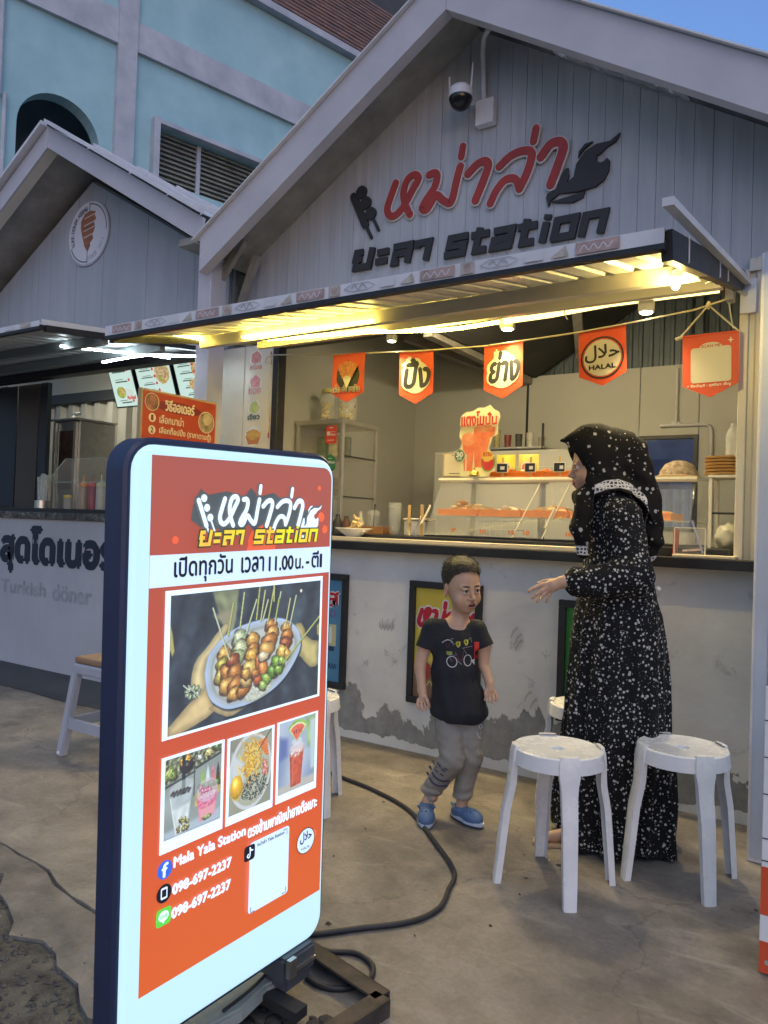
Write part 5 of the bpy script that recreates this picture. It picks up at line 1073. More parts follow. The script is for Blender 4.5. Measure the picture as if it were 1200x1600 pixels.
# ================================================================== framed posters on the counter front
m_pink = mat('poster_red', (.50, .02, .04), .4); m_pw = mat('poster_white', (.7, .7, .7), .4)
def poster(x0, x1, z0, z1, label, fn):
    t = thing('framed_poster', label, 'poster', ((x0+x1)/2, 0, z0), 0, 'framed posters along the counter front'); I = inv_of(t); b = .035
    for (a, c, d, e) in ((x0, x1, z1-b, z1), (x0, x1, z0, z0+b), (x0, x0+b, z0+b, z1-b), (x1-b, x1, z0+b, z1-b)):
        MB().bbox(a, c, -.028, -.001, d, e, .004).build('frame', m_black, t, xf=I)
    f = Flat((x0+b, -.008, z0+b), (1,0,0), (0,0,1), (0,-1,0)); fn(f, x1-x0-2*b, z1-z0-2*b); f.build('print', t, I)
def p_yellow(f, w, h):
    f.rect(0, 0, w, h, mat('poster_yellow', (.55, .42, .05), .4, vscale=2.5, var2=(.66, .56, .10)))
    for rim, wd, m_ in ((1, .040, m_pw), (0, .024, m_pink)):
        sx, sy = .34, .44; T_ = lambda p: (.022+(p[0]+2.34)*sx, h-.22+(p[1]-2.83)*sy)
        for k in ('h', 'm', 't1', 'a', 'l', 'l2', 't2', 'a2'): f.stroke([T_(p) for p in LG[k]], wd, m_)
    f.rect(.0, 0, w, .17, mat('poster_brown', (.12, .06, .035), .5, vscale=9, var2=(.35, .22, .12)))
    for k in range(16): u, v = .03+rnd.random()*(w-.06), .03+rnd.random()*.15; f.stroke([(u-.03, v), (u-.01, v+.025), (u+.015, v-.01), (u+.035, v+.02)], .008, mat('noodle_print', (.55, .40, .18), .5))
    for k in range(7): f.disc(.03+rnd.random()*(w-.06), .10+rnd.random()*.10, .022, mat('chilli_print', (.35, .05, .03), .5), wob=.4, seed=k)
poster(-2.11, -1.688, .262, .902, 'yellow framed poster with red script on the counter front behind the boy', p_yellow)
def p_blue(f, w, h):
    f.rect(0, 0, w, h, mat('poster_blue', (.07, .20, .34), .4, vscale=3, var2=(.10, .27, .42)))
    f.text('\u0e43\u0e2a', w-.19, h-.15, w-.03, h-.04, m_pw, bold=.010); f.text('\u0e43\u0e2a', w-.19, h-.15, w-.03, h-.04, m_pink, bold=.003)
    f.text('\u0e1c\u0e25\u0e34\u0e15', w-.20, h-.21, w-.05, h-.165, mat('poster_violet', (.20, .12, .30), .5), bold=.002)
    f.rect(.04, .20, w-.04, .32, mat('poster_card', (.55, .50, .28), .5)); f.rect(.05, .215, w-.07, .305, m_pw)
    f.rect(.05, .17, w-.05, .195, mat('poster_navy', (.03, .05, .10), .5)); f.stroke([(.06,.26),(.12,.255),(.20,.262)], .006, MATS['poster_navy'])
    for k in range(5): f.stroke([(w-.13+.02*k, .07), (w-.12+.02*k, .10), (w-.115+.02*k, .075)], .004, MATS['poster_navy'])
poster(-2.945, -2.517, .262, .905, 'blue framed poster half behind the glowing sign', p_blue)
def p_green(f, w, h):
    f.rect(0, 0, w, h, mat('poster_green', (.03, .16, .03), .4, vscale=4, var2=(.05, .25, .04))); f.disc(w*.6, h*.45, .12, m_pw, wob=.1); f.disc(w*.6, h*.45, .10, mat('poster_drink', (.25, .38, .12), .5))
poster(-1.287, -.87, .30, .867, 'green framed poster mostly hidden by the woman', p_green)
# scribbles scratched on the wall
t = thing('wall_scribbles', 'faint child scribbles and scuffs on the white counter front', 'scribble', (-2.2, 0, .6)); f = Flat((0, -.0006, 0), (1,0,0), (0,0,1), (0,-1,0)); m_sc = mat('pencil', (.38, .38, .36), .8)
for k in range(9): u = -2.31+.011*k; f.stroke([(u, .66+.01*(k % 3)), (u+.006, .63-.012*(k % 2)), (u+.012, .655)], .003, m_sc)
for (u, v) in ((-2.25, .50), (-2.20, .46), (-2.38, .43), (-1.52, .62), (-1.35, .60), (-1.47, .33), (-1.42, .45)):
    for q in range(3): f.stroke([(u+rnd.uniform(-.02, .02), v+rnd.uniform(-.02, .02)), (u+rnd.uniform(-.02, .02), v+rnd.uniform(-.02, .02)), (u+rnd.uniform(-.03, .03), v+rnd.uniform(-.04, .04))], .003, m_sc, taper=(1, .3))
m_sm = mat('scuff', (.44, .435, .41), .8)
for (u, v) in ((-1.53, .66), (-1.51, .63), (-1.505, .60), (-1.45, .36), (-1.42, .33)): f.stroke([(u, v), (u+.012, v+.03), (u+.03, v+.05)], .014, m_sm, taper=(.4, 1))
f.build('strokes', t, inv_of(t))

# ================================================================== rope, pennants
m_rope = mat('cotton_rope', (.62, .56, .38), .8, bump=.6, bscale=200)
rp = [(-3.122,-.05,2.19),(-2.6,-.10,2.133),(-2.28,-.11,2.112),(-2.05,-.112,2.098),(-1.68,-.115,2.085),(-1.46,-.112,2.092),(-1.2,-.11,2.102),(-.99,-.105,2.118),(-.70,-.10,2.145),(-.60,-.10,2.168),(-.565,-.10,2.178)]
t = thing('bunting_rope', 'cream rope strung across the opening carrying the pennants', 'rope', rp[0]); I = inv_of(t)
MB().tube(rp, .004, 6).build('rope', m_rope, t, xf=I, smooth='all')
MB().tube([(-3.122,-.045,2.19),(-3.128,-.05,2.11),(-3.12,-.05,1.9),(-3.125,-.05,1.72)], .0035, 6).build('hanging_end', m_rope, t, xf=I)
MB().tube([(-3.122,-.05,2.19),(-3.15,-.06,2.17),(-3.155,-.06,2.14),(-3.14,-.06,2.135),(-3.13,-.055,2.16)], .0035, 6).build('knot_loop', m_rope, t, xf=I)
mb = MB(); mb.ball((-.645,-.10,2.158), .014, 8, 6, (.7,.7,1.3)); mb.build('knot', m_rope, t, xf=I)
m_red = mat('pennant_red', (.60, .075, .025), .55, bump=.1, bscale=80, var=.08, vscale=6); m_crm = mat('pennant_cream', (.56, .52, .38), .55); m_ink = mat('pennant_ink', (.018, .02, .022), .5); m_pol = mat('pennant_white', (.7, .66, .52), .5)
def pennant(u0, u1, zt, zb, tilt, label, fn, y=-.10, tip=None):
    w = u1-u0; t = thing('pennant', label, 'pennant', (u0, y, zt), 0, 'red pennants on the rope across the opening')
    t.rotation_euler = (R(rnd.uniform(-3, 3)), tilt, R(rnd.uniform(-4, 4))); h = zt-zb
    mb = MB(); mb.prism([(0, 0), (w, 0), (w, -h*.80), (w/2, -h), (0, -h*.80)], (0, .0015, 0), (1,0,0), (0,0,1), (0, -.003, 0)); mb.tube([(0,0,.001), (w,0,.001)], .005, 6); mb.build('cloth', m_red, t)
    f = Flat((0, -.002, -h), (1,0,0), (0,0,1), (0,-1,0)); fn(f, w, h); f.build('print', t)
def pn1(f, w, h):
    f.disc(w*.5, h*.56, w*.36, m_ink, wob=.1)
    for k in range(15):
        a = -.9+1.8*k/14; u, v = w*.5+math.sin(a)*w*.36, h*.60+math.cos(a)*h*.22; f.stroke([(w*.5+a*.006, h*.30), (u, v)], .003, m_pol, sm=False)
        for q in (.55, .72, .88, 1.0): f.disc(w*.5+(u-w*.5)*q, h*.33+(v-h*.33)*q, .011, mat('satay', (.30, .08, .03), .5, vscale=60, var2=(.65, .25, .06)), wob=.3, seed=k)
    f.text('\u0e40\u0e1c\u0e47\u0e14 \u0e0b\u0e48\u0e32 \u0e0a\u0e32\u0e25\u0e34\u0e49\u0e19', w*.08, h*.22, w*.92, h*.36, m_pol, bold=.003); f.text('\u0e40\u0e1c\u0e47\u0e14 \u0e0b\u0e48\u0e32 \u0e0a\u0e32\u0e25\u0e34\u0e49\u0e19', w*.08, h*.22, w*.92, h*.36, m_ink, bold=.0005)
def pn2(txt, dot):
    def g(f, w, h):
        f.disc(w*.5, h*.52, w*.41, m_crm); f.disc(w*.5, h*.80, w*.15, m_crm, ry=w*.12)
        f.text(txt, w*.12, h*.30, w*.88, h*.90, m_crm, bold=.010); f.text(txt, w*.13, h*.32, w*.87, h*.88, m_ink, bold=.0055, shear=.15)
    return g
def pn4(f, w, h):
    c = (w*.5, h*.50); f.disc(*c, w*.46, m_ink); f.ring(*c, w*.42, .004, m_red); f.disc(*c, w*.395, m_crm); f.text('\ufedd\ufefc\ufea3', w*.14, h*.43, w*.86, h*.73, m_ink, bold=.0018); f.text('HALAL', w*.22, h*.30, w*.78, h*.38, m_ink, bold=.0016)
def pn5(f, w, h):
    f.rrect(w*.15, h*.24, w*.87, h*.80, .012, m_crm); f.disc(w*.51, h*.80, w*.2, m_crm, ry=h*.075); f.text('SCAN ME', w*.34, h*.795, w*.68, h*.84, mat('print_rust', (.40, .12, .06), .5), bold=.0008)
    f.poly([(w*.86+a, h*.88+b) for a, b in ((0,.014),(.003,.003),(.012,0),(.003,-.003),(0,-.014),(-.003,-.003),(-.012,0),(-.003,.003))], m_pol)
    f.text('+ \u0e0a\u0e37\u0e48\u0e2d\u0e1a\u0e31\u0e0d\u0e0a\u0e35 : \u0e23\u0e38\u0e2a\u0e21\u0e35\u0e19\u0e32 \u0e40\u0e08\u0e4a\u0e30\u0e0b\u0e39', w*.08, h*.165, w*.86, h*.22, m_pol, bold=.0006)
pennant(-2.612, -2.386, 2.125, 1.862, R(2), 'red pennant with a bunch of meat skewers, first from the left', pn1)
pennant(-2.172, -1.966, 2.095, 1.828, R(1), 'red pennant with short Thai word in a cream circle, second from left', pn2('\u0e1b\u0e34\u0e49\u0e07', 0))
pennant(-1.679, -1.470, 2.078, 1.815, R(-2), 'red pennant with wide Thai word in cream circle above the drink cutout', pn2('\u0e22\u0e48\u0e32\u0e07', 1))
pennant(-1.203, -.990, 2.100, 1.842, R(-3), 'red pennant with black ringed halal emblem above the woman', pn4)
pennant(-.745, -.525, 2.032, 1.768, R(-1), 'red pennant reading scan me with blank cream card at right', pn5)
t = thing('hanging_rope', 'doubled cream rope holding up the rightmost pennant', 'cord', (-.645, -.10, 2.158)); I = inv_of(t)
MB().tube([(-.645,-.10,2.158),(-.758,-.10,2.03)], .004, 6).build('cord', m_rope, t, xf=I); MB().tube([(-.645,-.10,2.158),(-.525,-.10,2.035)], .004, 6).build('cord', m_rope, t, xf=I); MB().tube([(-.568,-.10,2.17),(-.548,-.10,2.05)], .003, 6).build('cord', m_rope, t, xf=I)
MB().tube([(-.775,-.10,2.026),(-.745,-.10,2.035)], .007, 6).build('knot', m_rope, t, xf=I)

# ================================================================== order board on the post, menu boards next door, sticker sheet
ob = thing('order_board', 'red hanging board listing how to order in three numbered lines', 'sign', (-3.3, -.58, 1.5)); I = inv_of(ob)
MB().bbox(-3.335, -3.305, -.845, -.30, 1.45, 1.872, .003).build('board', mat('board_wood', (.45, .33, .16), .5, var=.1, vscale=6), ob, xf=I)
f = Flat((-3.304, -.835, 1.46), (0,1,0), (0,0,1), (1,0,0)); W_, H_ = .525, .40
f.rect(0, 0, W_, H_, mat('board_red', (.46, .065, .03), .45, var=.12, vscale=3)); m_bt = mat('board_cream', (.72, .60, .42), .5); m_br2 = mat('board_maroon', (.22, .03, .04), .5)
f.disc(W_*.47, H_-.065, .17, m_br2, ry=.032); f.text('\u0e27\u0e34\u0e18\u0e35\u0e2d\u0e2d\u0e40\u0e14\u0e2d\u0e23\u0e4c', .15, H_-.088, .36, H_-.028, m_bt, bold=.0024)
for k, (tx, wd) in enumerate((('\u0e40\u0e25\u0e37\u0e2d\u0e01\u0e21\u0e32\u0e21\u0e48\u0e32', .17), ('\u0e40\u0e25\u0e37\u0e2d\u0e01\u0e17\u0e47\u0e2d\u0e1b\u0e1b\u0e34\u0e49\u0e07 (\u0e23\u0e32\u0e04\u0e32\u0e15\u0e32\u0e21\u0e15\u0e39\u0e49)', .38), ('\u0e22\u0e37\u0e48\u0e19\u0e43\u0e2b\u0e49\u0e1e\u0e19\u0e31\u0e01\u0e07\u0e32\u0e19', .22))):
    v = H_-.152-.066*k; f.disc(.065, v+.014, .024, m_bt); f.text(str(k+1), .058, v, .072, v+.028, m_br2, bold=.0016); f.text(tx, .115, v-.008, .115+wd, v+.040, m_bt, bold=.0012)
for (u, v, r_, c1, c2) in ((.058, H_-.055, .048, (.10,.07,.06), (.55,.20,.10)), (W_-.072, H_-.115, .062, (.12,.07,.05), (.62,.48,.28))): f.disc(u, v, r_, m_bt); f.disc(u, v, r_*.93, mat('dish_%d' % int(u*100), c1, .5, vscale=26, var2=c2))
f.disc(W_-.066, H_-.098, .032, mat('dish_cream', (.66,.56,.36), .5, vscale=20, var2=(.5,.36,.16)), wob=.2); f.build('print', ob, I)
m_mb = emis('menu_backlight', (.50, .66, .60), .15); mi_ = mat('menu_ink', lin((.25,.32,.28)), .5, emit=.12); mrd_ = mat('menu_red', lin((.75,.28,.24)), .5, emit=.13)
m_dish = mat('menu_dish', lin((.50,.32,.15)), .5, emit=.14, vscale=40, var2=lin((.88,.78,.55))); m_sal = mat('menu_salad', lin((.35,.50,.20)), .5, emit=.14, vscale=40, var2=lin((.75,.70,.35)))
for k, (xl, xr, lab) in enumerate(((-5.385, -5.11, 'backlit menu board with folded wrap picture, leftmost above the kebab counter'), (-5.055, -4.66, 'backlit menu board with round pita picture, middle one of three'), (-4.61, -4.25, 'backlit menu board cut off by the post, rightmost of three'))):
    B_ = Vector((xl, .6, 2.10)); vv = Vector((0, -.13, .35)).normalized(); H_ = .39; nn = Vector((0, -vv.z, vv.y)).normalized()
    t = thing('menu_board', lab, 'menu board', B_, 0, 'backlit menu boards over the kebab counter'); I = inv_of(t); w = xr-xl
    mb = MB(); mb.prism([(-.012,-.012),(w+.012,-.012),(w+.012,H_+.012),(-.012,H_+.012)], B_-nn*.03, (1,0,0), vv, nn*.028); mb.build('case', m_black, t, xf=I)
    mb = MB(); mb.bar(B_+Vector((w*.5, 0, 0))+vv*H_*.9, B_+Vector((w*.5, .0, .5))+vv*H_, .02); mb.build('hanger', m_black, t, xf=I)
    f = Flat(B_, (1,0,0), vv, nn); f.rect(0, 0, w, H_, m_mb)
    if k == 0:
        f.text('Pita', .03, H_-.04, .12, H_-.01, mrd_, bold=.002); f.text('Bread', .08, H_-.06, .17, H_-.03, mrd_, bold=.002)
        for q, v in enumerate((.28, .20, .03)): f.stroke([(.06, v+.018), (.15, v+.020)], .005, mi_); f.stroke([(.04+.02*q, v), (.20, v+.002)], .010, mi_); f.disc(.225, v+.012, .012, mrd_)
        f.disc(.10, .115, .055, m_sal, ry=.048); f.disc(.12, .125, .024, m_dish, wob=.3); f.poly([(.14,.16),(.25,.13),(.26,.09),(.18,.08)], mat('menu_wrap', lin((.75,.80,.76)), .5, emit=.14)); f.text('Pita Bread', .16, .055, .26, .085, mrd_, bold=.002)
    else:
        f.text('Bread', .02, H_-.055, .10, H_-.025, mrd_, bold=.002); f.text('Pita Bread', w-.16, H_-.05, w-.02, H_-.015, mrd_, bold=.003); f.disc(.13, H_-.01, .04, m_dish, ry=.012)
        f.disc(w-.10, H_-.155, .082, m_dish, wob=.08); f.disc(w-.10, H_-.155, .062, mat('menu_dish2', lin((.45,.16,.10)), .5, emit=.14, vscale=50, var2=lin((.85,.80,.60))), wob=.2); f.disc(w-.13, H_-.20, .02, m_sal, wob=.3)
        for q in range(5): v = H_-.125-.055*q; f.stroke([(.06+.012*q, v+.014), (.15+.012*q, v+.016)], .004, mi_); f.stroke([(.04+.014*q, v), (.17+.012*q, v+.002)], .008, mi_); f.disc(.195+.012*q, v+.008, .012, mrd_)
        if k == 2: f.poly([(.03, H_), (.12, H_), (.13, H_-.10), (.09, H_-.08)], m_sal); f.disc(.20, .12, .07, m_dish, ry=.05, wob=.2)
    f.build('print', t, I)
ss = thing('sticker_sheet', 'clear strip of pink, green and orange syrup stickers on the cream wall', 'sticker', (-3.25, 0, 1.9)); I = inv_of(ss)
f = Flat((-3.365, -.0015, 1.60), (1,0,0), (0,0,1), (0,-1,0)); m_sw = mat('sticker_film', (.66, .62, .50), .25); f.rect(0, 0, .225, .66, m_sw)
for k, (v, c1, c2, tx) in enumerate(((.57, (.55,.16,.16), (.70,.42,.34), '\u0e0a\u0e32\u0e44\u0e17\u0e22'), (.42, (.55,.10,.20), (.72,.45,.45), '\u0e41\u0e14\u0e07'), (.26, (.30,.42,.12), (.60,.62,.32), '\u0e40\u0e02\u0e35\u0e22\u0e27'), (.11, (.50,.25,.05), (.65,.45,.15), ''))):
    ms = mat('syrup_%d' % k, c1, .5, vscale=30, var2=c2)
    if k < 3: f.disc(.08, v+.02, .052, m_pw, wob=.15, seed=k); f.disc(.08, v+.025, .042, ms, wob=.3, seed=k); f.poly([(.05,v+.03),(.11,v+.03),(.085,v+.075)], ms); f.rrect(.015, v-.05, .15, v-.005, .015, mat('sticker_tag', (.6,.58,.52), .5)); f.text(tx, .03, v-.045, .125, v-.012, ms if k != 2 else MATS['menu_ink'] if 0 else mat('sticker_dark', (.08,.12,.10), .5), bold=.003)
    else: f.disc(.08, v, .068, m_pw, ry=.06, wob=.1); f.poly([(.015,v),(.145,v),(.12,v-.05),(.04,v-.05)], mat('bowl_orange', (.55,.22,.08), .5)); f.disc(.08, v+.012, .06, ms, ry=.03, wob=.3)
for v in (.55, .20, .10): f.stroke([(.205, v), (.203, v+.07)], .012, mat('sticker_red2', (.5, .09, .05), .5))
f.build('print', ss, I)

# ================================================================== on and behind the counter
m_gl = mat('clear_acrylic', (.93, .95, .90), .04, spec=.6, alpha=.045); m_gl2 = mat('clear_plastic', (.85, .86, .80), .12, alpha=.22)
m_or = mat('orange_tray', (.82, .22, .02), .4, bump=.05, var=.08, vscale=8)
CB = 1.1355
# acrylic display case
dc = thing('display_case', 'long clear acrylic food case with slanted front on the lit counter', 'display case', (-1.4, .3, CB)); I = inv_of(dc)
def slab(P4, d, name, m, parent): mb = MB(); a = [Vector(p) for p in P4]; d = Vector(d); mb.add(a+[p+d for p in a], [(0,1,2,3),(7,6,5,4),(0,4,5,1),(1,5,6,2),(2,6,7,3),(3,7,4,0)]); return mb.build(name, m, parent, xf=I)
cx0, cx1, yb0, yt0, ybk, zb_, zt_ = -2.085, -.745, .07, .26, .56, CB+.012, 1.462
for a, b in ((cx0, -1.415), (-1.405, cx1)): slab([(a, yb0, zb_), (b, yb0, zb_), (b, yt0-.02, zt_-.03), (a, yt0-.02, zt_-.03)], (0, .004, 0), 'front_pane', m_gl, dc)
for x_ in (cx0, cx1): slab([(x_, yb0, zb_), (x_, ybk, zb_), (x_, ybk, zt_), (x_, yt0, zt_)], (.004, 0, 0), 'side_pane', m_gl, dc)
slab([(cx0-.01, yt0-.02, zt_), (cx1+.01, yt0-.02, zt_), (cx1+.01, ybk, zt_), (cx0-.01, ybk, zt_)], (0, 0, .006), 'top_pane', m_gl2, dc)
MB().tube([(cx0-.01, yt0-.025, zt_-.012), (cx1+.01, yt0-.025, zt_-.012)], .013, 8).build('rolled_edge', mat('acrylic_edge', (.75, .70, .55), .12, alpha=.75), dc, xf=I, smooth=True)
slab([(cx0, yb0, CB+.001), (cx1, yb0, CB+.001), (cx1, ybk, CB+.001), (cx0, ybk, CB+.001)], (0, 0, .009), 'base', m_black, dc)
slab([(cx0+.006, .16, 1.25), (cx1-.006, .16, 1.25), (cx1-.006, ybk-.01, 1.25), (cx0+.006, ybk-.01, 1.25)], (0, 0, .005), 'shelf', m_gl2, dc)
for (u, w_) in ((-1.52, 0), (-1.36, 0)): MB().tube([(u-.06, .075, zb_), (u+.02, .235, zt_-.03)], .003, 6).build('door_edge', mat('pale_edge', (.75, .70, .55), .2), dc, xf=I)
for u in (-2.13, -1.42): MB().tube([(u, .10, 1.20), (u+.008, .10, 1.205), (u+.035, .14, 1.30), (u+.03, .145, 1.305)], .006, 6).build('handle', MATS['pale_edge'], dc, xf=I)
f = Flat((0, yb0-.001, 0), (1,0,0), (0,0,1), (0,-1,0)); m_pn = mat('price_orange', (.75, .20, .04), .5)
for (u, tx) in ((-1.93, '7'), (-1.76, '10'), (-1.60, '12'), (-1.52, '10'), (-1.30, '10')):
    f.O = Vector((0, yb0+.012, 0)); f.text(tx, u, 1.165, u+.03, 1.183, m_pn, bold=.0018)
o = f.build('price_marks', dc, I)
m_fd = [mat('fried_%d' % i, c, .5, bump=.4, bscale=60, vscale=35, var2=c2) for i, (c, c2) in enumerate((((.45,.20,.05), (.70,.42,.14)), ((.60,.38,.12), (.75,.60,.32)), ((.48,.10,.03), (.68,.30,.08)), ((.66,.58,.40), (.75,.70,.55))))]
def tray(x, y, z, w, d, h, label, food, grp, piles=16, seed=0, hill=.03):
    t = thing('food_tray', label, 'tray', (x, y, z), 0, grp); mb = MB(); th = .003
    mb.box(-w/2, w/2, -d/2, d/2, 0, th)
    for (a, b, c, e) in ((-w/2, w/2, -d/2, -d/2+th), (-w/2, w/2, d/2-th, d/2), (-w/2, -w/2+th, -d/2+th, d/2-th), (w/2-th, w/2, -d/2+th, d/2-th)): mb.box(a, b, c, e, th, h)
    mb.box(-w/2-.004, w/2+.004, -d/2-.005, -d/2-.0005, h-.008, h); mb.build('tray', m_or, t)
    rq = random.Random(seed)
    for k in range(piles):
        r_ = rq.uniform(.014, .024); px, py = rq.uniform(-w/2+.025, w/2-.025), rq.uniform(-d/2+.025, d/2-.02); zz = h*.4+hill*max(0, 1-abs(px)/(w/2))*rq.random()
        mb = MB(); mb.ball((0,0,0), 1, 10, 6, (1,1,1)); M_ = Matrix.Translation((px, py, zz+r_*.6)) @ Matrix.Rotation(rq.random()*3, 4, 'Z') @ Matrix.Rotation(rq.uniform(-.4,.4), 4, 'X') @ Matrix.Diagonal((r_*rq.uniform(1, 1.9), r_, r_*.7, 1)); mb.v = [tuple(M_ @ Vector(p)) for p in mb.v]
        mb.build('fried_snack', m_fd[food if rq.random() < .7 else (food+1) % 4], t, smooth='all')
for k, (x_, lab, fd) in enumerate(((-1.96, 'orange tray heaped with big golden balls at the left end inside the case', 0), (-1.71, 'orange tray of pale coated skewers, second inside the case', 3), (-1.46, 'orange tray of small fried pieces by the case door', 1), (-1.21, 'orange tray inside the case in front of the woman', 2), (-.96, 'orange tray at the right end inside the case', 0))):
    tray(x_, .33, 1.2555, .235, .26, .035, lab, fd, 'orange trays inside the display case', 30, k, .06 if k == 0 else .03)
for k, (x_, lab, fd) in enumerate(((-1.71, 'orange tray on top of the case behind the first price card', 2), (-1.46, 'orange tray on top of the case behind the second price card', 2), (-1.21, 'orange tray on top of the case beside the woman face', 0))):
    tray(x_, .42, zt_+.0065, .235, .20, .035, lab, fd, 'orange trays on top of the display case', 22, 20+k, .02)
for k, x_ in enumerate((-1.735, -1.575, -1.415)):
    t = thing('price_card', ('black price card on a stick, leftmost of three on the case', 'black price card on a stick, middle one on the case', 'black price card on a stick nearest the woman')[k], 'price card', (x_, .275, zt_+.03), R((8, -4, 0)[k]), 'black price cards standing on the case')
    MB().bbox(-.032, .032, -.003, .003, .0, .052, .002).build('border', m_pol, t); MB().box(-.028, .028, -.0045, -.0032, .004, .048).build('card', m_ink, t)
    MB().box(-.010+.006*k, .014+.004*k, -.0052, -.0047, .016, .034).build('price_sticker', m_pw, t); MB().box(-.006, .006, .0035, .007, -.028, .082).build('stick', mat('bamboo', (.55, .36, .14), .6), t)
# watermelon drink cutout
wm = thing('drink_cutout', 'cardboard cutout of two watermelon smoothies with red Thai title', 'sign', (-1.87, .23, zt_+.0065)); I = inv_of(wm)
f = Flat((-1.995, .23, zt_+.007), (1,0,0), (0,0,1), (0,-1,0)); f.step = .0003
ol = [(.03,0),(.20,0),(.235,.05),(.235,.11),(.20,.15),(.22,.21),(.25,.225),(.25,.28),(.262,.32),(.255,.345),(.225,.36),(.20,.385),(.165,.37),(.13,.375),(.10,.355),(.06,.355),(.025,.33),(.02,.29),(.03,.27),(.02,.22),(.04,.19),(.03,.16),(.0,.13),(.01,.09),(.035,.06)]
f.poly(ol, mat('cutout_cream', (.75, .72, .42), .5), th=.003); f.z = .004
msm = mat('smoothie', (.66, .12, .05), .4, vscale=18, var2=(.80, .28, .12)); msl = mat('smoothie_pale', (.80, .42, .22), .4, vscale=18, var2=(.72, .22, .10)); mrd = mat('title_red', (.60, .05, .03), .5)
f.poly([(.04,.19),(.115,.19),(.105,.03),(.055,.03)], msm); f.disc(.078, .205, .042, msl, ry=.035, wob=.15); f.poly([(.11,.265),(.235,.265),(.232,.225),(.205,.205),(.175,.05),(.12,.05),(.105,.20)], msm); f.disc(.168, .262, .052, msl, ry=.024); f.ring(.078, .19, .042, .004, msl, ry=.010)
f.disc(.20, .075, .042, mat('melon_rind', (.16, .32, .05), .5), ry=.05); f.disc(.20, .075, .036, mat('melon_flesh', (.62, .05, .05), .5), ry=.043); f.disc(.195, .11, .034, mat('gold_burst', (.75, .50, .10), .5), ry=.028, wob=.3); f.text('\u0e2b\u0e27\u0e32\u0e19', .170, .108, .218, .130, mrd, bold=.001)
f.disc(.028, .115, .036, m_crm); f.disc(.028, .115, .031, mat('badge_green', (.07, .22, .08), .5)); f.text('30', .008, .108, .048, .134, m_pw, bold=.002); f.text('\u0e1a\u0e32\u0e17', .016, .092, .040, .104, m_pw, bold=.0006)
for bb, m_ in ((.007, mat('title_cream', (.80, .72, .48), .5)), (.0026, mrd)): f.text('\u0e41\u0e15\u0e07\u0e42\u0e21', .035, .275, .170, .352, m_, bold=bb); f.text('\u0e1b\u0e31\u0e48\u0e19', .180, .278, .245, .345, m_, bold=bb*.7)
f.build('cutout', wm, I)
t = thing('payment_card_stand', 'small wooden stand with a blank cream payment card on the case', 'card stand', (-2.0, .245, zt_+.0065), R(-3))
MB().bbox(-.078, .078, -.012, .010, 0, .128, .002).build('stand', mat('stand_wood', (.55, .38, .18), .5, var=.15, vscale=12, aniso=(1,1,5)), t); MB().box(-.066, .076, -.0155, -.0125, .006, .124).build('card', mat('card_cream', (.72, .66, .46), .5), t)
f = Flat((-.066, -.0158, .006), (1,0,0), (0,0,1), (0,-1,0)); f.stroke([(.05,.112),(.095,.112)], .003, m_ink); f.stroke([(.035,.012),(.10,.012)], .004, m_ink); f.build('caption', t)
t = thing('counter_bell', 'shiny brass service bell beside the payment card', 'bell', (-1.862, .20, zt_+.0065))
MB().lathe([(.030, 0), (.031, .006), (.026, .010), (.0255, .014), (.024, .024), (.016, .032), (.001, .035)], n=20).build('dome', mat('brass', (.75, .58, .15), .22, metal=1), t, smooth=True); MB().lathe([(.004, .034), (.004, .042), (.007, .044), (.001, .048)], n=10).build('button', MATS['brass'], t, smooth=True)
# noodle packets, dim shelf and white cooler behind the case
fr = thing('white_cooler', 'plain pale upright cooler box against the back wall', 'cooler', (-2.15, 1.60, 0)); MB().bbox(-.62, .62, -.25, .28, 0, 1.735, .012).build('body', m_inner, fr); MB().bbox(-.55, .55, -.262, -.252, .1, 1.62, .004).build('door', mat('cooler_door', (.5, .5, .46), .4), fr)
sh = thing('wire_shelf', 'dark wall shelf cluttered with cups and packets behind the cutout', 'shelf', (-2.05, 1.4, 1.75)); I = inv_of(sh)
for z_ in (1.76,): MB().box(-2.62, -1.98, 1.48, 1.80, z_, z_+.012)  .build('board', m_steel, sh, xf=I)
for x_ in (-2.61, -2.0): MB().box(x_, x_+.012, 1.48, 1.495, 1.745, 1.93).build('upright', m_black, sh, xf=I)
rq = random.Random(11); cl = [(.35,.33,.28), (.10,.14,.08), (.42,.36,.15), (.20,.05,.04), (.06,.06,.06), (.5,.48,.42)]
labs = ('packets', 'tubs')
for k in range(7):
    x_ = -2.55+.085*k; h_ = rq.uniform(.06, .14); z_ = 1.7725
    t = thing('storage_tub', '%s tub, %s from the left on the dim back shelf' % (('pale','dark green','tan','red','black','cream')[k % 6], ('first','second','third','fourth','fifth','sixth','seventh')[k]), 'tub', (x_, 1.58, z_), 0, 'tubs crowded on the dim back shelf')
    MB().lathe([(.022, 0), (.026, h_*.8), (.027, h_), (.001, h_+.004)], n=12).build('tub', mat('tub_%d' % (k % 6), cl[k % 6], .4, var=.3, vscale=25), t, smooth=True)
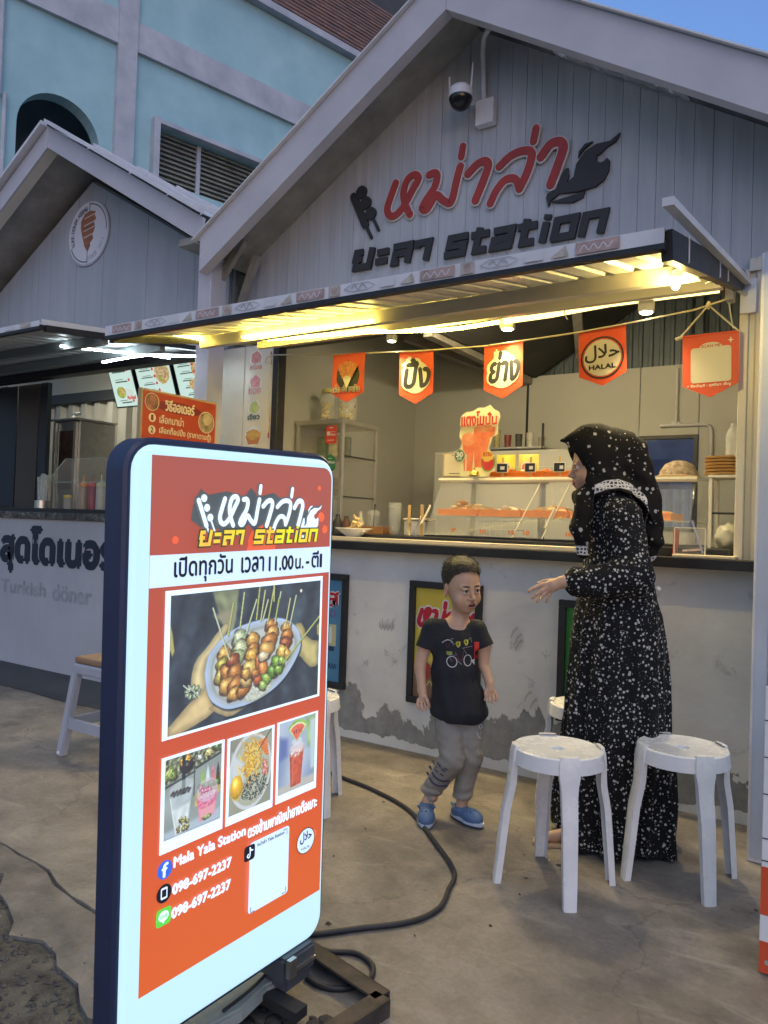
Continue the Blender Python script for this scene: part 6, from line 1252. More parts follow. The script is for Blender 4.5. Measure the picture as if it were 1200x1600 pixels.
for k, (x_, c1, c2, lab) in enumerate(((-1.99, (.62,.58,.45), (.45,.42,.35), 'pale noodle packet leaning behind the first price card'), (-1.86, (.60,.52,.06), (.20,.28,.10), 'yellow and green noodle packet behind the case'), (-1.72, (.62,.55,.12), (.62,.16,.14), 'yellow noodle packet with pink emblem behind the second price card'))):
    t = thing('noodle_packet', lab, 'packet', (x_, .60, zt_+.0065), R(-6+5*k), 'noodle packets behind the display case'); mb = MB(); w, h = .12, .155
    for i in range(7):
        for j in range(7):
            u, v = i/6, j/6; bl = .018*math.sin(math.pi*u)*math.sin(math.pi*v); mb.v.append(((u-.5)*w, -bl, v*h))
    mb.f = [(j*7+i, j*7+i+1, (j+1)*7+i+1, (j+1)*7+i) for j in range(6) for i in range(6)]; n_ = 49; mb.v += [(a, -b+.002, c) for a, b, c in mb.v[:49]]; mb.f += [(a+n_, d+n_, c+n_, b+n_) for a, b, c, d in mb.f[:36]]; mb.mi = [0]*len(mb.f)
    mb.build('pouch', mat('packet_%d' % k, c1, .3, var=.1, vscale=12), t, smooth='all')
    f = Flat((-w/2, -.021, 0), (1,0,0), (0,0,1), (0,-1,0)); f.disc(w*.5, h*.5, .038, m_pw, ry=.034); f.disc(w*.5, h*.5, .032, mat('packet_mark_%d' % k, c2, .4, var=.4, vscale=30), ry=.028, wob=.2); f.build('emblem', t)
rk = thing('back_rack', 'steel leg rack carrying the packets behind the case', 'rack', (-1.86, .60, CB)); MB().bbox(-.24, .24, -.02, .06, .320, .3325, .002).build('shelf', m_alu, rk)
for x_ in (-.22, .22): MB().box(x_-.008, x_+.008, -.01, .05, 0, .319).build('leg', m_alu, rk)
# glass cabinet left
cb = thing('glass_cabinet', 'aluminium framed glass cabinet with shelves at the left of the counter', 'cabinet', (-3.1, .6, CB)); I = inv_of(cb); x0, x1, y0, y1, z0, z1 = -3.28, -2.895, .40, .80, CB+.001, 1.858
for x_ in (x0, x1-.022):
    for y_ in (y0, y1-.022): MB().bbox(x_, x_+.022, y_, y_+.022, z0, z1-.03, .002).build('post', m_alu, cb, xf=I)
MB().bbox(x0-.006, x1+.006, y0-.006, y1+.006, z1-.03, z1, .003).build('top', m_alu, cb, xf=I); MB().bbox(x0, x1, y0, y1, z0-.0005, z0+.02, .002).build('base', m_alu, cb, xf=I)
for z_ in (1.36, 1.62): MB().box(x0+.023, x1-.023, y0+.023, y1-.023, z_, z_+.006).build('shelf', m_gl2, cb, xf=I); MB().box(x1-.0215, x1-.0005, y0+.023, y1-.023, z_, z_+.008).build('shelf_edge', m_black, cb, xf=I)
MB().box(x0+.022, x1-.022, y0+.006, y0+.009, z0+.02, z1-.03).build('glass_pane', m_gl, cb, xf=I); MB().box(x1-.010, x1-.007, y0+.022, y1-.022, z0+.02, z1-.03).build('glass_pane', m_gl, cb, xf=I)
for k, (z_, c1, nm, w_) in enumerate(((1.70, (.62, .07, .05), 'red hanging delivery service tag on the glass cabinet', .085), (1.52, (.05, .22, .09), 'green delivery service badge on the glass cabinet', .085))):
    t = thing('hanging_tag', nm, 'tag', (x1-.085, y0-.001, z_)); f = Flat((-.05, -.001, 0), (1,0,0), (0,0,1), (0,-1,0)); mt = mat('tag_%d' % k, c1, .4)
    if k == 0: f.rrect(0, 0, w_, .115, .008, mt, th=.002); f.z = .004; f.rect(.028, .098, .058, .106, m_pw); f.rrect(.010, .052, .036, .078, .003, m_pw); f.text('Food', .042, .050, .078, .066, m_pw, bold=.0008); f.text('Shopee', .042, .070, .078, .080, m_pw); f.stroke([(.015,.022),(.07,.022)], .004, m_pw)
    else: f.poly([(0,.02),(.0,.09),(.0425,.115),(.085,.09),(.085,.02),(.0425,-.01)], mt, th=.002); f.z = .004; f.text('GrabFood', .008, .052, .078, .070, m_pw, bold=.0006); f.stroke([(.03,.085),(.055,.085)], .004, m_pw); f.disc(.0425, .025, .016, mat('tag_leaf', (.10,.32,.14), .4))
    f.build('tag', t)
rq = random.Random(5)
for k, (x_, z_, c1) in enumerate(((-3.20, 1.626, (.16,.24,.12)), (-3.10, 1.626, (.5,.45,.25)), (-3.15, 1.366, (.55,.16,.08)), (-3.05, 1.366, (.4,.38,.30)), (-3.0, 1.626, (.1,.12,.10)))):
    t = thing('cabinet_packet', ('dark green packet on the upper cabinet shelf, leftmost', 'cream packet on the upper cabinet shelf', 'red packet on the lower cabinet shelf', 'grey packet on the lower cabinet shelf', 'small dark packet on the upper cabinet shelf by the red tag')[k], 'packet', (x_, .58, z_), R(rq.uniform(-20, 20)))
    MB().bbox(-.035, .035, -.02, .02, 0, rq.uniform(.10, .16), .012).build('packet', mat('cabpack_%d' % k, c1, .35, var=.35, vscale=30), t, smooth=True)
def jar(x, y, z, r, h, label, fill, lid=True, grp='plastic jars of crisps on the cabinet'):
    t = thing('jar', label, 'jar', (x, y, z), 0, grp)
    MB().lathe([(r*.9, 0), (r, .01), (r, h*.82), (r*.85, h*.88), (r*.8, h*.9)], n=20).build('glass', m_gl2, t, smooth=True)
    mb = MB(); rq = random.Random(int(x*1000) & 255)
    for k in range(46):
        a, rr_, zz = rq.random()*6.28, r*.82*math.sqrt(rq.random()), rq.uniform(.012, h*.62); s_ = rq.uniform(.010, .016); p = Vector((rr_*math.cos(a), rr_*math.sin(a), zz)); ax = Vector((rq.uniform(-1,1), rq.uniform(-1,1), rq.uniform(-1,1))).normalized(); u = ax.orthogonal().normalized()*s_; v = ax.cross(u)
        mb.add([p+u, p+v*.8+ax*.003, p-u, p-v*.8+ax*.003], [(0,1,2,3)])
    o = mb.build('crisps', fill, t); o['kind'] = 'stuff'
    MB().lathe([(r*.82, h*.9), (r*.84, h*.9+.002), (r*.84, h*.98), (r*.78, h), (.001, h+.001)], n=20).build('lid', mat('jar_lid', (.55, .50, .15), .4) , t, smooth=True)
m_cr = mat('crisps', (.60, .45, .12), .5, var=.3, vscale=30)
jar(-3.14, .55, 1.859, .052, .225, 'plastic jar of yellow crisps on the cabinet, left one', m_cr); jar(-3.00, .58, 1.859, .062, .21, 'plastic jar of yellow crisps on the cabinet, right one', m_cr)
# things at the left end of the counter
t = thing('snack_bowl', 'white oval bowl of piled fried snacks on the counter edge', 'bowl', (-2.50, -.005, 1.1185))
MB().lathe([(.045, 0), (.050, .004), (.11, .042), (.118, .046), (.114, .048), (.046, .010), (.001, .009)], n=28, sy=.62).build('bowl', m_pl, t, smooth=True); rq = random.Random(2); mb = MB()
for k in range(30):
    a = rq.random()*6.28; rr_ = rq.random()*.045; z_ = .02+rq.random()*.11*(1-rr_/.06); p = Vector((rr_*math.cos(a)+.01, rr_*math.sin(a)*.6, z_)); mb.tube([p, p+Vector((rq.uniform(-.02,.02), rq.uniform(-.012,.012), rq.uniform(0,.02))), p+Vector((rq.uniform(-.03,.03), rq.uniform(-.02,.02), rq.uniform(0,.03)))], .006, 6)
o = mb.build('snacks', m_fd[1], t, smooth='all'); o['kind'] = 'stuff'
t = thing('cup_stack', 'stack of clear plastic cups standing on the counter', 'cups', (-2.455, .35, CB+.0)); 
for k in range(9): MB().lathe([(.030, .001+.013*k), (.041, .085+.013*k), (.044, .087+.013*k)], n=18).build('cup', m_gl2, t, smooth=True)
tb = thing('white_tub', 'square pale tub with flat lid behind the bamboo sticks', 'tub', (-2.27, .33, CB)); MB().bbox(-.07, .07, -.06, .06, 0, .085, .006).build('tub', m_inner, tb); MB().bbox(-.075, .075, -.065, .065, .086, .10, .004).build('lid', m_cream, tb)
for k, x_ in enumerate((-2.208, -2.128)): t = thing('bamboo_stick', ('upright bamboo stick of a small holder, left one', 'upright bamboo stick of a small holder, right one')[k], 'stick', (x_, .11, CB)); MB().bbox(-.009, .009, -.004, .004, 0, .17, .002).build('stick', MATS['bamboo'], t)
t = thing('wire_whisk', 'small wire skimmer lying at the foot of the bamboo sticks', 'skimmer', (-2.17, .06, 1.1365)); mb = MB()
for k in range(6): a = k*.52; mb.tube([(.0, 0, .0), (.028*math.cos(a), .014*math.sin(a), .03), (.02*math.cos(a), .01*math.sin(a), .06), (0, 0, .075)], .0018, 5)
mb.build('wires', m_steel, t); t = thing('tongs', 'steel tongs propped on the left end of the food case', 'tongs', (-2.13, .05, 1.137)); mb = MB(); mb.tube([(-.01, 0, 0), (.02, .01, .10)], .004, 6); mb.tube([(.005, 0, 0), (.025, .01, .10), (.02, .01, .105)], .004, 6); mb.build('arms', m_steel, t)
for k, (x_, y_, h_, r_, c1, lab) in enumerate(((-2.78, .22, .11, .03, (.05,.045,.04), 'dark sauce bottle by the cabinet foot'), (-2.70, .20, .10, .027, (.10,.05,.03), 'brown sauce bottle second from the cabinet'), (-2.64, .26, .13, .022, (.45,.42,.32), 'clear ribbed bottle behind the snack bowl'))):
    t = thing('sauce_bottle', lab, 'bottle', (x_, y_, CB), 0, 'small bottles beside the snack bowl'); MB().lathe([(r_, 0), (r_, h_*.6), (r_*.5, h_*.8), (r_*.45, h_), (.001, h_+.002)], n=16).build('bottle', mat('sauce_%d' % k, c1, .2, var=.2, vscale=20), t, smooth=True)
t = thing('drink_cup', 'clear domed cup with a black straw at the left of the counter', 'cup', (-2.60, .34, CB)); MB().lathe([(.028, 0), (.042, .11), (.044, .112)], n=18).build('cup', m_gl2, t, smooth=True); MB().lathe([(.044, .1125), (.036, .138), (.010, .148)], n=18).build('dome_lid', m_gl2, t, smooth=True); MB().tube([(0, 0, .01), (.008, 0, .18)], .004, 6).build('straw', m_black, t)
wd = thing('wooden_tray', 'low wooden tray holding small jars left of the cups', 'tray', (-2.62, .26, CB)); MB().bbox(-.18, .16, -.035, -.025, 0.0, .045, .002).build('front_board', mat('stained_wood', (.30, .14, .05), .5, var=.25, vscale=10, aniso=(.5, 5, 5)), wd); MB().bbox(-.18, .16, .075, .085, 0, .045, .002).build('back_board', MATS['stained_wood'], wd)
bk = thing('wire_basket', 'white wire basket on the counter under the case shelf', 'basket', (-1.74, .28, CB+.0115)); mb = MB()
for q in range(7): mb.tube([(-.10+.033*q, -.05, .0), (-.105+.035*q, -.055, .085)], .002, 5)
for z_ in (.002, .04, .085): mb.tube([(-.105, -.053, z_), (.11, -.053, z_), (.11, .06, z_), (-.105, .06, z_), (-.105, -.053, z_)], .002, 5)
mb.build('wires', m_pl, bk)
# right end: food cover, trays on a small rack, bottle, payment box
cv = thing('food_cover', 'woven dome food cover with dark flecks on a wooden plate right of the woman', 'food cover', (-.855, .40, zt_+.0065))
MB().lathe([(.09, 0), (.105, .006), (.10, .010), (.001, .008)], n=24).build('plate', MATS['stand_wood'], cv, smooth=True)
MB().lathe([(.092, .011), (.088, .03), (.065, .065), (.03, .082), (.001, .086)], n=28).build('cover', mat('woven_floral', (.62, .52, .36), .8, bump=.4, bscale=90, vscale=45, var2=(.16, .09, .06)), cv, smooth=True)
bx_ = thing('payment_box', 'clear acrylic coin box with a pen standing on the counter edge', 'box', (-.70, -.03, 1.1085)); w = .062
for (a, b, c, d, nm) in ((-w, w, -.045, -.041, 'front_pane'), (-w, w, .041, .045, 'back_pane'), (-w, -w+.004, -.041, .041, 'side_pane'), (w-.004, w, -.041, .041, 'side_pane')): MB().box(a, b, c, d, .004, .112).build(nm, m_gl, bx_)
MB().box(-w, w, -.045, .045, 0, .004).build('base', m_gl2, bx_); MB().box(-w-.006, -w-.001, -.045, .045, 0, .105).build('red_side', m_red, bx_)
for (a, b) in (((-w,-.045,.112),(w,-.045,.112)), ((w,-.045,.0),(w,-.045,.112)), ((-w,-.045,0),(-w,-.045,.112))): MB().bar(a, b, .004).build('edge', MATS['pale_edge'], bx_)
t = thing('pen', 'slim pen leaning inside the clear coin box', 'pen', (-.70, -.03, 1.114)); MB().tube([(.045, 0, 0), (-.005, .012, .14)], .005, 8).build('barrel', mat('pen_violet', (.25, .25, .40), .3), t)
t = thing('banknotes', 'few pinkish banknotes folded inside the clear coin box', 'banknotes', (-.70, -.03, 1.114)); MB().obox((0, 0, .012), (.035, .01, .004), (-.006, .02, 0), (0, 0, .004)).build('notes', mat('banknote', (.45, .32, .30), .7, var=.3, vscale=40), t)
rk2 = thing('small_rack', 'narrow cream metal rack with glass shelves at the right jamb', 'rack', (-.61, .22, CB)); I = inv_of(rk2)
for x_ in (-.668, -.545):
    for y_ in (.14, .30): MB().bbox(x_, x_+.014, y_, y_+.014, CB, 1.448, .002).build('post', m_cream, rk2, xf=I)
MB().bbox(-.672, -.527, .136, .318, 1.449, 1.462, .002).build('top', m_cream, rk2, xf=I); MB().box(-.653, -.546, .16, .30, 1.29, 1.294).build('shelf', m_gl2, rk2, xf=I); MB().box(-.653, -.546, .145, .15, 1.287, 1.296).build('shelf_edge', m_black, rk2, xf=I)
t = thing('plastic_bag', 'crumpled pale plastic bag on the lower shelf of the narrow rack', 'bag', (-.60, .22, CB+.001)); mb = MB(); rq = random.Random(9); bm = bmesh.new(); bmesh.ops.create_icosphere(bm, subdivisions=3, radius=.05)
for v in bm.verts: v.co *= rq.uniform(.85, 1.12); v.co.z = max(-.045, v.co.z)*1.2+.054
mb.bm(bm); mb.build('bag', mat('bag_film', (.62, .60, .50), .35, bump=.3, bscale=60), t, smooth='all')
for k in range(6):
    t = thing('wooden_plate', 'thin wooden plate, %s of the stack on the narrow rack' % ('lowest','second from the bottom','third from the bottom','third from the top','second from the top','topmost')[k], 'plate', (-.62+.003*(k % 2), .22, 1.4625+.0145*k), 0, 'wooden plates stacked on the narrow rack')
    MB().lathe([(.060, 0), (.082, .004), (.086, .013), (.080, .0135), (.001, .008)], n=28).build('plate', mat('plate_wood', (.48, .28, .10), .4, var=.12, vscale=10), t, smooth=True)
t = thing('water_bottle', 'clear ribbed plastic bottle standing on the plate stack', 'bottle', (-.585, .22, 1.5505)); MB().lathe([(.030, 0), (.033, .01), (.031, .03), (.034, .04), (.031, .055), (.034, .07), (.032, .10), (.020, .125), (.013, .135), (.013, .15), (.001, .151)], n=20).build('bottle', mat('pet_plastic', (.80, .84, .86), .08, alpha=.42), t, smooth=True)
# neighbour's counter things
kz = 1.2325
km = thing('kebab_grill', 'steel vertical kebab grill with dark burner window on the left counter', 'grill', (-5.95, .55, kz)); I = inv_of(km)
MB().bbox(-6.02, -5.66, .45, .80, kz, 1.98, .004).build('body', m_steel, km, xf=I); MB().box(-5.93, -5.75, .44, .449, 1.40, 1.90).build('burner_window', mat('burner', (.02,.015,.014), .4, vscale=20, var2=(.10,.05,.04)), km, xf=I)
for x_ in (-6.0, -5.72): MB().bbox(x_, x_+.035, .425, .449, kz, 1.97, .003).build('side_strip', m_alu, km, xf=I)
MB().bbox(-6.04, -5.64, .40, .80, 1.981, 2.0, .003).build('hood', m_steel, km, xf=I); MB().tube([(-5.75,.45,2.02),(-5.70,.42,2.03),(-5.60,.40,2.025)], .012, 8).build('spit_handle', m_steel, km, xf=I)
sg2 = thing('sneeze_guard', 'clear acrylic guard with sloped corner on the left counter', 'acrylic guard', (-5.2, .12, kz)); I = inv_of(sg2)
def poly_pane(pl, O, ux, uy, d, nm): MB().prism(pl, O, ux, uy, d).build(nm, m_gl, sg2, xf=I)
poly_pane([(-5.59,kz),(-4.8,kz),(-4.8,1.44),(-5.59,1.44)], (0,.12,0), (1,0,0), (0,0,1), (0,.004,0), 'front_pane'); poly_pane([(.12,kz),(.40,kz),(.40,1.64),(.28,1.64),(.12,1.44)], (-5.594,0,0), (0,1,0), (0,0,1), (.004,0,0), 'side_pane')
MB().add([(-5.59,.12,1.441),(-4.8,.12,1.441),(-4.8,.28,1.64),(-5.59,.28,1.64),(-5.59,.124,1.444),(-4.8,.124,1.444),(-4.8,.283,1.643),(-5.59,.283,1.643)], [(0,1,2,3),(7,6,5,4),(0,4,5,1),(3,2,6,7)]).build('slanted_pane', m_gl, sg2, xf=I)
for (a, b) in (((-5.592,.12,kz),(-5.592,.12,1.44)), ((-5.592,.12,1.44),(-5.592,.28,1.64)), ((-5.592,.28,1.64),(-4.8,.28,1.64)), ((-5.592,.12,1.44),(-4.8,.12,1.44))): MB().bar(a, b, .005).build('edge', mat('green_edge', (.35, .50, .45), .2), sg2, xf=I)
for k, (x_, c1, lab) in enumerate(((-5.30, (.62,.25,.06), 'squeeze bottle of orange sauce behind the acrylic guard'), (-5.185, (.45,.02,.03), 'squeeze bottle of red sauce behind the acrylic guard'), (-5.08, (.50,.55,.32), 'squeeze bottle of pale green sauce behind the acrylic guard'))):
    t = thing('squeeze_bottle', lab, 'bottle', (x_, .25, kz), 0, 'squeeze bottles behind the acrylic guard'); m_ = mat('squeeze_%d' % k, c1, .35); MB().lathe([(.038, 0), (.040, .01), (.040, .17), (.036, .178)], n=16).build('bottle', mat('squeeze_body_%d' % k, ((.34,.26,.17), (.25,.02,.04), (.45,.46,.38))[k], .3), t, smooth=True); MB().lathe([(.040, .1785), (.040, .198), (.018, .215), (.008, .225), (.004, .275), (.001, .276)], n=16).build('nozzle_cap', m_, t, smooth=True)
t = thing('shaker', 'small spice shaker with yellow lid behind the acrylic guard', 'shaker', (-5.46, .22, kz)); MB().lathe([(.030, 0), (.030, .085)], n=16).build('glass', m_gl2, t); MB().lathe([(.032, .0855), (.034, .10), (.026, .112), (.001, .114)], n=10).build('lid', mat('lid_yellow', (.62, .50, .08), .4), t)
t = thing('domed_cup', 'clear domed dessert cup behind the acrylic guard', 'cup', (-5.38, .30, kz)); MB().lathe([(.03, 0), (.042, .07)], n=16).build('cup', m_gl2, t, smooth=True); MB().lathe([(.043, .071), (.038, .12), (.015, .15), (.001, .155)], n=16).build('dome_lid', m_gl2, t, smooth=True)
t = thing('wrapper_cup', 'steel cup of printed paper wrappers on the left counter', 'cup', (-5.55, .06, kz)); MB().lathe([(.055, 0), (.055, .06)], n=20).build('cup', m_steel, t, smooth=True)
for k in range(5): MB().obox((-.035+.018*k, .01*(k % 2), .145+.012*(k % 3)), (.014, 0, .002), (0, .012, 0), (.005*(k-2), 0, .10)).build('wrapper', mat('printed_paper', (.66, .68, .62), .6, vscale=60, var2=(.30, .36, .32)), t)
# x-banner cut by the right edge of the photo
xb = thing('floor_banner', 'white and red floor banner at the right edge in front of the partition', 'banner', (-.05, -1.16, 0)); I = inv_of(xb)
MB().bbox(-.270, .30, -1.166, -1.16, .006, .78, .002).build('sheet', m_pw, xb, xf=I)
f = Flat((-.270, -1.1668, .006), (1,0,0), (0,0,1), (0,-1,0)); f.rect(0, .0, .570, .085, m_red); f.rect(0, .155, .570, .285, m_red); f.rect(0, .085, .570, .155, m_pw); f.disc(.02, .03, .007, m_alu)
for z_ in (.30, .36, .48, .58, .68): f.rect(0, z_, .577, z_+.003, m_ink)
f.build('print', xb, I); MB().tube([(-.265,-1.15,0),(-.262,-1.15,.86)], .005, 8).build('pole', m_black, xb, xf=I); MB().box(-.27, .29, -1.156, -1.10, 0, .012).build('foot', m_black, xb, xf=I)

# ================================================================== people: signed-distance modelling, one continuous surface per body / garment
class Vol:
    def __init__(s, lo, hi, res):
        s.lo = np.array(lo, float); s.res = res; s.n = np.ceil((np.array(hi)-s.lo)/res).astype(int)+1; s.F = np.full(s.n, 1.0, np.float32)
        s.ax = [s.lo[i]+res*np.arange(s.n[i]) for i in range(3)]
    def sub(s, lo, hi, m=.03):
        a = np.clip(np.floor((np.array(lo)-m-s.lo)/s.res).astype(int), 0, s.n-1); b = np.clip(np.ceil((np.array(hi)+m-s.lo)/s.res).astype(int)+1, 1, s.n)
        sl = tuple(slice(a[i], b[i]) for i in range(3)); X, Y, Z = np.meshgrid(s.ax[0][sl[0]], s.ax[1][sl[1]], s.ax[2][sl[2]], indexing='ij'); return sl, X.astype(np.float32), Y.astype(np.float32), Z.astype(np.float32)
    def put(s, sl, D, k, op):
        A = s.F[sl]
        if op == 'u':
            if k > 0: h = np.clip(.5+.5*(A-D)/k, 0, 1); s.F[sl] = A+(D-A)*h-k*h*(1-h)
            else: s.F[sl] = np.minimum(A, D)
        elif op == 's':
            D = -D; h = np.clip(.5-.5*(A-D)/k, 0, 1); s.F[sl] = A+(D-A)*h+k*h*(1-h)
    def ell(s, c, r, k=.01, op='u', M=None):
        c = np.array(c, float); r = np.array(r, float); R_ = r.max() if M is not None else r; sl, X, Y, Z = s.sub(c-R_, c+R_, .03); P = [X-c[0], Y-c[1], Z-c[2]]
        if M is not None: P = [M[0][i]*P[0]+M[1][i]*P[1]+M[2][i]*P[2] for i in range(3)]
        k0 = np.sqrt(sum((P[i]/r[i])**2 for i in range(3)))+1e-6; k1 = np.sqrt(sum((P[i]/r[i]**2)**2 for i in range(3)))+1e-6
        s.put(sl, k0*(k0-1)/k1, k, op); return s
    def cap(s, a, b, ra, rb, k=.01, op='u', flat=False, sy=1):
        a, b = np.array(a, float), np.array(b, float); m = max(ra, rb); sl, X, Y, Z = s.sub(np.minimum(a, b)-m, np.maximum(a, b)+m, .03)
        d = b-a; L2 = d@d; px, py, pz = X-a[0], Y-a[1], Z-a[2]; t = (px*d[0]+py*d[1]+pz*d[2])/L2; tc = np.clip(t, 0, 1)
        D = np.sqrt((px-tc*d[0])**2+((py-tc*d[1])/sy)**2+(pz-tc*d[2])**2)-(ra+(rb-ra)*tc)
        if flat: L = math.sqrt(L2); D = np.maximum(D, (t-1)*L); 
        s.put(sl, D, k, op); return s
    def mesh(s):
        F = s.F; n = F.shape; ins = F < 0
        cnt = sum(ins[i:n[0]-1+i, j:n[1]-1+j, k:n[2]-1+k].astype(np.int8) for i in (0,1) for j in (0,1) for k in (0,1)); act = (cnt > 0) & (cnt < 8)
        ia = np.argwhere(act); idx = np.full(act.shape, -1, np.int32); idx[tuple(ia.T)] = np.arange(len(ia)); acc = np.zeros((len(ia), 3)); w = np.zeros(len(ia))
        cor = [(i,j,k) for i in (0,1) for j in (0,1) for k in (0,1)]; val = {c: F[ia[:,0]+c[0], ia[:,1]+c[1], ia[:,2]+c[2]].astype(float) for c in cor}
        for c in cor:
            for d in range(3):
                if c[d] == 0:
                    c2 = list(c); c2[d] = 1; c2 = tuple(c2); A, B = val[c], val[c2]; m = (A < 0) != (B < 0); t = np.where(m, A/(np.where(m, A-B, 1)), 0)
                    for q in range(3): acc[:, q] += np.where(m, c[q]+(t if q == d else 0), 0)
                    w += m
        V = (ia+acc/w[:, None])*s.res+s.lo; Q = []
        for d in range(3):
            sl0 = [slice(None)]*3; sl1 = [slice(None)]*3; sl0[d] = slice(0, -1); sl1[d] = slice(1, None); cr = np.argwhere(ins[tuple(sl0)] != ins[tuple(sl1)]); e, f = (d+1) % 3, (d+2) % 3
            ok = (cr[:, e] > 0) & (cr[:, f] > 0) & (cr[:, e] < n[e]-1) & (cr[:, f] < n[f]-1); cr = cr[ok]; o = []
            for (de, df) in ((0,0),(-1,0),(-1,-1),(0,-1)): p = cr.copy(); p[:, e] += de; p[:, f] += df; o.append(idx[p[:,0], p[:,1], p[:,2]])
            q = np.stack(o, 1); fl = ins[tuple(cr.T)]; q[~fl] = q[~fl][:, ::-1]; Q.append(q)
        Q = np.concatenate(Q); Q = Q[(Q >= 0).all(1)]; return V, Q
    def build(s, name, mats, parent, smooth_it=2, matfn=None, attr=None):
        V, Q = s.mesh()
        for _ in range(smooth_it):
            A = np.zeros_like(V); c = np.zeros(len(V))
            for i in range(4):
                for j in (1, 3): np.add.at(A, Q[:, i], V[Q[:, (i+j) % 4]]); np.add.at(c, Q[:, i], 1)
            V = V*.5+.5*A/np.maximum(c, 1)[:, None]
        me = bpy.data.meshes.new(name); me.vertices.add(len(V)); me.vertices.foreach_set('co', V.astype(np.float32).ravel()); me.loops.add(len(Q)*4); me.loops.foreach_set('vertex_index', Q.astype(np.int32).ravel()); me.polygons.add(len(Q)); me.polygons.foreach_set('loop_start', np.arange(len(Q), dtype=np.int32)*4)
        me.update(calc_edges=True)
        for m in (mats if isinstance(mats, list) else [mats]): me.materials.append(m)
        me.polygons.foreach_set('use_smooth', [True]*len(Q))
        if matfn is not None: cen = V[Q].mean(1); me.polygons.foreach_set('material_index', matfn(cen).astype(np.int32))
        if attr is not None: a = me.attributes.new('hem', 'FLOAT', 'POINT'); a.data.foreach_set('value', attr(V).astype(np.float32))
        o = bpy.data.objects.new(name, me); col.objects.link(o); o.parent = parent; return o
def vnoise(X, Y, Z, f, seed=0):
    """cheap smooth noise from sines"""
    r = np.random.RandomState(seed); out = 0
    for i in range(7):
        d = r.normal(size=3); d /= np.linalg.norm(d); out = out+np.sin((X*d[0]+Y*d[1]+Z*d[2])*f*(.6+i*.22)+r.rand()*6.28)
    return out/7
def rotz(a): c, s_ = math.cos(a), math.sin(a); return np.array(((c,-s_,0),(s_,c,0),(0,0,1.)))
def roty(a): c, s_ = math.cos(a), math.sin(a); return np.array(((c,0,s_),(0,1,0),(-s_,0,c)))
def rotx(a): c, s_ = math.cos(a), math.sin(a); return np.array(((1,0,0),(0,c,-s_),(0,s_,c)))
def head_into(v, C, M, s=1.0, adult=False):
    """face looks along -y of the head frame M"""
    C = np.array(C, float); T = lambda p: C+M@(np.array(p)*s); Rr = lambda r: np.array(r)*s
    def e(c, r, k=.008, op='u', rot=None): v.ell(T(c), Rr(r), k*s, op, M if rot is None else M@rot)
    e((0,.012,.018), (.074,.090,.084), .01); e((0,-.018,-.040), (.060 if adult else .065,.060,.074), .03); e((0,-.036,-.090), (.036,.032,.026), .025); e((0,-.060,-.104), (.015,.012,.012), .018)
    for q in (-1, 1):
        e((q*.036,-.046,-.060), (.026,.023,.026), .02); e((q*.030,-.066,-.004), (.022,.010,.008), .012); e((q*.029,-.088,-.022), (.017,.014,.0095), .010, 's')
    e((0,-.078,-.018), (.008,.008,.018), .010); v.cap(T((0,-.078,-.022)), T((0,-.093,-.050)), .0055*s, .0095*s, .008*s); e((0,-.094,-.053), (.0095,.008,.0075), .006)
    for q in (-1, 1): e((q*(.0115 if adult else .0135),-.084,-.056), (.0065,.0085,.0065), .006)
    e((0,-.072,-.080), (.022,.014,.016), .014)
    if adult: e((0,-.083,-.0745), (.017,.0065,.0040), .004); e((0,-.0815,-.0845), (.015,.007,.0050), .004); e((0,-.092,-.0795), (.014,.010,.0022), .003, 's')
    else:
        e((0,-.083,-.0735), (.018,.007,.0042), .004); e((0,-.0795,-.0925), (.015,.007,.0052), .004); e((0,-.090,-.0825), (.0135,.015,.0050), .004, 's')
    for q in (-1, 1):
        e((q*.0285,-.0765,-.0125), (.0165,.008,.0038), .004, rot=roty(q*.12)); e((q*.0285,-.0745,-.0315), (.014,.0065,.0030), .006)
        e((q*.078,.006,-.026), (.0085,.019,.030) if not adult else (.004,.008,.010), .006, rot=rotz(q*.55)); e((q*.088,-.002,-.024), (.005,.011,.018), .003, 's', rot=rotz(q*.55))
def lips_fn(C, M, s):
    C = np.array(C)
    def f(c):
        L = (c-C)@M/s; a = ((L[:,0]/.019)**2+((L[:,2]+.083)/.0145)**2 < 1) & (L[:,1] < -.070)
        inner = ((L[:,0]/.0145)**2+((L[:,2]+.0825)/.0058)**2 < 1) & (L[:,1] > -.0845) & (L[:,1] < -.06)
        return np.where(inner & a, 2, np.where(a, 1, 0))
    return f
def skin_mat(name, c, c2, sss=.12):
    m = mat(name, c, .5, bump=.12, bscale=180, vscale=14, var2=c2); b = m.node_tree.nodes['Principled BSDF']; b.inputs['Subsurface Weight'].default_value = sss; b.inputs['Subsurface Radius'].default_value = (.012, .005, .003); b.inputs['Subsurface Scale'].default_value = 1; return m
m_skin = skin_mat('boy_skin', (.46, .28, .18), (.54, .34, .23)); m_lip = skin_mat('boy_lips', (.36, .14, .11), (.40, .17, .13)); m_mouth = mat('mouth_dark', (.05, .015, .012), .4)
m_skinw = skin_mat('woman_skin', (.42, .25, .16), (.50, .31, .21)); m_eye = mat('eye_white', (.60, .58, .54), .15); m_iris = mat('iris_dark', (.012, .008, .006), .08)
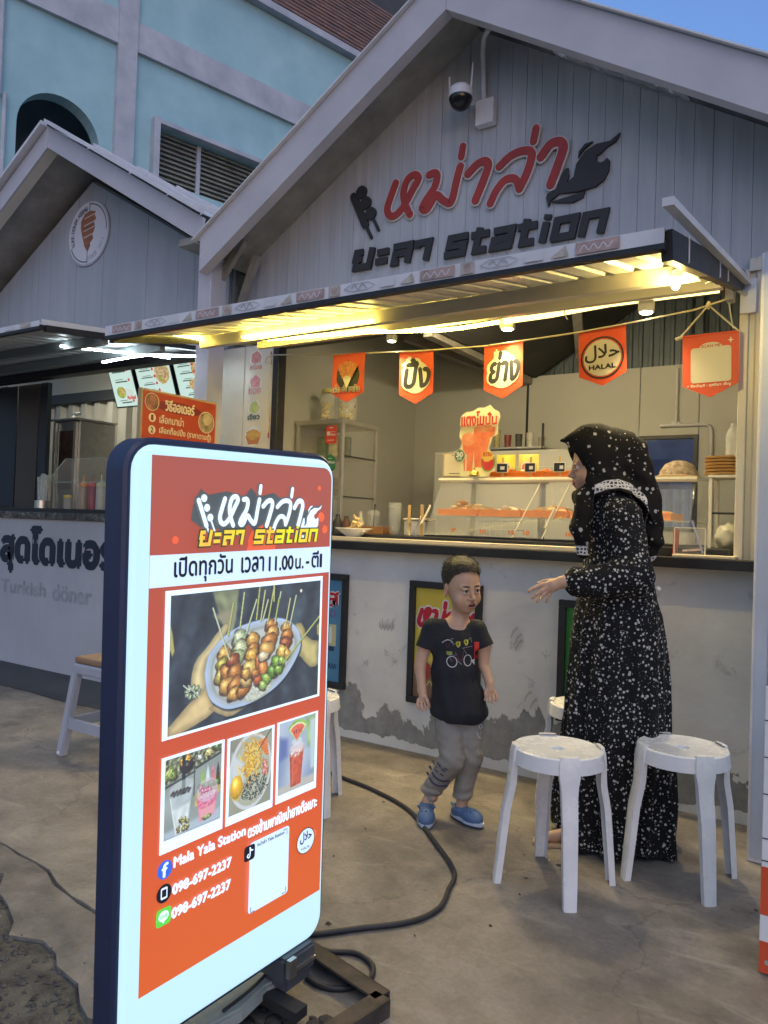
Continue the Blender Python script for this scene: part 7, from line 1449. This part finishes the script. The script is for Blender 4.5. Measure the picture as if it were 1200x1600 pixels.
def eyes(C, M, s, parent, look=(0, 0), both=(-1, 1)):
    C = np.array(C)
    for q in both:
        p = C+M@(np.array((q*.0285,-.0672,-.0222))*s); g = thing_part = MB().ball((0,0,0), .0122*s, 16, 12); g.v = [tuple(np.array(x)+p) for x in g.v]; eo = g.build('eye', m_eye, parent, smooth='all')
        d = M@np.array((look[0], -1, look[1])); d = d/np.linalg.norm(d); q2 = p+d*.0056*s; g = MB().ball((0,0,0), .0078*s, 14, 10); g.v = [tuple(np.array(x)+q2) for x in g.v]; g.build('iris', m_iris, eo, smooth='all')
def hand(v, W_, Pm, fingers, thumb, r0, s=1.0, palm_r=(.018,.012), k=.006):
    """palm as a flattened blend from wrist W_ to knuckles; fingers = lists of joint points"""
    v.cap(W_, Pm, r0, palm_r[0], k+.006)
    for f in fingers+[thumb]:
        n = len(f)-1
        v.cap(Pm, f[0][0:3], palm_r[1]*.9, .0074*s, k)
        for i in range(n): v.cap(f[i], f[i+1], (.0070-.0006*i)*s, (.0064-.0008*i)*s, .0015)

# ------------------------------------------------------------------ the boy
boy = thing('person', 'small boy in a black bicycle t-shirt, grey trousers and blue clogs stepping past the counter', 'person', (-1.485, -.72, 0), R(33.2))
HC = np.array((.038, -.012, .960)); HM = rotz(R(26))@rotx(R(4))@roty(R(-4))
v = Vol((-.22, -.17, -.01), (.26, .16, 1.10), .0027)
v.cap((.045,.012,.89), (.030,.008,.79), .034, .040, .01); v.ell((.015,.01,.72), (.095,.060,.10), .02); v.ell((.03,.005,.55), (.080,.062,.14), .03)
head_into(v, HC, HM, .94)
v.cap((-.075,.01,.775), (-.105,0,.70), .034, .030, .02); v.cap((-.105,0,.70), (-.122,-.005,.615), .028, .023, .01); v.cap((-.122,-.005,.615), (-.112,-.03,.525), .023, .0165, .006)
hand(v, (-.112,-.03,.525), (-.106,-.038,.500), [[(-.126,-.042,.487),(-.129,-.052,.469),(-.124,-.054,.455)], [(-.113,-.047,.484),(-.114,-.057,.464),(-.108,-.058,.449)], [(-.100,-.047,.484),(-.098,-.056,.466),(-.093,-.056,.453)], [(-.089,-.041,.487),(-.084,-.048,.473),(-.081,-.048,.462)]], [(-.098,-.055,.502),(-.090,-.064,.486),(-.086,-.066,.474)], .016, .92, (.017,.010))
v.cap((.105,.01,.775), (.138,0,.71), .034, .030, .02); v.cap((.138,0,.71), (.138,.0,.63), .028, .022, .01); v.cap((.138,0,.63), (.160,-.03,.562), .022, .016, .006)
hand(v, (.160,-.03,.562), (.163,-.038,.537), [[(.184,-.040,.525),(.190,-.046,.508),(.186,-.050,.496)], [(.171,-.046,.521),(.175,-.054,.503),(.170,-.057,.490)], [(.158,-.048,.520),(.160,-.057,.503),(.154,-.059,.492)], [(.146,-.045,.523),(.145,-.052,.509),(.140,-.054,.500)]], [(.150,-.040,.545),(.142,-.048,.530),(.141,-.054,.518)], .0155, .9, (.0165,.010))
v.cap((.0,.0,.42), (.015,-.03,.25), .045, .035, .02); v.cap((.015,-.03,.25), (-.070,.0,.07), .034, .024, .01); v.cap((.09,.0,.42), (.092,-.005,.25), .045, .035, .02); v.cap((.092,-.005,.25), (.068,0,.06), .033, .024, .01)
v.build('body', [m_skin, m_lip, m_mouth], boy, 1, lips_fn(HC, HM, .94))
eyes(HC, HM, .94, boy, (.25, -.02))
# lids, teeth and brows
for q in (-1, 1):
    tq = lambda p: tuple(HC+HM@(np.array(p)*.94)); mb = MB(); mb.tube([tq((q*a, b, c)) for a, b, c in ((.0145,-.0800,-.0205),(.021,-.0830,-.0168),(.0285,-.0838,-.0152),(.036,-.0812,-.0166),(.0425,-.0755,-.0200))], [.0008,.0013,.0014,.0013,.0008], 6); mb.build('eyelid', mat('lash_line', (.06,.03,.02), .7), boy, smooth='all')
tw = lambda p: tuple(HC+HM@(np.array(p)*.94))
mb = MB(); mb.tube([tw((x_, -.0755-.006*(1-(x_/.011)**2), -.0792)) for x_ in (-.0105,-.005,0,.005,.0105)], .0016, 6); mb.build('teeth', mat('teeth', (.6,.56,.48), .3), boy)
m_hair = mat('boy_hair', (.012, .009, .006), .45, bump=1, bscale=110, vscale=50, var2=(.060, .045, .025), aniso=(.35, 1, 1))
for q in (-1, 1):
    mb = MB(); pts = [tw((q*a, b, c)) for a, b, c in ((.011,-.0820,-.0030),(.020,-.0830,-.0005),(.030,-.0805,.0010),(.043,-.0725,-.001))]
    mb.tube(pts, [.0018,.0034,.0032,.0014], 6); mb.build('eyebrow', mat('brow', (.09,.055,.038), .9), boy, smooth='all')
# hair: shell over the skull cut along the hairline
v = Vol(HC-.13, HC+.14, .0022); sl, X, Y, Z = v.sub(v.lo, v.lo+v.res*v.n, 0); P = np.stack([X-HC[0], Y-HC[1], Z-HC[2]], -1)@HM/.94; x_, y_, z_ = P[...,0], P[...,1], P[...,2]
rr_ = np.array((.074,.090,.084)); q_ = [(x_)/rr_[0], (y_-.012)/rr_[1], (z_-.018)/rr_[2]]; k0 = np.sqrt(q_[0]**2+q_[1]**2+q_[2]**2)+1e-6; k1 = np.sqrt((q_[0]/rr_[0])**2+(q_[1]/rr_[1])**2+(q_[2]/rr_[2])**2)+1e-6
sk = k0*(k0-1)/k1; ang = np.arctan2(x_, y_-.01)
thick = np.clip(.0022+.18*(z_-.01), .0022, .0175)+.0014*np.sin(ang*46+8*vnoise(x_,y_,z_,40,1))*np.clip((z_+.01)/.06, 0, 1)+.002*vnoise(x_,y_,z_,170,2)
lim = np.interp(y_, [-.10,-.062,-.035,-.012,.0,.02,.05,.1], [.060,.058,.044,.004,-.020,-.022,-.055,-.062])+.006*vnoise(x_*2,y_*2,z_*0,150,3)+np.where(y_ < -.03, -.010*np.clip((np.abs(x_)-.03)/.03, 0, 1)*0+.010*np.clip(1-np.abs(x_+.01)/.04, 0, 1), 0)
v.F = np.maximum(sk-thick, (lim-z_)*.8).astype(np.float32); v.F = np.maximum(v.F, (-(sk+.006)).astype(np.float32)); hair = v.build('hair', m_hair, boy, 1)
# loose strands over the cap, swept forward and to the side
rh = np.random.RandomState(3); me_ = hair.data; hb = MB(); cos_ = np.array([vv.co[:] for vv in me_.vertices]); nrm = np.array([vv.normal[:] for vv in me_.vertices]); sel = rh.choice(len(cos_), 3600)
for i in sel:
    p0 = cos_[i]; n_ = nrm[i]; L0 = (p0-HC)@HM
    if n_@(p0-HC) < 0 or L0[2] < .0: continue
    top = np.clip((L0[2]-.03)/.04, 0, 1); d = HM@np.array((.35+.25*rh.randn(), -1.0+.3*rh.randn(), -.25*(1-top)-.1)); d = d-n_*(d@n_); d = d/(np.linalg.norm(d)+1e-9); ln = (.006+.015*top)*(.6+.7*rh.rand()); sd_ = np.cross(d, n_)*.00055
    p1 = p0+d*ln*.5+n_*(.0012+.0010*top); p2 = p0+d*ln+n_*(.0010+.003*rh.rand()*top); hb.add([p0-sd_, p0+sd_, p1+sd_, p1-sd_, p2], [(0,1,2,3), (3,2,4)])
o_ = hb.build('hair_strands', mat('boy_strands', (.020, .015, .009), .4, vscale=90, var2=(.085, .065, .038)), hair); o_['kind'] = 'stuff'
# t-shirt
m_tee = mat('black_tee', (.014, .015, .020), .85, bump=.25, bscale=260, var=.25, vscale=9)
v = Vol((-.20, -.15, .38), (.24, .15, .85), .0027)
v.ell((.014,.008,.715), (.104,.068,.085), .02); v.cap((-.070,.008,.775), (.100,.008,.775), .036, .036, .02); v.ell((.020,.002,.60), (.098,.074,.12), .03); v.ell((.040,0,.50), (.110,.082,.09), .03); v.ell((.046,0,.44), (.120,.090,.07), .03)
v.cap((-.080,.006,.770), (-.103,-.002,.690), .037, .041, .022, flat=True); v.cap((.110,.006,.770), (.139,-.004,.704), .037, .040, .022, flat=True)
sl, X, Y, Z = v.sub(v.lo, v.lo+v.res*v.n, 0)
fold = .0055*vnoise(X*1.2, Y, Z*.5, 70, 4)*np.clip((.80-Z)/.2, 0, 1)+.004*np.sin((X+Z*.6)*60+3*vnoise(X,Y,Z,14,5))*np.clip((.62-Z)/.15, 0, 1)*.6
hem = .424-.028*np.clip(1-((X-.05)/.10)**2, 0, 1)*(Y < .02)+.006*np.sin(X*40)
v.F = np.maximum(v.F+fold, hem-Z).astype(np.float32); v.cap((.048,-.010,.91), (.040,-.004,.835), .056, .047, .006, 's'); v.ell((.040,-.055,.838), (.046,.045,.030), .006, 's'); tee = v.build('t_shirt', m_tee, boy, 1)
# collar rib
mb = MB(); bvt = BVHTree.FromPolygons([vv.co[:] for vv in tee.data.vertices], [tuple(p.vertices) for p in tee.data.polygons])
# bicycle print laid onto the cloth
def project_flat(f, name, parent, bvh, off=.0014, d=(0, 1, 0)):
    V = []
    for p in f.mb.v:
        z_lay = -p[1]  # layer height above the drawing plane
        h = bvh.ray_cast(Vector((p[0], -.3, p[2])), Vector(d)); y = h[0].y-off-z_lay*.25 if h[0] is not None else .0
        V.append((p[0], y, p[2]))
    f.mb.v = V; return f.mb.build(name, f.mats, parent)
cx = lambda X_, Y_: ((687+X_/13.333*.95-(695+.035*(1280-(960+Y_/13.333))))/381, (1280-(960+Y_/13.333))/381)
f = Flat((0,0,0), (1,0,0), (0,0,1), (0,-1,0)); mwp = mat('tee_print_white', (.48,.48,.50), .7); myp = mat('tee_print_yellow', (.60,.62,.05), .7); mrp = mat('tee_print_red', (.55,.04,.03), .7); mmp = mat('tee_print_maroon', (.12,.02,.04), .7); mgp = mat('tee_print_grey', (.20,.20,.24), .7); mgl = mat('tee_print_olive', (.25,.28,.08), .7)
def circ(X_, Y_, rx, ry, w, m): f.stroke([cx(X_+rx*math.cos(a*.3142), Y_+ry*math.sin(a*.3142)) for a in range(21)], w, m, cap=False)
circ(245, 965, 108, 105, .0032, mwp); circ(590, 935, 85, 108, .0032, mwp)
for pts, w, m_ in (([(245,965),(200,890)], .002, mgp), ([(245,965),(340,830),(400,930)], .0026, mmp), ([(380,900),(450,940),(480,850),(510,720),(490,690)], .003, mmp), ([(500,700),(560,800)], .002, mgp), ([(470,690),(520,680),(700,650)], .0024, mgp), ([(320,780),(345,830)], .002, mgp), ([(370,950),(450,1010)], .003, mgp), ([(180,850),(250,825),(310,845)], .002, mgp)): f.stroke([cx(*p) for p in pts], w, m_)
for k in range(5): f.stroke([cx(140+25*k, 770), cx(150+23*k, 825)], .0042, mgl)
for k in range(9): f.disc(*cx(50+26*k, 590-60*math.sin(k*.35)), .0022, mwp)
for (a, b) in ((375, 600), (550, 560)): circ(a, b, 38, 38, .0022, myp); f.stroke([cx(a+45, b-40), cx(a+40, b+40), cx(a, b+70), cx(a-20, b+30)], .0024, myp); f.stroke([cx(a-15, b+5), cx(a+10, b-10)], .002, myp)
f.stroke([cx(215,510), cx(290,500)], .0018, mgp); f.stroke([cx(240,520), cx(235,590), cx(300,600), cx(270,640)], .0018, mgp); f.stroke([cx(620,520), cx(660,480), cx(680,570)], .002, mgp); f.stroke([cx(110,600), cx(150,680), cx(200,610)], .0022, mmp)
for k in range(9): f.poly([cx(735, 570+42*k), cx(845, 560+42*k), cx(845 if k < 8 else 820, 603+42*k), cx(745, 612+42*k)], mrp)
f.stroke([cx(760,600), cx(830,590)], .0012, mwp); f.poly([cx(650,940), cx(745,915), cx(745,1035)], mwp); project_flat(f, 'bicycle_print', boy, bvt)
# trousers
m_tr = mat('grey_jersey', (.20, .185, .165), .9, bump=.3, bscale=220, vscale=7, var2=(.27, .25, .22))
v = Vol((-.15, -.15, .05), (.20, .14, .50), .0027); v.ell((.042,0,.43), (.092,.072,.06), .02)
v.cap((.002,0,.41), (.018,-.055,.258), .060, .050, .02); v.cap((.018,-.055,.258), (-.066,.01,.100), .050, .040, .02, flat=True); v.cap((.092,0,.41), (.093,-.015,.255), .056, .047, .02); v.cap((.093,-.015,.255), (.067,0,.092), .046, .038, .02, flat=True)
sl, X, Y, Z = v.sub(v.lo, v.lo+v.res*v.n, 0); v.F = (v.F+.0035*vnoise(X, Y, Z*1.6, 75, 6)+.003*np.sin(Z*150+6*vnoise(X,Y,Z,18,7))*np.clip((.16-Z)/.05, 0, 1)+.0025*np.sin((Z+X*.8)*110)*np.clip(1-np.abs(Z-.27)/.06, 0, 1)).astype(np.float32)
trs = v.build('trousers', m_tr, boy, 1); bvt = BVHTree.FromPolygons([vv.co[:] for vv in trs.data.vertices], [tuple(p.vertices) for p in trs.data.polygons])
cy = lambda X_, Y_: ((605+X_/3.556-(695+.035*(1280-(850+Y_/3.556))))/381, (1280-(850+Y_/3.556))/381)
f = Flat((0,0,0), (1,0,0), (0,0,1), (0,-1,0)); mns = mat('trouser_print', (.05,.055,.09), .8)
for o_, w in ((0, .009), (34, .009)): f.stroke([cy(238-o_*.4, 1245+o_), cy(262-o_*.4, 1275+o_), cy(300-o_*.4, 1290+o_), cy(335-o_*.3, 1290+o_)], w, mns)
for (a, b) in ((255,1215),(275,1200),(298,1222),(262,1235),(310,1210),(290,1250)): f.stroke([cy(a, b), cy(a+12, b+8)], .006, mns)
f.disc(*cy(512, 1000), .0085, mwp); f.disc(*cy(512, 1000), .004, mns); f.stroke([cy(490,1030), cy(505,1060), cy(525,1065), cy(535,1040)], .004, mwp); f.stroke([cy(528,1010), cy(535,990)], .005, mwp); project_flat(f, 'trouser_print', boy, bvt)['kind'] = 'stuff'
# clogs
m_clog = mat('clog_blue', (.075, .135, .25), .5, bump=.1, bscale=60, var=.12, vscale=12); m_sole = mat('clog_sole', (.42, .48, .56), .5); m_tread = mat('clog_tread', (.04,.045,.06), .7)
def clog(x_, y_, z_, yw, pitch_):
    M = rotz(yw)@rotx(pitch_); C = np.array((x_, y_, z_)); T = lambda p: C+M@np.array(p)
    v = Vol(C-.13, C+.13, .0025)
    v.ell(T((0,-.040,.026)), (.036,.052,.034), .01, M=M); v.ell(T((0,.030,.028)), (.031,.045,.034), .012, M=M); v.ell(T((0,.050,.075)), (.024,.034,.050), .012, 's', M=M); v.cap(T((0,.02,.09)), T((0,.045,.045)), .022, .022, .006, 's')
    for k, (a, b) in enumerate(((-.018,-.05),(0,-.056),(.018,-.05),(-.010,-.036),(.010,-.036),(-.022,-.030),(.022,-.030),(0,-.022))): v.ell(T((a, b, .056-.012*abs(a)/.02-.25*max(0, -b-.045))), (.0042,.0042,.012), .001, 's', M=M)
    v.cap(T((-.032,.015,.040)), T((0,.078,.046)), .006, .006, .003); v.cap(T((.032,.015,.040)), T((0,.078,.046)), .006, .006, .003)
    up = v.build('clog', m_clog, boy, 1)
    ol = [(.034*math.cos(a)*(1.05 if math.sin(a) < 0 else .88), -.008+.088*math.sin(a)) for a in [math.pi*2*k/24 for k in range(24)]]
    for nm, g, z0, z1, m_ in (('sole', 1.06, .004, .017, m_sole), ('tread', 1.02, -.004, .0038, m_tread)):
        mb = MB(); mb.prism([(a*g, b*g) for a, b in ol], T((0,0,z0)), M@np.array((1,0,0)), M@np.array((0,1,0)), M@np.array((0,0,z1-z0))); mb.build(nm, m_, up, bevel=.002)
clog(-.078, -.028, .012, R(-4), R(7)); clog(.080, -.020, .0045, R(38), 0)

# ------------------------------------------------------------------ the woman
wo = thing('person', 'woman in black flowered headscarf and long black dotted dress reaching out her hand', 'person', (-.872, -.512, 0), R(33.2))
HCw = np.array((-.106, -.01, 1.462)); HMw = rotz(R(-96))@rotx(R(3))
v = Vol((-.42, -.30, -.005), (.14, .18, 1.58), .004)
head_into(v, HCw, HMw, 1.0, True)
v.cap((-.085,0,1.38), (-.055,0,1.26), .042, .045, .02); v.ell((-.03,0,1.12), (.085,.14,.16), .03); v.ell((-.02,0,.88), (.11,.14,.16), .04)
v.cap((-.025,-.13,1.25), (.010,-.175,1.02), .042, .036, .02); v.cap((.010,-.175,1.02), (-.245,-.20,1.006), .036, .023, .01)
v.cap((-.02,-.07,.85), (-.02,-.06,.05), .08, .04, .03); v.cap((-.02,.08,.85), (.04,.08,.05), .08, .04, .03)
body = v.build('body', [m_skinw, mat('woman_lips', (.33,.10,.09), .45), m_mouth], wo, 1, lips_fn(HCw, HMw, 1.0))
# the reaching hand at a finer grain, continuous with the wrist
v = Vol((-.41, -.27, .90), (-.20, -.10, 1.06), .0020); v.cap((-.20,-.196,1.010), (-.262,-.201,1.002), .0265, .021, .01); v.cap((-.262,-.201,1.002), (-.300,-.203,.988), .021, .020, .012); v.ell((-.302,-.203,.984), (.027,.014,.021), .01, M=roty(R(-20)))
for f_, s_ in (([(-.320,-.205,.992),(-.343,-.209,.988),(-.365,-.212,.978),(-.384,-.212,.966)], 1.0), ([(-.322,-.208,.980),(-.342,-.213,.968),(-.358,-.216,.955),(-.371,-.215,.943)], 1.02), ([(-.316,-.206,.972),(-.332,-.211,.956),(-.344,-.214,.942),(-.354,-.212,.930)], .98), ([(-.304,-.203,.967),(-.312,-.206,.952),(-.317,-.208,.940),(-.320,-.207,.929)], .86)):
    v.cap((-.295,-.203,.986), f_[0], .014, .0092*s_, .006)
    for i in range(3): v.cap(f_[i], f_[i+1], (.0090-.0010*i)*s_, (.0082-.0010*i)*s_, .0025)
v.cap((-.272,-.196,1.000), (-.300,-.186,1.003), .014, .010, .008); v.cap((-.300,-.186,1.003), (-.326,-.182,1.000), .010, .0082, .003); v.cap((-.326,-.182,1.000), (-.346,-.184,.993), .0082, .0066, .003)
v.build('hand', m_skinw, wo, 1)
eyes(HCw, HMw, 1.0, wo, (0, -.1)); tw = lambda p: tuple(HCw+HMw@np.array(p))
for q in (-1, 1):
    mb = MB(); mb.tube([tw((q*a, b, c)) for a, b, c in ((.013,-.0800,-.003),(.022,-.0790,.001),(.031,-.0745,.001),(.042,-.066,-.004))], [.001,.0018,.0016,.0008], 6); mb.build('eyebrow', MATS['brow'], wo)
    mb = MB(); mb.tube([tw((q*a, b, c)) for a, b, c in ((.016,-.0800,-.0165),(.0285,-.0830,-.0145),(.041,-.0770,-.0175))], .0011, 5); mb.build('eyelash', m_iris, wo)
def flower_mat(name, base, petal, scale, size, size2, band=False, leaf=None):
    m, t, b, N, L = node_mat(name); o = N('ShaderNodeTexCoord').outputs['Object']; nz_ = noise(N, L, o, scale*2.2, 3, .6); vm = N('ShaderNodeVectorMath'); vm.operation = 'MULTIPLY_ADD'; vm.inputs[1].default_value = ((.007 if band else .003)*60/scale,)*3; L(nz_.outputs['Color'], vm.inputs[0]); L(o, vm.inputs[2])
    c = base; masks = []
    for k, (sc_, th) in enumerate(((scale, size), (scale*1.7, size2))):
        v_ = N('ShaderNodeTexVoronoi'); v_.inputs['Scale'].default_value = sc_; v_.inputs['Randomness'].default_value = .9; L(vm.outputs[0], v_.inputs['Vector'])
        # random size per blossom
        sp_ = N('ShaderNodeSeparateColor'); L(v_.outputs['Color'], sp_.inputs[0]); th_ = N('ShaderNodeMath'); th_.operation = 'MULTIPLY_ADD'; th_.inputs[1].default_value = th*(.9 if band else .45); th_.inputs[2].default_value = th*(.5 if band else .72); L(sp_.outputs[0], th_.inputs[0]); lt_ = N('ShaderNodeMath'); lt_.operation = 'LESS_THAN'; L(v_.outputs['Distance'], lt_.inputs[0]); L(th_.outputs[0], lt_.inputs[1]); masks.append(lt_.outputs[0])
    mx = N('ShaderNodeMath'); mx.operation = 'MAXIMUM'; L(masks[0], mx.inputs[0]); L(masks[1], mx.inputs[1]); c = mix(N, L, mx.outputs[0], base, petal)
    if band:
        at = N('ShaderNodeAttribute'); at.attribute_name = 'hem'; d = at.outputs['Fac']
        wv = N('ShaderNodeTexVoronoi'); wv.feature = 'DISTANCE_TO_EDGE'; wv.inputs['Scale'].default_value = 75; wv.inputs['Randomness'].default_value = .35; L(o, wv.inputs['Vector']); ln = N('ShaderNodeMath'); ln.operation = 'LESS_THAN'; ln.inputs[1].default_value = .16; L(wv.outputs['Distance'], ln.inputs[0])
        bd = mix(N, L, ln.outputs[0], (.05,.05,.055), (.58,.57,.58))
        r = ramp(N, [(0, 0), (.12, 0), (.121, 1), (.46, 1), (.461, 0)]); mr = N('ShaderNodeMapRange'); mr.inputs[1].default_value = 0; mr.inputs[2].default_value = .1; L(d, mr.inputs[0]); L(mr.outputs[0], r.inputs[0])
        r0 = ramp(N, [(0, 1), (.12, 1), (.121, 0)]); r0.color_ramp.interpolation = 'CONSTANT'; r.color_ramp.interpolation = 'CONSTANT'; L(mr.outputs[0], r0.inputs[0]); c = mix(N, L, r.outputs[0], c, bd); c = mix(N, L, r0.outputs[0], c, base)
        r2 = ramp(N, [(0, 0), (.115, 0), (.13, .8), (.15, 0), (.43, 0), (.45, .8), (.47, 0)]); L(mr.outputs[0], r2.inputs[0]); c = mix(N, L, r2.outputs[0], c, (.46,.45,.47))
    L(c, b.inputs['Base Color']); b.inputs['Roughness'].default_value = .85; b.inputs['Specular IOR Level'].default_value = .2
    n = noise(N, L, o, 300, 2); bp = N('ShaderNodeBump'); bp.inputs['Strength'].default_value = .2; bp.inputs['Distance'].default_value = .002; L(n.outputs[0], bp.inputs['Height']); L(bp.outputs[0], b.inputs['Normal']); return m
m_dress = flower_mat('dotted_dress', (.009, .009, .010), (.44, .43, .41), 62, .285, .15); m_scarf = flower_mat('flowered_scarf', (.008, .0075, .007), (.42, .39, .37), 36, .20, .10, True)
# dress: one profile column with folds, plus near sleeve
v = Vol((-.30, -.29, .008), (.30, .27, 1.40), .0042); sl, X, Y, Z = v.sub(v.lo, v.lo+v.res*v.n, 0)
zz = [0,.25,.5,.75,.87,1.0,1.1,1.2,1.27,1.31,1.35]; A_ = np.interp(Z, zz, [.214,.202,.190,.176,.162,.130,.118,.112,.100,.092,.085]); B_ = np.interp(Z, zz, [.225,.212,.200,.195,.190,.165,.160,.165,.155,.130,.095]); CX = np.interp(Z, zz, [.014,.012,.006,.004,.000,-.002,-.01,-.02,-.025,-.03,-.04])
th = np.arctan2(Y, X-CX); low = np.clip((1.0-Z)/.9, 0, 1); fo = (.016*np.sin(th*7+2.5*np.sin(Z*2.2)+1)+.011*np.sin(th*16+3*np.sin(Z*3+1))+.004*np.sin(th*27-Z*4))*low+.004*np.sin(th*11+Z*30)*np.clip(1-np.abs(Z-1.0)/.12, 0, 1)+.003*vnoise(X,Y,Z,45,8)
q_ = np.sqrt(((X-CX)/A_)**2+(Y/B_)**2)+1e-6; D = (q_-1)*np.minimum(A_, B_)*.8-fo; D = np.maximum(D, Z-1.36); D = np.maximum(D, .012+.012*np.sin(th*3)-Z)
v.F = D.astype(np.float32)
v.cap((-.030,-.125,1.245), (.005,-.180,1.03), .066, .066, .03); v.cap((.005,-.180,1.03), (-.15,-.195,1.005), .066, .060, .03); v.cap((-.15,-.195,1.005), (-.205,-.198,1.005), .058, .054, .02)
v.cap((-.205,-.198,1.005), (-.232,-.199,1.006), .050, .030, .006, flat=True); v.cap((-.03,.125,1.245), (-.04,.15,.95), .06, .05, .04)
v.F = (v.F+.004*vnoise(X*1.3,Y,Z*1.3,85,9)*np.clip((Z-.9)/.1, 0, 1)*(Y < -.08)+.0025*np.sin(np.arctan2(Z-1.005, Y+.198)*12)*np.clip(1-np.abs(X+.215)/.035, 0, 1)*(Y < -.1)).astype(np.float32)
v.build('dress', m_dress, wo, 1)
# headscarf
v = Vol((-.29, -.25, 1.03), (.20, .24, 1.66), .0036)
v.ell((-.100,0,1.500), (.108,.092,.112), .02); v.ell((-.004,.0,1.492), (.080,.078,.100), .04); v.cap((-.15,0,1.555), (-.236,-.0,1.540), .040, .006, .03)
v.cap((-.055,0,1.43), (-.045,0,1.28), .085, .115, .03); v.ell((-.150,0,1.325), (.035,.050,.045), .03); v.cap((-.115,-.052,1.47), (-.110,-.052,1.34), .038, .045, .025); v.cap((-.115,.052,1.47), (-.110,.052,1.34), .038, .045, .025)
sl, X, Y, Z = v.sub(v.lo, v.lo+v.res*v.n, 0)
cape = Vol(v.lo, v.lo+v.res*(v.n-1)+1e-6, v.res); cape.n = v.n; cape.F = np.full(v.n, 1.0, np.float32); cape.ax = v.ax
cape.ell((-.025,0,1.235), (.135,.185,.115), .01); cape.cap((-.06,-.02,1.35), (-.02,-.13,1.275), .07, .058, .02); cape.cap((-.06,.02,1.35), (-.02,.13,1.275), .07, .058, .02)
hx_ = lambda x_: np.interp(x_, [-.20,-.129,-.085,-.04,.015,.062,.095,.115,.2], [1.30,1.318,1.338,1.344,1.330,1.290,1.235,1.14,1.10])
hem = hx_(X); cf = np.maximum(cape.F, (hem-Z)*.8); cf = np.where(Y > .02, np.maximum(cape.F, 1.16-Z), cf); h_ = np.clip(.5+.5*(v.F-cf)/.02, 0, 1); v.F = (v.F+(cf-v.F)*h_-.02*h_*(1-h_)).astype(np.float32)
v.F = np.where((Y < .02) & (X > -.128), np.maximum(v.F, (hem-Z)*.8), v.F).astype(np.float32)
v.cap((-.145,-.045,1.32), (-.172,-.075,1.20), .040, .036, .02); v.cap((-.172,-.075,1.20), (-.160,-.085,1.105), .036, .020, .01); v.cap((.035,-.02,1.50), (.095,-.045,1.30), .062, .050, .03); v.cap((.095,-.045,1.30), (.118,-.055,1.16), .050, .034, .02); v.cap((.118,-.055,1.16), (.098,-.06,1.07), .034, .010, .01)
# face opening
M = HMw; v.ell((-.222,.0,1.425), (.075,.085,.082), .008, 's'); v.ell((-.185,0,1.40), (.042,.050,.056), .008, 's')
fold = .0030*np.sin((X*.8+Z*1.4)*58+4*vnoise(X,Y,Z,12,10)+np.abs(Y)*30)*np.clip((1.47-Z)/.08, .15, 1)+.0014*vnoise(X,Y,Z,90,11)+.0025*np.sin((X*1.0-Z*.5)*85+2*vnoise(X,Y,Z,16,12))*np.clip((X+.03)/.06, 0, 1)
v.F = (v.F+fold).astype(np.float32)
def hemd(V): d = V[:,2]-hx_(V[:,0]); d = np.where(V[:,0] < -.128, V[:,2]-1.088, d); d = np.where((V[:,0] > .075), np.minimum(np.where(d < .0, 9, d), 1e3)*0+np.where(V[:,2] < 1.20, V[:,2]-1.060+np.clip(.115-V[:,0], 0, 1)*.3, .09), d); return np.clip(d, 0, 1)
v.build('headscarf', m_scarf, wo, 1, attr=hemd)
# loose end of the scarf running down the back of the head
mb = MB(); mb.tube([(.112,-.128,.985), (.112,-.133,.987)], .009, 10); mb.build('button', mat('pearl_button', (.5,.47,.4), .3), wo, smooth=True)
v = Vol((-.32,-.14,-.0), (-.12,.06,.10), .0025); v.cap((-.17,-.05,.040), (-.235,-.055,.030), .026, .020, .01); v.cap((-.235,-.055,.030), (-.270,-.060,.026), .019, .014, .01)
for k in range(5): v.cap((-.262,-.078+.010*k,.024), (-.292+.004*abs(k-1),-.084+.011*k,.022), .0078, .0068, .003)
v.build('foot', m_skinw, wo, 1); mb = MB(); mb.prism([(-.30,-.095),(-.18,-.09),(-.15,-.06),(-.15,-.04),(-.18,-.02),(-.30,-.025),(-.315,-.06)], (0,0,.0), (1,0,0), (0,1,0), (0,0,.013)); mb.build('sandal_sole', mat('sandal_tan', (.42,.30,.18), .6, var=.1, vscale=20), wo, bevel=.003)
